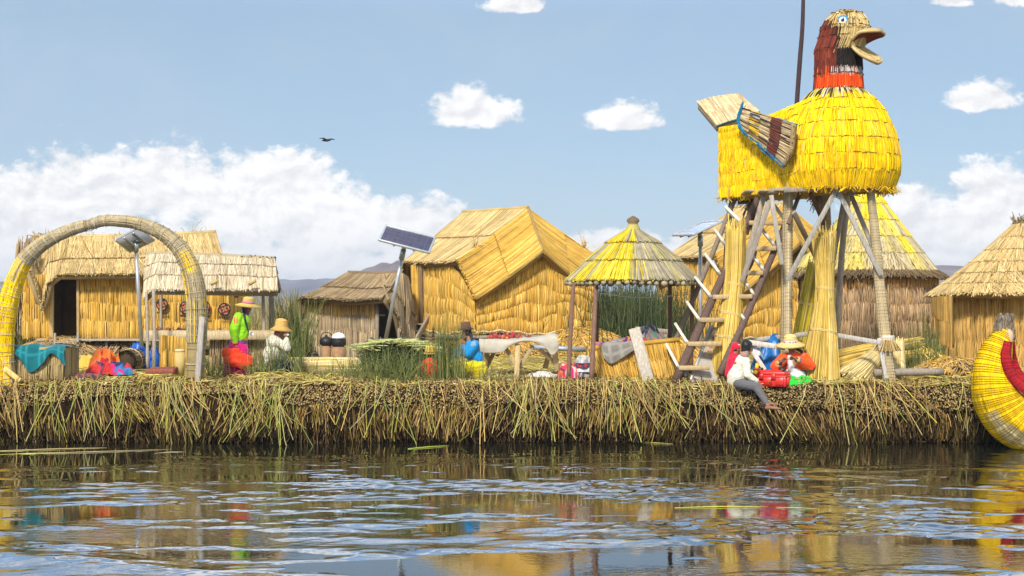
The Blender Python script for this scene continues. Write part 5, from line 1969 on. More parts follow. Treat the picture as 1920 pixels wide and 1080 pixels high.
# ============================================================ KIOSK, FURNITURE, BOAT, ODDS AND ENDS
def kiosk():
    Y = 30.0
    S_ = Y / F
    c = G(1187, Y)
    t = thing('kiosk', 'open kiosk with a yellow and grey conical reed roof on thin brown posts', 'kiosk', c)

    def kc(u, v, cc):
        n = len(cc)
        nz = wave_noise(u * 45, v * 5, 12, 131, .6, 2.6)
        # painted on the side that faces the arch, patchy elsewhere
        d = np.abs(((u - .64) + .5) % 1 - .5)
        side = np.clip(1.35 - d * 9.5, 0, 1)
        yw = (side + .42 * nz + np.where(v > .7, .12, 0) + rng.normal(0, .16, n)) > .58
        ash = pick([((.34, .29, .20), 4), ((.42, .36, .26), 3), ((.25, .21, .13), 2), ((.46, .42, .10), 1)], n)
        yel = pick([((.66, .48, .015), 3), ((.54, .42, .04), 2), ((.70, .56, .10), 1)], n)
        return np.where(yw[:, None], yel, ash)
    mb = MB()
    R = 119 * S_
    ze, zm, zq, zt = [CZ + (HOR - p) * S_ for p in (528, 492, 462, 437)]
    lv = [(R, ze), (R * .70, CZ + (HOR - 491) * S_), (R * .40, CZ + (HOR - 458) * S_), (.10, CZ + (HOR - 432) * S_)]
    th = np.linspace(0, 2 * np.pi, 41)
    # slightly six sided
    hexw = 1 + .035 * np.cos(6 * th)
    rg = [np.stack([c[0] + r * (hexw if r > .3 else 1) * np.cos(th), Y + r * (hexw if r > .3 else 1) * np.sin(th), np.full(41, z)], -1) for r, z in lv]
    cc = np.array([c[0], Y, ze - .2])
    vv = [(.66, 1.), (.33, .66), (0., .33)]
    for k in range(3):
        f_ = lambda u, v, c_, k=k: kc(u, vv[k][0] + (vv[k][1] - vv[k][0]) * v, c_)
        ring_thatch(mb, rg[k + 1], rg[k], cc, (520, 400, 240)[k], GOLD, f_, lift=.03, r=.0125, layers=3, fringe=.02, rope=(.22, .18, .10) if k else None, base=(.22, .18, .08), thick=.05)
    # rolled scalloped hem
    n = 54
    for i in range(n):
        a = 2 * np.pi * i / n
        hw = 1 + .035 * math.cos(6 * a)
        p = np.array([c[0] + (R * hw + .01) * math.cos(a), Y + (R * hw + .01) * math.sin(a), ze - .035])
        mb.ball(p + rng.normal(0, .008, 3), np.array([.062, .062, .050]) * rng.uniform(.75, 1.1), np.array([.36, .30, .18]) * rng.uniform(.6, 1.2), 7, 5, .06)
    mb.build('roof', 'painted reed', t)
    mb = MB()
    zt = lv[3][1]
    mb.lathe([(.13, -.05), (.135, .03), (.10, .10), (.085, .13), (.12, .17), (.11, .21), (.05, .25), (.01, .27)], [c[0], Y, zt], np.array([[.42, .36, .10], [.46, .40, .08], [.40, .33, .12], [.20, .15, .08], [.20, .14, .08], [.17, .11, .06], [.15, .10, .06], [.15, .10, .06]]), 14)
    mb.build('finial', 'dry reed', t)
    for pts, r in (([(1066, 713, 28.95), (1070, 620, 29.1), (1075, 532, 29.4)], .04), ([(1108, 715, 28.75), (1113, 620, 28.9), (1118, 530, 29.2)], .045),
                   ([(1256, 690, 30.6), (1256, 600, 30.5), (1256, 528, 30.4)], .042), ([(1296, 700, 30.2), (1298, 610, 30.1), (1300, 530, 30.0)], .042), ([(1118, 640, 31.3), (1117, 530, 31.0)], .035)):
        mb = MB()
        q = ptsat(pts)
        q[:, 0] += rng.normal(0, .008, len(q))
        mb.tube(q, r * np.linspace(1.05, .9, len(q)), np.array([.19, .105, .07]) * rng.uniform(.85, 1.2), 9, smooth=10)
        mb.build('post', 'weathered wood', t)
    for k, z in enumerate((550, 553)):
        mb = MB()
        s = np.linspace(0, 1, 14)
        a, b = P(1117, z - 2 - 3 * k, 29.2), P(1298, z - 4 + 2 * k, 30.0)
        p = a[None] * (1 - s)[:, None] + b[None] * s[:, None]
        p[:, 2] -= .11 * np.sin(np.pi * s) * (1 - .3 * k)
        mb.tube(p, .006, np.array([.5, .48, .36]), 5)
        mb.build('line', 'cloth', t)
    mb = MB()
    mb.tube([P(1236, 540, 30.2), P(1252, 532, 30.2)], .045, np.array([.42, .24, .10]), 8)
    mb.build('rolled_mat', 'dry reed', t)


kiosk()


def bench(label, x0, x1, Yf, Yb, z1, tiers=1, pal=GOLD, group='reed benches', lean=0.0, skew=.0, top=None):
    """box of bound reeds"""
    c = np.array([(x0 + x1) / 2, (Yf + Yb) / 2, GZ])
    t = thing('reed_bench', label, 'bench', c, group)
    mb = MB()
    ctr = c + [0, 0, .25]
    z1l, z1r = z1
    n = 4
    xs = np.linspace(x0, x1, n)
    zz = np.linspace(z1l, z1r, n)
    T = np.c_[xs, np.full(n, Yf), zz]
    B = np.c_[xs + lean, np.full(n, Yf - .05), np.full(n, GZ - .05)]
    thatch(mb, T, B, ctr, (x1 - x0) / .020, tiers, pal, lift=.01, bulge=.02, r=.013, layers=2, rope=ROPE, fringe=.02)
    T2 = np.c_[xs, np.full(n, Yb), zz]
    thatch(mb, T, T2, ctr - [0, 0, .5], (x1 - x0) / .022, 1, pal, lift=.0, r=.013, layers=2)
    for x, z in ((x0, z1l), (x1, z1r)):
        thatch(mb, np.array([[x, Yf, z], [x, Yb, z]]), np.array([[x, Yf, GZ], [x, Yb, GZ]]), ctr, (Yb - Yf) / .022, 1, pal, lift=.0, r=.013, layers=1)
    mb.tube([[x0 - .02, Yf - .01, z1l], [x1 + .02, Yf - .01, z1r]], .045, np.array(pal[0][0]) * .9, 8)
    mb.build('seat', 'dry reed', t)
    return t


bench('low woven reed bench under the teal blanket at far left', P(14, 0, 28.9)[0], P(121, 0, 28.9)[0], 28.9, 29.8, (GZ + .50, GZ + .50), 2, [((.40, .29, .13), 3), ((.46, .34, .15), 2), ((.32, .22, .09), 2)])
bench('long slanted gold reed bench heaped with weavings under the kiosk', P(1105, 0, 29.4)[0], P(1272, 0, 29.4)[0], 29.4, 30.5, (GZ + .50, GZ + .66), 2, GOLD, lean=.16)


def sheet_cloth(pts_grid, col, th=.012, folds=.02, seed=1, colf=None, sub=5):
    """cloth through a coarse grid of points, refined, with soft folds"""
    Gd = np.asarray(pts_grid, float)
    nu, nv, _ = Gd.shape
    u = np.linspace(0, 1, (nu - 1) * sub + 1)
    v = np.linspace(0, 1, (nv - 1) * sub + 1)
    rows = np.stack([curve(Gd[:, j])(u) for j in range(nv)], 1)
    out = np.stack([curve(rows[i])(v) for i in range(len(u))], 0)
    du, dv = np.gradient(out, axis=0), np.gradient(out, axis=1)
    N = nrm(np.cross(du, dv))
    Uu, Vv = np.meshgrid(u, v, indexing='ij')
    w = wave_noise(Uu * 6, Vv * 6, 9, seed, .7, 3.2)
    out = out + N * (folds * w)[..., None]
    c = np.broadcast_to(np.asarray(col, float), out.shape).copy()
    if colf:
        c = colf(Uu, Vv, c)
    mb = MB()
    mb.slab(out, N, th, c)
    return mb


def plaid(col2, nu=6, nv=6, w=.12):
    def f(u, v, c):
        m = ((u * nu) % 1 < w) | ((v * nv) % 1 < w)
        return np.where(m[..., None], np.asarray(col2), c)
    return f


# teal blanket over the left bench: hangs down in a point at the front
g = []
for k, (px, dz) in enumerate([(16, .06), (36, .20), (58, .44), (78, .30), (100, .10), (122, .34)]):
    x = P(px, 0, 28.85)[0]
    zt = GZ + .53
    g.append([[x + .05, 29.6, zt + .0], [x + .02, 29.2, zt + .02], [x, 28.88, zt + .02], [x, 28.80, zt - dz * .5], [x + .03 * (k % 2), 28.79, zt - dz]])
mb = sheet_cloth(g, (.006, .115, .135), folds=.02, seed=3, colf=plaid((.02, .22, .25), 9, 9, .12), sub=6)
tag(mb.build('blanket', 'cloth'), 'teal plaid blanket hanging over the far left reed bench', 'blanket')
# grey cloth over the kiosk bench
g = []
for k, (px, dz) in enumerate([(1126, .22), (1140, .34), (1160, .26), (1182, .14), (1200, .05)]):
    x = P(px, 0, 29.4)[0]
    zt = GZ + .50 + .16 * (px - 1105) / 167 + .03
    g.append([[x + .08, 30.2, zt], [x + .04, 29.8, zt + .01], [x, 29.38, zt + .02], [x + .02, 29.30, zt - dz * .5], [x + .05, 29.28, zt - dz]])
mb = sheet_cloth(g, (.20, .18, .155), folds=.012, seed=5, colf=plaid((.29, .265, .22), 4, 4, .2), sub=6)
tag(mb.build('blanket', 'cloth'), 'grey plaid cloth draped over the front of the kiosk bench', 'blanket')


def bundle(name, label, cat, c, rx, ry, h, cols, seed, group=None, folds=.30, stripes=7, mat='cloth', ang=0.0):
    """crumpled cloth lying in a heap, banded in its own colours"""
    nu, nv = 64, 26
    th = np.linspace(0, 2 * np.pi, nu, endpoint=False)
    q = np.linspace(.0, 1, nv)
    A, Q = np.meshgrid(th, q, indexing='ij')
    x, y = Q * np.cos(A), Q * np.sin(A)
    w = wave_noise(x * 3 + 5, y * 3, 10, seed, .6, 2.4)
    w2 = wave_noise(x * 7, y * 7, 10, seed + 1, .6, 2.4)
    prof = np.clip(1 - Q ** 2.6, 0, 1) ** .62
    ridge = 1 - np.abs(np.sin(2.4 * w + 2 * x))
    z = h * prof * (.72 + .22 * w * .7 + folds * (ridge - .5) + .08 * w2)
    rr = 1 + .14 * np.sin(2 * A + seed) + .10 * np.sin(5 * A + 2 * seed) * Q
    V = np.stack([c[0] + rx * x * rr, c[1] + ry * y * rr, c[2] + np.maximum(z, 0) - .02 * (Q > .98)], -1)
    b = (.9 * (x * math.cos(ang) + y * math.sin(ang)) + .35 * w) * stripes
    i = np.floor(b + 50).astype(int) % len(cols)
    C_ = np.array(cols, float)[i]
    mb = MB()
    mb.grid(V, C_, closed_u=True)
    return tag(mb.build(name, mat, org=c), label, cat, group) if label else mb


RED, MAG, ORG_, BLU, WHT, BLK, NAVY = (.55, .03, .03), (.52, .02, .16), (.78, .17, .02), (.03, .16, .40), (.58, .54, .48), (.02, .018, .02), (.02, .03, .09)
tp = thing('textile_pile', 'heap of orange, red and blue weavings lying on the straw inside the arch', 'textiles', G(205, 30.6))
for (px, Y, rx, ry, h, cols, sd_, z, an) in ((200, 30.7, .34, .3, .50, [ORG_], 3, .0, .2), (190, 30.4, .30, .25, .26, [RED, RED, RED, (.5, .06, .03), NAVY], 5, 0, .6), (222, 30.4, .28, .25, .22, [MAG, NAVY, NAVY, RED], 8, 0, .3), (232, 30.2, .20, .2, .17, [BLU, BLU, (.03, .25, .42), MAG], 11, 0, 1.0)):
    mb = bundle('w', None, '', G(px, Y, GZ + .01 + z), rx, ry, h, cols, sd_, ang=an, stripes=3.5, folds=.5)
    mb.build('weaving', 'cloth', tp)
mb = bundle('w', None, '', G(160, 29.3, GZ + .01), .28, .3, .05, [(.22, .03, .03), NAVY, (.3, .12, .02)], 14, stripes=9)
tag(mb.build('woven_mat', 'cloth'), 'dark red striped mat lying flat left of the orange weavings', 'mat')
bundle('reed_mat', 'bright gold bundle of reed mat lying between the steps and the orange weavings', 'reed mat', G(166, 31.6, GZ), .30, .25, .30, [(.66, .40, .06), (.58, .34, .05)], 17, stripes=4)
bundle('tarpaulin', 'blue tarpaulin crumpled behind the round reed bale at left', 'tarpaulin', G(268, 32.6, GZ), .42, .4, .46, [(.012, .10, .42), (.015, .12, .48)], 19, mat='moulded plastic', folds=.5)
sheaf('round dark reed bale lying end on in front of the blue tarpaulin', [G(236, 31.3, GZ + .19), G(244, 31.8, GZ + .19), G(252, 32.3, GZ + .19)], [.21, .22, .21], 330, BROWN + [((.16, .10, .05), 3)], (.5,), fray=.03)
mb = MB()
c = G(306, 29.9, GZ)
for k in range(4):
    mb.plank(c + [-.27, -.2 + .13 * k, .05 + .022 * k], c + [.25, -.2 + .13 * k, .06 + .022 * k], .12, .03, np.array([.24, .075, .05]))
mb.plank(c + [-.27, -.26, .07], c + [.25, -.26, .08], .03, .09, np.array([.28, .09, .06]))
mb.plank(c + [.25, -.25, .07], c + [.25, .22, .12], .03, .10, np.array([.22, .07, .045]))
tag(mb.build('tray', 'weathered wood'), 'reddish brown wooden tray lying on the straw at the right foot of the arch', 'tray')
mb = MB()
c = G(337, 30.0, GZ)
mb.tube([c + [0, 0, -.02], c + [.01, 0, .2], c + [0, 0, .42]], [.085, .095, .09], np.array([.58, .42, .16]), 14)
mb.lathe([(.09, 0), (.10, .02), (.07, .05), (.02, .055)], c + [0, 0, .42], np.array([.66, .52, .26]), 14)
tag(mb.build('reed_stool', 'dry reed'), 'small upright reed stool beside the right leg of the arch', 'stool')


# ------------------------------------------------------------ cooking corner before the grey hut
def stove():
    c = G(622, 33.2, GZ)
    t = thing('clay_stove', 'clay stove with two tall chimney like fire holes in front of the grey hut', 'stove', c)
    mb = MB()
    for dx, r, h in ((-.11, .10, .42), (.14, .15, .40)):
        mb.lathe([(r * 1.2, .0), (r * 1.08, .12), (r * .95, h * .6), (r * 1.0, h), (r * .75, h + .01), (r * .7, h - .1)], c + [dx, 0, .02], np.array([[.07, .05, .04], [.22, .13, .07], [.38, .22, .11], [.30, .17, .09], [.12, .08, .05], [.03, .02, .02]]), 16, wob=.02)
    mb.build('fire_hole', 'fired clay', t)
    mb = MB()
    mb.lathe([(.38, .0), (.37, .06), (.30, .09), (.02, .10)], c + [0, 0, -.02], np.array([.10, .075, .05]), 18, wob=.04)
    mb.build('hearth', 'fired clay', t)
    k = thing('kettle', 'black sooty kettle on the left fire hole of the clay stove', 'kettle', c + [-.11, 0, .44])
    mb = MB()
    cc = c + [-.11, 0, .44]
    bk = np.array([.016, .015, .015])
    mb.lathe([(.09, 0), (.135, .04), (.145, .10), (.12, .16), (.06, .185), (.03, .20), (.025, .225), (.005, .23)], cc, bk, 16)
    mb.build('body', 'sooty iron', k)
    mb = MB()
    mb.tube(cc + np.array([[.11, 0, .08], [.19, 0, .13], [.21, 0, .19]]), [.03, .02, .016], bk, 8, smooth=7)
    mb.build('spout', 'sooty iron', k)
    mb = MB()
    mb.tube(cc + np.array([[-.12, 0, .15], [-.09, 0, .25], [0, 0, .28], [.09, 0, .25], [.11, 0, .15]]), .009, bk, 6, smooth=14)
    mb.build('handle', 'sooty iron', k)
    p = thing('cooking_pot', 'black pot under a white lid on the right fire hole of the clay stove', 'pot', c + [.14, 0, .42])
    cc = c + [.14, 0, .42]
    mb = MB()
    mb.lathe([(.11, 0), (.155, .04), (.16, .12), (.145, .165), (.15, .18)], cc, bk, 16)
    mb.build('body', 'sooty iron', p)
    mb = MB()
    mb.lathe([(.152, .18), (.14, .22), (.10, .27), (.04, .295), (.005, .30)], cc, np.array([.74, .74, .74]), 16)
    mb.build('lid', 'moulded plastic', p)
    q = thing('cooking_pot', 'black pot tilted on the ground left of the clay stove', 'pot', c + [-.34, -.1, .08])
    cc = c + [-.34, -.1, .06]
    mb = MB()
    mb.lathe([(.02, .0), (.10, .02), (.14, .09), (.13, .17), (.14, .19), (.12, .18), (.10, .06)], cc, bk * 1.3, 16, axis=(-.25, -.3, .9))
    mb.build('body', 'sooty iron', q)
    mb = MB()
    mb.tube(cc + np.array([[-.16, 0, .12], [-.10, -.02, .26], [.03, -.02, .27], [.08, 0, .17]]), .009, bk, 6, smooth=10)
    mb.build('handle', 'sooty iron', q)


stove()
sheaf('long pale straw roll lying on the ground in front of the grey hut', [G(542, 30.9, GZ + .12), G(615, 30.8, GZ + .12), G(692, 30.7, GZ + .12)], [.15, .16, .15], 420, [((.62, .48, .22), 3), ((.70, .56, .30), 2), ((.56, .42, .12), 2)], (.25, .75), fray=.02)
# freshly cut green bale: dark cut ends at the front, stalks lying back
bl = thing('reed_bale', 'large bale of freshly cut dark green reeds left of the tall reed clump', 'reed bundle', G(742, 30.3))
mb = MB()
n = 3200
c = G(744, 30.0, GZ)
x = rng.uniform(-.58, .58, n)
h = rng.uniform(0, 1, n)
z = .04 + h * (.56 - .15 * (x / .6) ** 2)
y0 = -.05 + .10 * rng.uniform(0, 1, n) + .18 * np.abs(x)
d = np.stack([rng.normal(0, .12, n) + .25 * x, np.ones(n), rng.normal(.02, .06, n)], 1)
p1 = c + np.stack([x, y0, z], 1)
p0 = p1 + d * rng.uniform(.5, 1.0, (n, 1))
col = pick([((.09, .11, .03), 3), ((.05, .065, .02), 3), ((.16, .17, .05), 1)], n)
tip = pick([((.10, .08, .045), 3), ((.20, .17, .09), 2), ((.045, .035, .02), 3)], n)
mb.stalks(np.stack([p0, p1 - d * .02, p1], 1), rng.uniform(.009, .014, n), np.stack([col, col, tip], 1), sides=5, cap=True)
mb.build('cut_stalks', 'green reed', bl)
mb = MB()
n = 420
x = rng.uniform(-.6, .62, n)
p = c + np.stack([x, rng.uniform(-.1, .7, n), .58 - .15 * (x / .6) ** 2 + rng.uniform(0, .05, n)], 1)
d = np.stack([rng.normal(.6, .6, n), rng.normal(.3, .5, n), rng.normal(0, .08, n)], 1) * .22
mb.stalks(np.stack([p - d, p + [0, 0, .02], p + d], 1), .010, pick([((.44, .46, .10), 3), ((.54, .52, .20), 2), ((.30, .35, .08), 2), ((.60, .58, .36), 2)], n))
mb.build('top_stalks', 'green reed', bl)


# ------------------------------------------------------------ wooden steps at the big hut
st = thing('wooden_steps', 'pale wooden plank steps leaning at the door of the largest hut', 'steps', G(775, 37.6))
for a, b in (((752, 642, 37.2), (781, 598, 38.4)), ((776, 644, 37.2), (803, 598, 38.4))):
    mb = MB()
    mb.plank(P(*a), P(*b), .05, .20, np.array([.40, .33, .24]), up=(0, -.6, .6))
    mb.build('side_board', 'weathered wood', st)
for k in range(3):
    mb = MB()
    f_ = .22 + .28 * k
    a = P(752 + 29 * f_, 642 - 44 * f_, 37.2 + 1.2 * f_)
    b = P(776 + 27 * f_, 644 - 46 * f_, 37.2 + 1.2 * f_)
    mb.plank(a, b, .24, .035, np.array([.50, .42, .31]), up=(0, 0, 1))
    mb.build('step', 'weathered wood', st)


# ------------------------------------------------------------ table with white cloth
def table():
    Yt = 30.2
    t = thing('table', 'rough wooden trestle table under a white cloth right of the woman in blue', 'table', G(970, Yt))
    z0, z1 = P(900, 641, 30.0)[2], P(1040, 632, 30.0)[2]
    x0, x1 = P(900, 0, 30.0)[0], P(1040, 0, 30.0)[0]
    mb = MB()
    for k in range(4):
        mb.plank([x0, 29.75 + .17 * k, z0 - .03], [x1, 29.75 + .17 * k, z1 - .03], .16, .035, np.array(WOODT))
    mb.build('tabletop', 'weathered wood', t)
    TW = (.52, .37, .18)
    for (a, b) in (((968, 722, 29.5), (971, 645, 29.7)), ((1044, 692, 29.9), (1038, 634, 29.8)), ((908, 700, 30.3), (916, 648, 30.3)), ((1022, 690, 30.5), (1036, 640, 30.4))):
        mb = MB()
        mb.plank(P(*a), P(*b), .095, .075, np.array(TW), up=(0, -1, 0))
        mb.build('leg', 'weathered wood', t)
    for (a, b) in (((972, 692, 29.75), (948, 652, 29.8)), ((974, 690, 29.75), (999, 648, 29.8)), ((1040, 680, 29.95), (1012, 655, 29.9)), ((912, 690, 30.35), (930, 652, 30.3))):
        mb = MB()
        mb.plank(P(*a), P(*b), .075, .04, np.array(TW) * .9, up=(0, -1, 0))
        mb.build('brace', 'weathered wood', t)
    g = []
    for k, (px, py, dz) in enumerate([(898, 640, .22), (918, 640, .24), (940, 640, .22), (957, 640, .12), (975, 639, .05), (1000, 638, .05), (1020, 635, .16), (1036, 632, .36), (1046, 634, .22)]):
        p = P(px, py, 29.72)
        zt = p[2] + .025
        x = p[0]
        g.append([[x, 30.42, zt - .01], [x, 30.1, zt + .01], [x, 29.72, zt], [x + .01, 29.64, zt - dz * .5], [x + .015 * (-1) ** k, 29.62, zt - dz]])
    mb = sheet_cloth(g, (.47, .42, .33), folds=.018, seed=8, sub=5)
    tag(mb.build('tablecloth', 'cloth'), 'cream white cloth sagging over the trestle table', 'tablecloth')
    lb = ['red trinket at the left end of the cloth covered table', 'pink trinket second from left on the white cloth', 'deep red trinket third along the white cloth', 'orange trinket near the middle of the white cloth', 'red trinket right of the middle on the white cloth', 'crimson trinket left of the gap on the white cloth', 'orange red trinket beside the gap on the white cloth', 'lone dark red trinket nearest the right end of the white cloth']
    cols = [(.52, .06, .03), (.60, .10, .14), (.45, .03, .04), (.66, .18, .04), (.55, .03, .05), (.50, .02, .08), (.60, .12, .04), (.34, .06, .04)]
    for k, px in enumerate((922, 931, 940, 947, 956, 963, 972, 990)):
        trinket(px, 634 + (k % 2), 29.95 + .06 * (k % 3), cols[k], lb[k], 'trinkets on the white table')


table()
mb = MB()
mb.tube([P(996, 651, 31.6), P(1110, 656, 31.6)], .05, np.array([.44, .46, .47]), 12)
tag(mb.build('pipe', 'galvanised steel'), 'grey metal pipe lying level behind the cloth covered table', 'pipe')
bundle('sack', 'flat pale sack lying on the straw under the table', 'sack', G(1018, 29.6, GZ), .30, .25, .09, [(.56, .52, .46), (.60, .56, .5)], 29, stripes=2)
tpp = thing('textile_pile', 'folded red striped blankets and clothes stacked at the left kiosk posts', 'textiles', G(1080, 29.25))
mb = bundle('w', None, '', G(1074, 29.2, GZ), .24, .26, .40, [(.62, .03, .10), (.66, .05, .05), (.62, .5, .45), (.60, .02, .12), (.72, .14, .04), (.05, .03, .05)], 33, stripes=8, folds=.12, ang=.2)
mb.build('striped_blanket', 'cloth', tpp)
for k, (dx, z, cl) in enumerate(((0, .02, [(.05, .04, .06), (.3, .28, .26)]), (.01, .11, [(.62, .60, .56), (.5, .5, .5)]), (.0, .19, [(.35, .03, .05), (.05, .04, .08)]), (.02, .27, [(.34, .32, .32), (.5, .48, .42)]))):
    mb = bundle('w', None, '', G(1093, 29.15, GZ + z) + [dx, 0, 0], .17, .2, .15, cl, 40 + k, stripes=3, folds=.15)
    mb.build('folded_cloth', 'cloth', tpp)
tpp = thing('textile_pile', 'dark mixed weavings heaped on top of the long bench under the kiosk', 'textiles', G(1200, 29.9, GZ + .58))
for k, (px, Y, rx, h, cl) in enumerate(((1140, 29.8, .28, .10, [(.30, .27, .24), (.45, .06, .2), (.36, .33, .28)]), (1168, 29.9, .28, .13, [(.34, .3, .28), (.16, .16, .22), (.5, .08, .12)]), (1190, 29.9, .24, .18, [(.50, .06, .03), (.06, .03, .14), (.6, .2, .04), (.1, .02, .05)]), (1216, 30.1, .26, .34, [(.42, .40, .37), (.10, .10, .12), (.52, .48, .44)]), (1230, 29.8, .20, .20, [(.04, .20, .14), (.12, .12, .12), (.4, .12, .1)]))):
    mb = bundle('w', None, '', G(px, Y, GZ + .50 + .16 * (px - 1105) / 167), rx, .26, h, cl, 50 + k, stripes=5, folds=.3)
    mb.build('weaving', 'cloth', tpp)
mb = MB()
mb.plank(P(1218, 722, 28.8), P(1189, 616, 29.2), .21, .06, np.array([.44, .38, .30]), up=(0, -1, 0))
tag(mb.build('plank', 'weathered wood'), 'wide weathered grey plank leaning in front of the kiosk bench', 'plank')
tr = thing('trestle', 'small grey wooden trestle standing behind the leaning plank', 'trestle', G(1215, 32.5))
for nm, a, b in (('top_board', (1192, 617, 32.5), (1252, 622, 32.6)), ('leg', (1218, 620, 32.4), (1220, 668, 32.3)), ('leg', (1202, 620, 32.7), (1218, 636, 32.5)), ('leg', (1246, 622, 32.6), (1248, 668, 32.6))):
    mb = MB()
    mb.plank(P(*a), P(*b), .10, .05, np.array([.52, .45, .35]), up=(0, -1, 0))
    mb.build(nm, 'weathered wood', tr)


# ------------------------------------------------------------ leaning framed sheet and bottle by the stairs
lp = thing('framed_panel', 'metal framed sheet patched with printed cardboard leaning behind the tall sheaf', 'panel', G(1315, 29.0))
q = [P(1294, 716, 28.75), P(1348, 718, 28.85), P(1364, 626, 29.6), P(1332, 612, 29.5)]
mb = MB()
for a, b in ((0, 3), (3, 2), (2, 1), (0, 1)):
    mb.plank(q[a], q[b], .05, .04, np.array([.55, .55, .54]), up=(0, -1, 0))
mb.build('frame', 'galvanised steel', lp)
Sg = lambda u, v: (q[0] * (1 - u) + q[1] * u) * (1 - v) + (q[3] * (1 - u) + q[2] * u) * v
V = np.array([[Sg(u, v) for v in np.linspace(0, 1, 9)] for u in np.linspace(0, 1, 9)])
nn = np.tile(nrm([0, -.8, .5]), (9, 9, 1))
mb = MB()
mb.slab(V, nn, .015, np.array([.42, .38, .32]))
mb.build('sheet', 'cloth', lp)
mb = MB()
V2 = np.array([[Sg(u, v) + [0, -.02, .012] for v in np.linspace(.45, .97, 6)] for u in np.linspace(.16, .97, 6)])
mb.slab(V2, np.tile(nrm([0, -.8, .5]), (6, 6, 1)), .008, np.array([.44, .33, .21]))
cb_ = mb.build('cardboard', 'cloth', lp)
mb = MB()                                            # faded red print, too worn to read
for r in range(5):
    x = .26
    while x < .85:
        w = rng.uniform(.03, .09)
        v = .90 - .085 * r
        if r != 2 or x > .4:
            mb.plank(Sg(x, v) + [0, -.032, .016], Sg(min(x + w, .93), v) + [0, -.032, .016], .022 if r else .035, .004, np.array([.42, .14, .09]), up=(0, -1, .5))
        x += w + .035
mb.build('print', 'cloth', cb_)
bo = thing('bottle', 'clear plastic bottle with a red cap between the staircase and the framed panel', 'bottle', G(1284, 28.85))
c = G(1284, 28.85, GZ)
mb = MB()
mb.lathe([(.06, 0), (.065, .02), (.065, .14), (.055, .19), (.03, .22), (.028, .24)], c, np.array([[.03, .03, .03], [.04, .04, .04], [.30, .26, .27], [.4, .36, .36], [.4, .36, .36], [.4, .36, .36]]), 12)
mb.build('body', 'moulded plastic', bo)
mb = MB()
mb.lathe([(.034, .235), (.036, .24), (.036, .275), (.03, .28), (.002, .28)], c, np.array([.60, .03, .07]), 12)
mb.build('cap', 'moulded plastic', bo)
bundle('tarpaulin', 'blue tarpaulin draped behind the white rail between the children and the orange jacket', 'tarpaulin', G(1452, 29.75, GZ), .50, .4, .80, [(.010, .13, .40), (.012, .16, .46)], 61, mat='moulded plastic', folds=.45)
bundle('plastic_bag', 'crumpled white plastic bag in front of the blue tarpaulin', 'bag', P(1419, 664, 29.25), .10, .1, .18, [(.62, .64, .66), (.55, .56, .6)], 63, mat='moulded plastic', folds=.6)


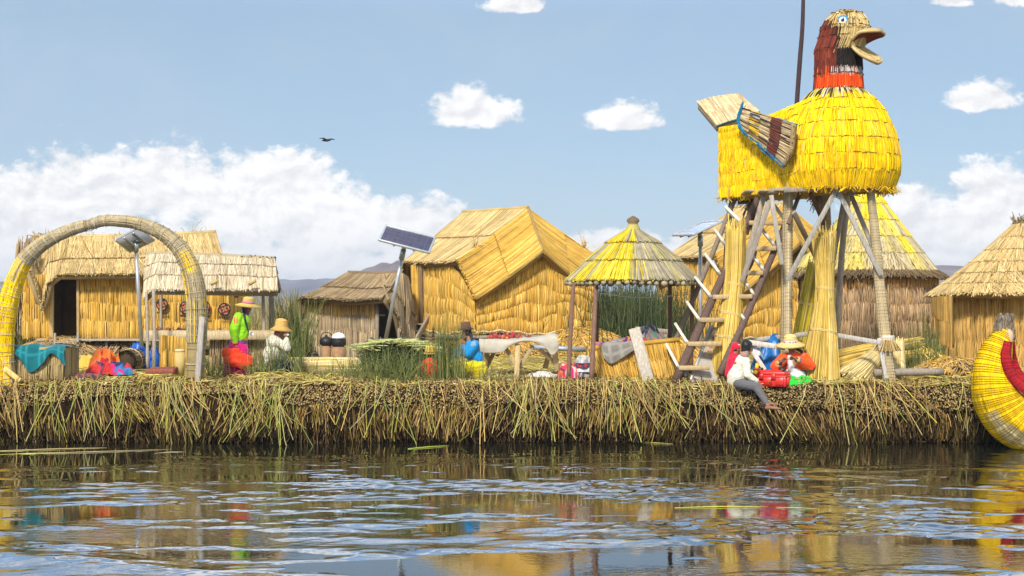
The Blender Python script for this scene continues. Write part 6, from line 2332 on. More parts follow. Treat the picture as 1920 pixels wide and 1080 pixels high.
# ------------------------------------------------------------ reed boat prow
def boat():
    t = thing('reed_boat', 'bright yellow reed boat with a curled prow and red inner roll at far right', 'boat', np.array([10.4, 27.3, 0]))
    Yb = 27.35

    def roll(name, pts, radii, pal, ringc, Y, worn, stretch=1.0, nst=220, tipc=None):
        pts = ptsat([(x, y, Y) for x, y in pts])
        c = curve(pts)
        n = 90
        s = np.linspace(0, 1, n)
        p = c(s)
        rad = np.interp(s, np.linspace(0, 1, len(radii)), radii) * Y / F
        ax = nrm(np.gradient(p, axis=0))
        A = np.tile([0, 1., 0], (n, 1))
        B = np.cross(ax, A)
        mb = MB()
        mb.tube(p, rad * .96, np.array(pal[0][0]) * .55, 22)
        ang = np.linspace(0, 2 * np.pi, nst, endpoint=False)
        for lo in range(0, n - 9, 8):
            i = np.arange(lo, lo + 10)
            a_ = ang[:, None] + rng.normal(0, .012, (nst, 10))
            q_ = p[i][None] + rad[i][None, :, None] * (np.cos(a_)[..., None] * A[i] * stretch + np.sin(a_)[..., None] * B[i])
            nz = wave_noise(ang * 2.5, 0 * ang + lo * .09, 12, 71, .5, 2.6)
            cols = pick(pal, nst, .10)
            wn = (rng.uniform(0, 1, nst) < smoothstep(nz, worn - .5, worn + .6))[:, None]
            cols = np.where(wn, pick([((.50, .40, .22), 2), ((.60, .48, .24), 1)], nst), cols)
            if tipc is not None and lo < 10:
                cols = pick(tipc, nst)
            mb.stalks(q_, .0135, cols)
        core = mb.build(name, 'painted reed', t)
        mb = MB()
        L = np.linalg.norm(np.diff(p, axis=0), axis=1).sum()
        a_ = np.linspace(0, 2 * np.pi, 29)
        rr, rc = [], []
        for q_ in np.linspace(.02, 1, int(L / .07)):
            i = int(q_ * (n - 1))
            tilt = .5 * rad[i] * np.sin(a_ + .6)
            rr.append(p[i] + (rad[i] + .012) * (np.cos(a_)[:, None] * A[i] * stretch + np.sin(a_)[:, None] * B[i]) + ax[i] * (tilt * .35)[:, None])
            rc.append(np.array(ringc) * rng.uniform(.6, 1.3))
        mb.stalks(np.array(rr), .005, np.array(rc))
        mb.build('binding', 'dry reed', core)
    yl = [((.88, .545, .004), 5), ((.92, .62, .01), 3), ((.78, .45, .006), 2)]
    roll('hull', [(1887, 618), (1872, 650), (1862, 690), (1866, 732), (1882, 765), (1910, 790), (1960, 806), (2080, 812), (2260, 810)], [13, 25, 34, 42, 47, 50, 51, 52, 50], yl, (.30, .20, .02), Yb, 1.15, 1.25, 260)
    roll('rim', [(1890, 640), (1886, 668), (1892, 698), (1910, 722), (1938, 742), (2000, 760), (2140, 768), (2260, 764)], [6, 8.5, 10, 10.5, 11, 11, 11, 11], [((.42, .015, .025), 4), ((.50, .03, .03), 2), ((.33, .012, .02), 2)], (.30, .03, .03), Yb - .36, 1.5, 1.1, 90)
    roll('rim', [(1894, 640), (1894, 668), (1902, 698), (1922, 722), (1950, 742), (2010, 758), (2140, 766), (2260, 762)], [7, 10, 12, 13, 13.5, 14, 14, 13], [((.42, .015, .025), 4), ((.50, .03, .03), 2)], (.30, .03, .03), Yb + .42, 1.5, 1.1, 70)
    mb = MB()
    c = curve(ptsat([(1888, 640, Yb), (1883, 622, Yb), (1884, 606, Yb), (1888, 592, Yb)]))
    s = np.linspace(0, 1, 16)
    gc = np.array([.27, .22, .16])
    mb.tube(c(s), np.interp(s, [0, .25, .6, .9, 1], [.12, .155, .135, .11, .05]), gc, 14)
    m = 420
    a_ = rng.uniform(0, 6.28, m)
    u = rng.uniform(0, .95, m)
    rr = np.interp(u, [0, .25, .6, .9, 1], [.12, .155, .135, .11, .05])
    d = np.stack([np.cos(a_), np.sin(a_), 0 * a_], 1)
    p = c(u) + d * rr[:, None]
    mb.stalks(np.stack([p, p + d * .012 + [0, 0, .03], p + d * .02 + [0, 0, .07]], 1), .008, pick([((.30, .24, .17), 2), ((.20, .15, .10), 2), ((.42, .34, .25), 1)], m))
    mb.build('prow_tip', 'dry reed', t)
    mb = MB()
    mb.tube(ptsat([(1891, 646, Yb - .15), (1893, 628, Yb - .15), (1890, 618, Yb - .15)]), [.06, .07, .03], np.array([.50, .36, .22]), 10, smooth=8)
    mb.build('knot', 'dry reed', t)


boat()


# ------------------------------------------------------------ bird
bd = thing('bird', 'small dark bird gliding in the sky over the left hut', 'bird', P(613, 263, 60))
mb = MB()
c = P(613, 263, 60)
mb.tube(c + np.array([[-.20, 0, -.02], [-.10, 0, .0], [.0, 0, .0], [.11, 0, .02], [.17, 0, .03]]), [.01, .045, .055, .04, .012], np.array([.02, .018, .018]), 8, smooth=12)
mb.build('body', 'hair', bd)
for sg in (-1, 1):
    mb = MB()
    a = np.array([[.02, 0, .02], [.06, sg * .22, .08], [.03, sg * .45, .06]])
    b = np.array([[-.10, 0, .01], [-.06, sg * .22, .06], [-.01, sg * .46, .05]])
    rot = lambda v: np.stack([v[:, 0] * .55 + v[:, 1] * .55, -v[:, 0] * .8 + v[:, 1] * .55, v[:, 2]], 1)
    V = np.stack([c + rot(a), c + rot(b)], 1)
    mb.slab(V, np.tile([0, 0, 1.], (3, 2, 1)), .012, np.array([.02, .018, .018]))
    mb.build('wing', 'hair', bd)
# ============================================================ PEOPLE
def rcone(mb, p0, r0, p1, r1, seg=12):
    p0, p1 = np.asarray(p0, float), np.asarray(p1, float)
    L = max(np.linalg.norm(p1 - p0), 1e-4)
    d = (p1 - p0) / L
    prof = []
    for q in np.linspace(-np.pi / 2 + .12, 0, 5):
        prof.append((r0 * math.cos(q), r0 * math.sin(q)))
    for k in (.33, .66):
        prof.append((r0 + (r1 - r0) * k, L * k))
    for q in np.linspace(0, np.pi / 2 - .12, 5):
        prof.append((r1 * math.cos(q), L + r1 * math.sin(q)))
    mb.lathe(prof, p0, np.array([1., 1, 1]), seg, axis=d)


def fuse(caps, voxel, smooth=2):
    """join overlapping rounded limbs into one continuous skin"""
    mb = MB()
    for c in caps:
        if isinstance(c[0], str):
            mb.ball(c[1], c[2], np.array([1., 1, 1]), 16, 11)
        else:
            rcone(mb, *c)
    MAT.setdefault('tmp', MAT['skin'])
    o = mb.build('tmp', 'tmp', org=(0, 0, 0))
    m = o.modifiers.new('r', 'REMESH')
    m.mode = 'VOXEL'
    m.voxel_size = voxel
    m.adaptivity = 0
    if smooth:
        s = o.modifiers.new('s', 'SMOOTH')
        s.iterations = smooth
        s.factor = .5
    dg = bpy.context.evaluated_depsgraph_get()
    me = bpy.data.meshes.new_from_object(o.evaluated_get(dg))
    V = np.empty(len(me.vertices) * 3)
    me.vertices.foreach_get('co', V)
    Fq = [tuple(p.vertices) for p in me.polygons]
    bpy.data.objects.remove(o)
    bpy.data.meshes.remove(me)
    return V.reshape(-1, 3), Fq


def flesh(name, caps, col, mat, parent, voxel=.012, smooth=2, paints=(), wrinkle=0.0, wscale=14, colf=None, label=None):
    V, Fq = fuse(caps, voxel, smooth)
    C = np.broadcast_to(np.asarray(col, float), V.shape).copy()
    if wrinkle:
        cen = V.mean(0)
        n1 = fnoise(V * [1, 1, 1.8], wscale, 3.1) + .5 * fnoise(V, wscale * 2.1, 8.7)
        V = V + nrm(V - cen) * (wrinkle * n1)[:, None]
    if colf:
        C = colf(V, C)
    for (c, r, cc) in paints:
        C[np.linalg.norm(V - np.asarray(c), axis=1) < r] = cc
    mb = MB()
    q = np.array([f for f in Fq if len(f) == 4])
    tr = np.array([f for f in Fq if len(f) == 3])
    mb.add(V, q if len(q) else tr, C)
    if len(q) and len(tr):
        mb.f.append(tr)
    return mb.build(name, mat, parent, label=label)


SKIN = (.26, .125, .070)


def head_caps(hc, f, s, neck):
    f = nrm(f)
    side = nrm(np.cross(f, [0, 0, 1]))
    u = np.cross(side, f)
    hc = np.asarray(hc, float)
    at = lambda a, b, c: hc + f * a * s + side * b * s + u * c * s
    caps = [('b', at(-.05, 0, .13), (.36 * s, .36 * s, .37 * s)),
            (at(.06, 0, -.02), .29 * s, at(.15, 0, -.34), .15 * s),
            (at(.30, 0, .04), .035 * s, at(.42, 0, -.10), .055 * s),
            (at(.20, .13, -.06), .14 * s, at(.20, -.13, -.06), .14 * s),
            (at(.28, .05, -.22), .07 * s, at(.28, -.05, -.22), .07 * s),
            ('b', at(-.03, .36, -.02), (.07 * s,) * 3), ('b', at(-.03, -.36, -.02), (.07 * s,) * 3),
            (at(-.10, 0, -.25), .20 * s, neck, .24 * s)]
    pts = [(at(.32, .14, .02), .05 * s, (.02, .012, .01)), (at(.32, -.14, .02), .05 * s, (.02, .012, .01)),
           (at(.33, .14, .12), .04 * s, (.03, .02, .015)), (at(.33, -.14, .12), .04 * s, (.03, .02, .015)),
           (at(.36, 0, -.23), .065 * s, (.20, .05, .045))]
    return caps, pts, at


def hand_caps(w, d, n, size, curl=.6, spread=.16, left=1):
    """palm, four unequal bent fingers and a thumb; d forward, n palm normal"""
    d = nrm(d)
    n = nrm(np.asarray(n, float) - d * np.dot(n, d))
    sd = np.cross(d, n) * left
    w = np.asarray(w, float)
    k = size / .17
    caps = []
    for q in (-.026, -.009, .009, .026):
        caps.append((w + sd * q * .6 * k, .017 * k, w + d * .072 * k + sd * q * k, .0145 * k))
    for q, L in ((-.030, .062), (-.010, .076), (.010, .082), (.030, .072)):
        b = w + d * .078 * k + sd * q * k
        d1 = nrm(d * math.cos(curl * .6) + n * math.sin(curl * .6) + sd * q * spread * 20 * .1)
        d2 = nrm(d * math.cos(curl * 1.5) + n * math.sin(curl * 1.5))
        m = b + d1 * L * .5 * k
        caps.append((b, .0095 * k, m, .0088 * k))
        caps.append((m, .0088 * k, m + d2 * L * .5 * k, .0072 * k))
    b = w + d * .025 * k + sd * .030 * k
    m = b + (d * .6 + sd * .6 + n * .35) * .04 * k
    caps.append((b, .0125 * k, m, .0105 * k))
    caps.append((m, .0105 * k, m + (d * .85 + n * .4 - sd * .1) * .034 * k, .0085 * k))
    return caps


def hat(parent, c, axis, rb, rc, h, col, band, bandh=.04, droop=.03, name='hat', round_=1.0, mat='dry reed', wob=.02, bandf=None):
    mb = MB()
    prof = [(rc * .98, .0), (rb * .6, -.006), (rb * .97, -droop), (rb, -droop - .004), (rb * .97, -droop + .008), (rb * .6, .008), (rc * 1.03, .018), (rc * .97, h * .5), (rc * .86, h * .84), (rc * .55 * round_, h * .97), (rc * .2, h), (.002, h)]
    cols = np.array([col] * len(prof)) * np.array([1, .9, .95, 1.05, 1, 1, .92, 1, 1, 1.02, 1, 1])[:, None]
    mb.lathe(prof, c, cols, 28, axis=axis, wob=wob)
    # plaited rings
    ax = nrm(axis)
    a = nrm(np.cross([0, 1., 0], ax))
    b = np.cross(ax, a)
    th = np.linspace(0, 2 * np.pi, 33)
    rings = []
    for r, z in [(rb * k, -droop * max(0, (k - .6) / .4) + .010) for k in (.55, .68, .8, .92, 1.0)] + [(np.interp(q, [0, .5, .84, .97], [rc * 1.03, rc * .98, rc * .88, rc * .56 * round_]), h * q) for q in (.15, .3, .45, .6, .75, .9)]:
        w = 1 + wob * (np.sin(3 * th + 1) + .6 * np.sin(5 * th))
        rings.append(np.asarray(c) + (r * w)[:, None] * (np.cos(th)[:, None] * a + np.sin(th)[:, None] * b) + ax * z)
    mb.stalks(np.array(rings), .0045, np.array(col) * .8)
    o = mb.build(name, mat, parent)
    if band is not None:
        mb = MB()
        z0, z1 = .012, .012 + bandh
        n = 28
        prof = [(rc * 1.04, z0), (rc * 1.06, z0 + .004), (rc * 1.04, z1), (rc * 1.0, z1 + .002)]
        mb.lathe(prof, c, np.array(band), n, axis=axis, wob=wob)
        if bandf is not None:
            for i in range(14):
                q = 2 * np.pi * i / 14
                mb.ball(np.asarray(c) + rc * 1.06 * (math.cos(q) * a + math.sin(q) * b) + ax * (z0 + z1) / 2, (.012, .012, .014), np.array(bandf[i % len(bandf)]), 7, 5)
        mb.build('hat_band', 'cloth', o)
    return o


def limb(*pr):
    """chain of (point, radius)"""
    return [(pr[i][0], pr[i][1], pr[i + 1][0], pr[i + 1][1]) for i in range(len(pr) - 1)]


def Q(px, py, Y):
    return P(px, py, Y)


# ---- standing woman in the lime jacket
def woman_lime():
    Y = 30.0
    t = thing('person', 'person standing at left in a lime green jacket, magenta skirt and yellow straw hat', 'person', G(445, Y), 'people on the island')
    hc, f = Q(464, 577, Y), np.array([.93, -.28, -.22])
    hcaps, pts, at = head_caps(hc, f, .205, Q(458, 590, Y))
    rw, lw = Q(442, 645, Y - .16), Q(462, 627, Y + .05)
    caps = hcaps + limb((Q(457, 592, Y), .06), (Q(453, 605, Y), .12), (Q(448, 635, Y), .13), (Q(446, 650, Y), .14))
    caps += limb((Q(447, 592, Y - .12), .05), (Q(440, 620, Y - .18), .042), (rw, .030)) + limb((Q(461, 592, Y + .11), .05), (Q(461, 616, Y + .12), .042), (lw, .03))
    caps += hand_caps(rw, [.05, -.1, -1], [1, .2, 0], .17, 1.1) + hand_caps(lw, [.9, -.3, -.1], [0, .1, 1], .16, .9)
    caps += limb((Q(440, 655, Y - .08), .09), (Q(440, 682, Y - .08), .065), (Q(441, 700, Y - .08), .045), (Q(447, 702, Y - .14), .035))
    caps += limb((Q(452, 655, Y + .08), .09), (Q(452, 682, Y + .08), .065), (Q(452, 700, Y + .08), .045), (Q(458, 702, Y + .02), .035))
    body = flesh('body', caps, SKIN, 'skin', t, .0075, 2, pts)
    j = [('b', Q(455, 604, Y), (.145, .165, .15))] + limb((Q(455, 600, Y), .14), (Q(449, 630, Y), .165))
    j += limb((Q(447, 594, Y - .12), .085), (Q(438, 618, Y - .20), .088), (Q(441, 642, Y - .17), .055)) + limb((Q(461, 594, Y + .12), .08), (Q(460, 616, Y + .14), .075), (Q(462, 625, Y + .07), .05))
    zc, zh = Q(0, 641, Y)[2], Q(0, 633, Y)[2]

    def jc(V, C):
        near = V[:, 1] < Y - .11
        C[(V[:, 2] < zh) & ~near] = (.55, .42, .02)
        C[(V[:, 2] < zc) & near] = (.62, .40, .03)
        C[(V[:, 2] < zc - .022) & near] = (.50, .03, .06)
        c = Q(446, 600, Y)
        m = (np.abs(V[:, 0] - c[0]) < .042) & (np.abs(V[:, 2] - c[2]) < .065) & (V[:, 1] < Y - .17)
        C[m] = (.62, .40, .05)
        m2 = m & (np.abs(np.abs(V[:, 0] - c[0]) - .022) < .009)
        C[m2] = (.50, .04, .04)
        return C
    flesh('jacket', j, (.27, .62, .012), 'cloth', t, .0105, 2, wrinkle=.010, wscale=15, colf=jc)
    flesh('shirt', limb((Q(448, 630, Y), .145), (Q(447, 646, Y), .15)), (.19, .04, .30), 'cloth', t, .012, 1, wrinkle=.006)
    sk = [('b', Q(446, 652, Y), (.20, .20, .12))] + limb((Q(446, 650, Y), .17), (Q(445, 690, Y), .24)) + [(Q(445 + dx, 660, Y - .08), .12, Q(444 + 1.35 * dx, 700, Y - .10), .13) for dx in (-10, 0, 10)]
    flesh('skirt', sk, (.50, .010, .13), 'cloth', t, .014, 2, wrinkle=.016, wscale=9)
    hat(t, at(-.02, 0, .30), [.12, -.05, 1], .245, .108, .145, (.70, .50, .14), [(.60, .03, .10), (.66, .04, .08), (.40, .22, .40), (.6, .03, .1)], .045, .035)
    h = [('b', at(-.12, 0, .12), (.082, .082, .085))] + limb((at(-.35, .12, -.1), .03), (Q(459, 598, Y - .13), .024), (Q(463, 612, Y - .15), .02), (Q(466, 622, Y - .16), .012))
    flesh('hair', h, (.012, .010, .010), 'hair', t, .010, 1, wrinkle=.004, wscale=30)
    flesh('collar', [(at(-.1, 0, -.62), .075, at(-.06, 0, -.42), .066)], (.16, .05, .24), 'cloth', t, .012, 1)
    # bag she carries
    b = thing('bag', 'soft red orange bag hanging from the right hand of the person in lime', 'bag', Q(446, 690, Y - .3))
    c = Q(445, 672, Y - .30)
    caps = [(c + [-.20, 0, .10], .10, c + [.18, .02, -.06], .13), (c + [-.14, 0, -.02], .12, c + [.10, 0, -.08], .12), (c + [-.24, 0, .12], .05, c + [.0, 0, .14], .05)]
    flesh('pouch', caps, (.74, .045, .012), 'cloth', b, .011, 2, wrinkle=.020, wscale=7)
    mb = MB()
    mb.tube([c + [-.10, -.02, .18], Q(440, 655, Y - .24), c + [.10, -.02, .12]], .012, np.array([.70, .05, .02]), 7, smooth=12)
    mb.build('handle', 'moulded plastic', b)
    mb = MB()
    q = lw + np.array([.10, -.04, .0])
    mb.ball(q, (.05, .035, .03), np.array([.62, .62, .66]), 12, 8, .06)
    mb.stalks(np.array([[q + [.02 * i, 0, .02], q + [.02 * i + .01, -.03, .0], q + [.02 * i, -.02, -.03]] for i in range(-2, 3)]), .006, np.array([.66, .66, .7]))
    tag(mb.build('yarn_ball', 'cloth', org=q), 'small white ball of yarn in the left hand of the person in lime', 'yarn')


def sitter_white():
    Y = 29.9
    t = thing('person', 'person sitting in cream knitted sweater and tan straw hat, hand at the mouth', 'person', G(515, Y), 'people on the island')
    hc, f = Q(526, 619, Y), np.array([.94, -.25, -.2])
    hcaps, pts, at = head_caps(hc, f, .205, Q(519, 630, Y))
    rw, lw = Q(537, 633, Y - .12), Q(536, 672, Y + .1)
    caps = hcaps + limb((Q(519, 632, Y), .07), (Q(513, 655, Y), .13), (Q(513, 682, Y), .15))
    caps += limb((Q(521, 640, Y - .15), .05), (Q(539, 653, Y - .2), .04), (rw, .028)) + limb((Q(521, 640, Y + .14), .05), (Q(530, 662, Y + .2), .04), (lw, .028))
    caps += hand_caps(rw, [.15, .05, 1], [-.5, .8, 0], .17, .7) + hand_caps(lw, [1, 0, -.3], [0, 0, -1], .17, .6)
    caps += limb((Q(516, 684, Y - .1), .10), (Q(541, 684, Y - .16), .075), (Q(540, 702, Y - .14), .05), (Q(548, 703, Y - .16), .035)) + limb((Q(516, 684, Y + .1), .10), (Q(541, 685, Y + .16), .075), (Q(540, 702, Y + .14), .05))
    flesh('body', caps, SKIN, 'skin', t, .0075, 2, pts)
    j = [('b', Q(514, 642, Y), (.15, .19, .14)), ('b', Q(512, 664, Y), (.185, .20, .20))] + limb((Q(515, 640, Y), .135), (Q(513, 676, Y), .185))
    j += limb((Q(521, 641, Y - .15), .08), (Q(538, 653, Y - .21), .075), (Q(537, 637, Y - .13), .05)) + limb((Q(521, 641, Y + .15), .08), (Q(530, 661, Y + .21), .075), (Q(535, 670, Y + .12), .05))

    def kc(V, C):
        z = V[:, 2] * 60
        C *= (1 - .10 * (np.sin(z * 2.2) > .55))[:, None]
        return C
    flesh('sweater', j, (.68, .63, .50), 'cloth', t, .0105, 2, wrinkle=.009, wscale=14, colf=kc)
    tr = limb((Q(515, 684, Y - .1), .125), (Q(541, 685, Y - .16), .09), (Q(540, 700, Y - .14), .06)) + limb((Q(515, 684, Y + .1), .125), (Q(541, 686, Y + .16), .09), (Q(540, 700, Y + .14), .06)) + [(Q(514, 684, Y - .1), .13, Q(514, 684, Y + .1), .13)]
    flesh('trousers', tr, (.010, .014, .045), 'cloth', t, .012, 2, wrinkle=.008)
    hat(t, at(-.02, 0, .26), [.10, -.04, 1], .205, .118, .165, (.66, .40, .12), None, droop=.06, wob=.03)
    flesh('hair', [('b', at(-.14, 0, .08), (.078, .080, .085)), (at(-.35, 0, -.1), .04, Q(513, 640, Y), .025)], (.012, .010, .010), 'hair', t, .011, 1)
    flesh('collar', [(at(-.16, 0, -.66), .085, at(-.1, 0, -.45), .072)], (.30, .10, .10), 'cloth', t, .011, 1)
    g = MB()
    g.ball(rw + np.array([.03, -.02, .05]), (.03, .014, .012), np.array([.75, .72, .72]), 8, 6)
    tag(g.build('scrap_of_food', 'cloth'), 'tiny pale piece of food held to the mouth of the person in cream', 'food')


def woman_blue():
    Y = 29.7
    t = thing('person', 'person in blue jacket, yellow skirt and brown bowler hat sitting behind green reeds', 'person', G(890, Y), 'people on the island')
    hc, f = Q(874, 624, Y), np.array([-.93, -.25, -.18])
    hcaps, pts, at = head_caps(hc, f, .205, Q(881, 636, Y))
    rw, lw = Q(868, 647, Y - .10), Q(861, 650, Y + .08)
    caps = hcaps + limb((Q(881, 638, Y), .07), (Q(888, 655, Y), .12), (Q(893, 682, Y), .14))
    caps += limb((Q(888, 645, Y - .14), .05), (Q(876, 664, Y - .2), .04), (rw, .028)) + limb((Q(880, 645, Y + .13), .05), (Q(858, 664, Y + .18), .04), (lw, .028))
    caps += hand_caps(rw, [-.2, .1, 1], [-.4, .9, 0], .16, .8) + hand_caps(lw, [-.2, -.2, .9], [.6, -.6, 0], .16, .8)
    caps += limb((Q(892, 685, Y - .1), .10), (Q(866, 688, Y - .16), .075), (Q(868, 703, Y - .14), .05)) + limb((Q(892, 685, Y + .1), .10), (Q(866, 689, Y + .16), .075), (Q(868, 703, Y + .14), .05))
    flesh('body', caps, SKIN, 'skin', t, .0075, 2, pts)
    j = [('b', Q(886, 650, Y), (.15, .18, .14))] + limb((Q(885, 648, Y), .13), (Q(892, 672, Y), .155))
    j += limb((Q(889, 647, Y - .14), .09), (Q(877, 664, Y - .21), .085), (Q(868, 649, Y - .11), .05)) + limb((Q(880, 647, Y + .14), .085), (Q(858, 664, Y + .19), .08), (Q(861, 652, Y + .09), .05))

    def bc(V, C):
        c = Q(888, 644, Y)
        m = (np.linalg.norm((V - c)[:, [0, 2]], axis=1) < .05) & (V[:, 1] < Y - .18) & (np.sin(V[:, 0] * 260) > 0)
        C[m] = (.40, .38, .32)
        C[V[:, 2] < Q(0, 676, Y)[2]] = (.02, .22, .30)
        return C
    flesh('jacket', j, (.012, .25, .55), 'cloth', t, .0105, 2, wrinkle=.010, wscale=14, colf=bc)
    sk = [('b', Q(892, 686, Y), (.20, .22, .13))] + limb((Q(893, 682, Y), .15), (Q(894, 692, Y), .20)) + limb((Q(888, 688, Y - .1), .14), (Q(868, 690, Y - .15), .11)) + limb((Q(888, 688, Y + .1), .14), (Q(868, 690, Y + .15), .11))
    flesh('skirt', sk, (.74, .60, .012), 'cloth', t, .013, 2, wrinkle=.014, wscale=9)
    hat(t, at(-.02, 0, .27), [-.08, -.05, 1], .145, .098, .155, (.17, .095, .055), None, droop=-.012, wob=.01, mat='cloth', round_=1.35)
    h = [('b', at(-.14, 0, .08), (.080, .082, .09))] + limb((at(-.35, -.1, -.05), .035), (Q(886, 640, Y - .12), .025), (Q(892, 655, Y - .17), .02))
    flesh('hair', h, (.012, .010, .010), 'hair', t, .010, 1, wrinkle=.004, wscale=30)
    mb = MB()
    for _ in range(9):
        mb.ball(Q(866, 641, Y - .1) + rng.normal(0, .025, 3), .022, np.array([.55, .10, .04]) * rng.uniform(.6, 1.2), 7, 5, .1)
    tag(mb.build('fruit', 'cloth'), 'handful of orange red food held up by the person in blue', 'food')


def child_hat():
    Y = 29.75
    t = thing('person', 'small child in orange under a yellow hat, half hidden by green reeds', 'person', G(806, Y), 'people on the island')
    hc, f = Q(806, 665, Y), np.array([.35, .9, -.15])
    hcaps, pts, at = head_caps(hc, f, .18, Q(806, 674, Y))
    caps = hcaps + limb((Q(806, 676, Y), .06), (Q(806, 694, Y), .12))
    for s_ in (-1, 1):
        w = Q(806 + s_ * 10, 694, Y + .16)
        caps += limb((Q(806 + s_ * 10, 680, Y), .04), (Q(806 + s_ * 15, 690, Y + .03), .034), (w, .024)) + hand_caps(w, [0, 1, -.2], [0, 0, -1], .12, .7)
        caps += limb((Q(806 + s_ * 6, 698, Y), .075), (Q(806 + s_ * 12, 697, Y + .28), .05), (Q(806 + s_ * 12, 701, Y + .48), .035))
    flesh('body', caps, SKIN, 'skin', t, .0075, 2, pts)
    j = [('b', Q(806, 684, Y), (.14, .13, .12))] + limb((Q(806, 680, Y), .11), (Q(806, 694, Y), .135))
    for s_ in (-1, 1):
        j += limb((Q(806 + s_ * 10, 681, Y), .06), (Q(806 + s_ * 16, 690, Y + .03), .055), (Q(806 + s_ * 11, 694, Y + .12), .042))
    flesh('jacket', j, (.66, .07, .02), 'cloth', t, .011, 2, wrinkle=.010)
    flesh('trousers', limb((Q(800, 699, Y), .10), (Q(794, 698, Y + .28), .065)) + limb((Q(812, 699, Y), .10), (Q(818, 698, Y + .28), .065)) + [(Q(800, 698, Y), .1, Q(812, 698, Y), .1)], (.45, .03, .04), 'cloth', t, .012, 2)
    hat(t, at(0, 0, .24), [0, -.1, 1], .125, .092, .13, (.72, .50, .10), [(.70, .36, .05), (.66, .30, .05), (.7, .4, .08), (.7, .4, .1)], .03, .025)
    flesh('hair', [('b', at(-.12, 0, .08), (.07, .07, .075))], (.012, .010, .010), 'hair', t, .012, 1)


def boy():
    Y = 28.42
    t = thing('person', 'barefoot boy in a cream jacket and grey trousers sitting on the bank edge', 'person', Q(1382, 724, Y), 'people on the island')
    hc, f = Q(1401, 652, Y), np.array([.86, .42, -.12])
    hcaps, pts, at = head_caps(hc, f, .225, Q(1394, 666, Y))
    rw, lw = Q(1422, 718, Y - .20), Q(1414, 694, Y + .02)
    caps = hcaps + limb((Q(1394, 668, Y), .06), (Q(1387, 685, Y), .11), (Q(1380, 714, Y), .12))
    caps += limb((Q(1399, 677, Y - .12), .042), (Q(1402, 701, Y - .2), .036), (rw, .025)) + limb((Q(1394, 676, Y + .12), .042), (Q(1402, 702, Y + .14), .036), (lw, .025))
    caps += hand_caps(rw, [.7, -.2, -.75], [-.3, .6, -.6], .14, .5) + hand_caps(lw, [.55, -.5, .65], [.5, -.7, -.4], .14, 1.15, left=-1)
    k1, a1 = Q(1418, 725, Y - .28), Q(1440, 760, Y - .50)
    k2, a2 = Q(1417, 722, Y - .05), Q(1434, 752, Y - .36)
    caps += limb((Q(1385, 718, Y - .08), .085), (k1, .06), (a1, .036)) + limb((Q(1387, 717, Y + .1), .085), (k2, .06), (a2, .036))
    for a_, o in ((a1, 0), (a2, .0)):
        toe = a_ + np.array([.20, -.05, -.055])
        caps += [(a_ + [-.01, 0, -.035], .034, a_ + [.10, -.02, -.045], .03), (a_ + [.10, -.02, -.045], .030, toe, .018), (a_ + [-.03, .01, -.045], .030, a_ + [.0, 0, -.05], .03)]
        for i in range(5):
            b = toe + np.array([-.01, .028 - .016 * i, 0])
            caps.append((b, .0115 - .0008 * i, b + [.036 - .005 * i, -.006, -.004], .0095 - .0007 * i))
    flesh('body', caps, SKIN, 'skin', t, .0072, 2, pts)
    j = [('b', Q(1393, 680, Y), (.13, .165, .12)), ('b', Q(1381, 706, Y), (.165, .17, .15))] + limb((Q(1392, 676, Y), .115), (Q(1379, 712, Y), .15))
    j += limb((Q(1399, 678, Y - .12), .075), (Q(1401, 702, Y - .21), .068), (Q(1418, 714, Y - .21), .045)) + limb((Q(1394, 677, Y + .12), .075), (Q(1402, 703, Y + .15), .066), (Q(1411, 697, Y + .05), .043))
    flesh('jacket', j, (.66, .62, .48), 'cloth', t, .0100, 2, wrinkle=.011, wscale=12)
    tr = limb((Q(1385, 718, Y - .08), .105), (k1, .078), (Q(1437, 755, Y - .47), .05)) + limb((Q(1387, 717, Y + .1), .105), (k2, .078), (Q(1431, 746, Y - .32), .05)) + [(Q(1383, 717, Y - .06), .11, Q(1384, 716, Y + .08), .11)]
    flesh('trousers', tr, (.125, .115, .12), 'cloth', t, .0100, 2, wrinkle=.007, wscale=18)
    h = [('b', at(-.11, 0, .17), (.092, .092, .094)), ('b', at(.02, 0, .30), (.078, .078, .06)), (at(-.20, 0, .05), .070, at(-.24, 0, -.24), .056), (at(-.05, .26, .0), .04, at(-.10, .24, -.12), .03), (at(-.05, -.26, .0), .04, at(-.10, -.24, -.12), .03)]
    flesh('hair', h, (.010, .009, .009), 'hair', t, .0095, 1, wrinkle=.006, wscale=45)
    flesh('collar', [(at(-.20, 0, -.60), .082, at(-.13, 0, -.40), .070)], (.34, .20, .16), 'cloth', t, .010, 1)
    mb = MB()
    c = lw + np.array([.035, -.045, .03])
    d = np.array([.015, -.02, .10])
    mb.tube([c - d, c - d * .9, c + d * .9, c + d], [.020, .034, .034, .022], np.array([[.5, .3, .02], [.74, .48, .015], [.78, .50, .015], [.5, .06, .02]]), 12)
    mb.tube([c - d * .25, c + d * .2], .0355, np.array([.55, .05, .02]), 12)
    tag(mb.build('snack_packet', 'moulded plastic'), 'yellow and red snack packet in the hand of the barefoot boy', 'packet')


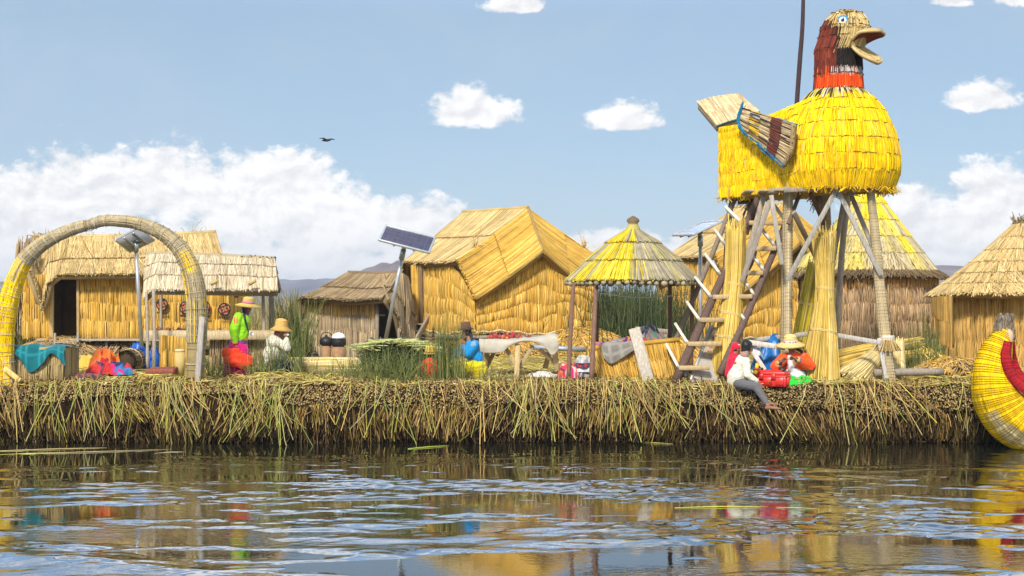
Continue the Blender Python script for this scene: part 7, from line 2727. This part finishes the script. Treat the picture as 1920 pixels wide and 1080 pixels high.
def girl_red():
    Y = 28.74
    t = thing('person', 'small child in red sun hat and red jacket behind the boy in cream', 'person', G(1376, Y), 'people on the island')
    hc, f = Q(1381, 654, Y), np.array([.85, -.5, -.1])
    hcaps, pts, at = head_caps(hc, f, .185, Q(1378, 666, Y))
    caps = hcaps + limb((Q(1377, 668, Y), .06), (Q(1374, 685, Y), .10), (Q(1373, 705, Y), .12))
    for s_ in (-1, 1):
        w = Q(1388, 694, Y + .12 * s_ - .06)
        caps += limb((Q(1377, 673, Y + .11 * s_), .04), (Q(1378, 690, Y + .17 * s_), .034), (w, .024)) + hand_caps(w, [1, 0, -.2], [0, 0, -1], .12, .7)
        caps += limb((Q(1375, 708, Y + .08 * s_), .075), (Q(1402, 708, Y + .12 * s_), .05), (Q(1404, 716, Y + .12 * s_ - .1), .035))
    flesh('body', caps, SKIN, 'skin', t, .0075, 2, pts)
    j = [('b', Q(1376, 677, Y), (.12, .15, .11))] + limb((Q(1376, 672, Y), .105), (Q(1373, 700, Y), .14))
    for s_ in (-1, 1):
        j += limb((Q(1377, 674, Y + .11 * s_), .066), (Q(1378, 690, Y + .18 * s_), .06), (Q(1386, 693, Y + .13 * s_ - .05), .042))
    flesh('jacket', j, (.62, .012, .05), 'cloth', t, .0105, 2, wrinkle=.009)
    flesh('trousers', limb((Q(1375, 708, Y - .08), .09), (Q(1402, 708, Y - .12), .065)) + limb((Q(1375, 708, Y + .08), .09), (Q(1402, 708, Y + .12), .065)) + [(Q(1374, 707, Y - .06), .1, Q(1374, 707, Y + .06), .1)], (.05, .06, .12), 'cloth', t, .012, 1)
    # floppy cap with a neck flap and a small brim
    caps = [('b', at(-.10, 0, .20), (.083, .083, .08)), (at(.26, .16, .20), .018, at(.26, -.16, .20), .018), (at(.38, .12, .15), .012, at(.38, -.12, .15), .012), (at(.22, 0, .22), .03, at(.44, 0, .14), .012),
            (at(-.28, .16, .0), .035, at(-.40, .26, -.40), .028), (at(-.28, -.16, .0), .035, at(-.40, -.26, -.40), .028), (at(-.36, 0, .0), .04, at(-.50, 0, -.42), .03), (at(-.42, .18, -.40), .024, at(-.42, -.18, -.40), .024)]
    ht = flesh('sun_hat', caps, (.62, .015, .04), 'cloth', t, .009, 2, wrinkle=.004, wscale=22)
    mb = MB()
    mb.ball(at(.22, .14, .42), (.018, .014, .012), np.array([.75, .65, .68]), 8, 6)
    mb.ball(at(.30, .06, .40), (.012, .012, .010), np.array([.75, .65, .68]), 8, 6)
    mb.build('badge', 'cloth', ht)
    flesh('hair', [('b', at(-.05, 0, .10), (.072, .070, .074))], (.012, .010, .010), 'hair', t, .012, 1)


def woman_orange():
    Y = 28.80
    Q = lambda px, py, Yd: P(px, py - 5 if py < 712 else py, Yd)
    t = thing('person', 'person in orange jacket, green skirt and banded straw hat under the tower', 'person', G(1490, Y), 'people on the island')
    hc, f = Q(1483, 654, Y), np.array([-.72, -.62, -.28])
    hcaps, pts, at = head_caps(hc, f, .215, Q(1487, 667, Y))
    rw, lw = Q(1464, 682, Y - .32), Q(1491, 677, Y - .34)
    caps = hcaps + limb((Q(1487, 669, Y), .07), (Q(1489, 685, Y), .13), (Q(1491, 714, Y), .15))
    caps += limb((Q(1471, 674, Y - .06), .05), (Q(1454, 694, Y - .18), .042), (rw, .028)) + limb((Q(1506, 674, Y - .02), .05), (Q(1517, 694, Y - .14), .042), (lw, .028))
    caps += hand_caps(rw, [.75, -.2, .55], [.3, -.8, -.3], .165, 1.0) + hand_caps(lw, [-.95, -.1, .3], [0, -.6, -.8], .165, 1.0, left=-1)
    caps += limb((Q(1484, 718, Y - .1), .09), (Q(1474, 718, Y - .26), .055), (Q(1486, 721, Y - .3), .04)) + limb((Q(1500, 718, Y - .1), .09), (Q(1514, 718, Y - .26), .055), (Q(1502, 721, Y - .3), .04))
    flesh('body', caps, SKIN, 'skin', t, .0075, 2, pts)
    j = [('b', Q(1489, 680, Y + .03), (.215, .15, .135)), ('b', Q(1494, 694, Y + .03), (.215, .17, .13))] + limb((Q(1488, 676, Y + .03), .13), (Q(1492, 701, Y + .02), .165))
    j += limb((Q(1469, 676, Y - .05), .095), (Q(1455, 692, Y - .18), .10), (Q(1462, 685, Y - .29), .052)) + limb((Q(1508, 676, Y - .01), .10), (Q(1518, 691, Y - .13), .105), (Q(1495, 679, Y - .30), .055))
    cl, cr = Q(1494, 679, Y - .30), Q(1462, 685, Y - .29)

    def oc(V, C):
        C[(V[:, 2] < Q(0, 698, Y)[2]) & (np.abs(V[:, 2] - Q(0, 700, Y)[2]) < .018) & (V[:, 0] > Q(1480, 0, Y)[0])] = (.30, .12, .20)
        for c, k in ((cl, (.12, .07, .20)), (cr, (.45, .22, .18))):
            d = np.linalg.norm(V - c, axis=1)
            C[d < .085] = k
            C[d < .068] = (.60, .36, .10)
            C[d < .052] = (.03, .03, .04)
        m = (np.abs(V[:, 0] - Q(1503, 0, Y)[0]) < .035) & (np.abs(V[:, 2] - Q(0, 667, Y)[2]) < .035) & (np.sin(V[:, 0] * 250) > 0)
        C[m] = (.60, .25, .18)
        return C
    flesh('jacket', j, (.84, .085, .008), 'cloth', t, .0100, 2, wrinkle=.011, wscale=13, colf=oc)
    flesh('shirt', [(Q(1480, 674, Y - .085), .045, Q(1484, 698, Y - .10), .060)], (.66, .66, .66), 'cloth', t, .010, 2, wrinkle=.005)
    flesh('waistband', [(Q(1490, 704, Y), .165, Q(1493, 710, Y), .175)], (.66, .68, .64), 'cloth', t, .012, 2, wrinkle=.006)
    sk = [('b', Q(1499, 715, Y - .02), (.25, .26, .115)), (Q(1488, 716, Y - .1), .13, Q(1474, 717, Y - .28), .10), (Q(1500, 716, Y - .1), .13, Q(1516, 717, Y - .28), .10), (Q(1480, 720, Y - .30), .085, Q(1510, 720, Y - .30), .085)]
    flesh('skirt', sk, (.02, .50, .045), 'cloth', t, .011, 2, wrinkle=.024, wscale=13)
    hat(t, at(.0, 0, .26), [-.06, -.16, 1], .265, .118, .16, (.74, .55, .22), [(.60, .52, .46), (.62, .54, .5), (.6, .5, .5), (.6, .5, .5)], .05, .045, bandf=[(.45, .05, .10), (.62, .6, .55), (.05, .06, .2), (.5, .1, .15)])
    h = [('b', at(-.14, 0, .10), (.085, .085, .09))] + limb((at(-.30, .2, -.1), .035), (Q(1503, 664, Y + .02), .026), (Q(1507, 672, Y + .06), .02))
    flesh('hair', h, (.012, .010, .010), 'hair', t, .010, 1)
    # braided cord she is working on
    mb = MB()
    a, b = rw + np.array([.10, -.06, .05]), lw + np.array([-.10, -.04, .02])
    mb.tube([a, (a + b) / 2 + [0, -.02, -.02], b], .008, np.array([.5, .35, .12]), 6, smooth=8)
    tag(mb.build('cord', 'dry reed'), 'short reed cord between the hands of the person in orange', 'cord')


woman_lime()
sitter_white()
woman_blue()
child_hat()
boy()
girl_red()
woman_orange()


# ---- red case
def red_case():
    c = Q(1446, 724, 28.60)
    t = thing('plastic_case', 'bright red moulded plastic case with black latches in front of the person in orange', 'case', c)
    R_ = (.66, .028, .02)
    yaw = math.radians(-24)
    ca, sa = math.cos(yaw), math.sin(yaw)

    def T(x, y, z):
        return c + np.array([x * ca - y * sa, x * sa + y * ca, z])

    def box(mb, x0, x1, y0, y1, z0, z1, col, bv=.02):
        n = 8
        def rect(z, k):
            pts = []
            for (cx, cy, a0) in ((x1 - bv, y1 - bv, 0), (x0 + bv, y1 - bv, 90), (x0 + bv, y0 + bv, 180), (x1 - bv, y0 + bv, 270)):
                for q in (0, 45, 90):
                    a = math.radians(a0 + q)
                    pts.append(T(cx + (bv - k) * math.cos(a), cy + (bv - k) * math.sin(a), z))
            return np.array(pts)
        rs = np.array([rect(z0, bv * .6), rect(z0 + bv * .5, 0), rect(z1 - bv * .5, 0), rect(z1, bv * .6)])
        idx = np.arange(48).reshape(4, 12)
        f_ = np.stack([idx[:-1], np.roll(idx[:-1], -1, 1), np.roll(idx[1:], -1, 1), idx[1:]], -1).reshape(-1, 4)
        b0 = mb.n
        mb.add(rs.reshape(-1, 3), f_, np.array(col))
        mb.f.append(idx[:1, ::-1] + b0)
        mb.f.append(idx[-1:] + b0)
    mb = MB()
    box(mb, -.33, .31, -.17, .19, .0, .19, R_)
    box(mb, -.345, .325, -.185, .205, .165, .20, R_, .025)
    for x in (-.24, -.02, .20):
        box(mb, x - .075, x + .075, -.20, -.16, .03, .165, np.array(R_) * .97, .012)
    box(mb, .305, .345, -.12, .14, .03, .165, np.array(R_) * .97, .012)
    mb.build('body', 'moulded plastic', t)
    mb = MB()
    box(mb, -.32, .30, -.165, .18, .20, .265, R_, .03)
    box(mb, -.24, .22, -.10, .12, .265, .285, R_, .02)
    mb.build('lid', 'moulded plastic', t)
    for x in (-.20, .20):
        mb = MB()
        mb.lathe([(.055, -.01), (.06, .0), (.055, .035), (.04, .045), (.004, .047)], T(x, 0, .28), np.array([.03, .022, .022]), 14)
        mb.build('cap', 'moulded plastic', t)
    for x in (-.13, .09):
        mb = MB()
        box(mb, x - .035, x + .035, -.212, -.18, .13, .225, (.50, .02, .016), .01)
        mb.build('latch', 'moulded plastic', t)


red_case()
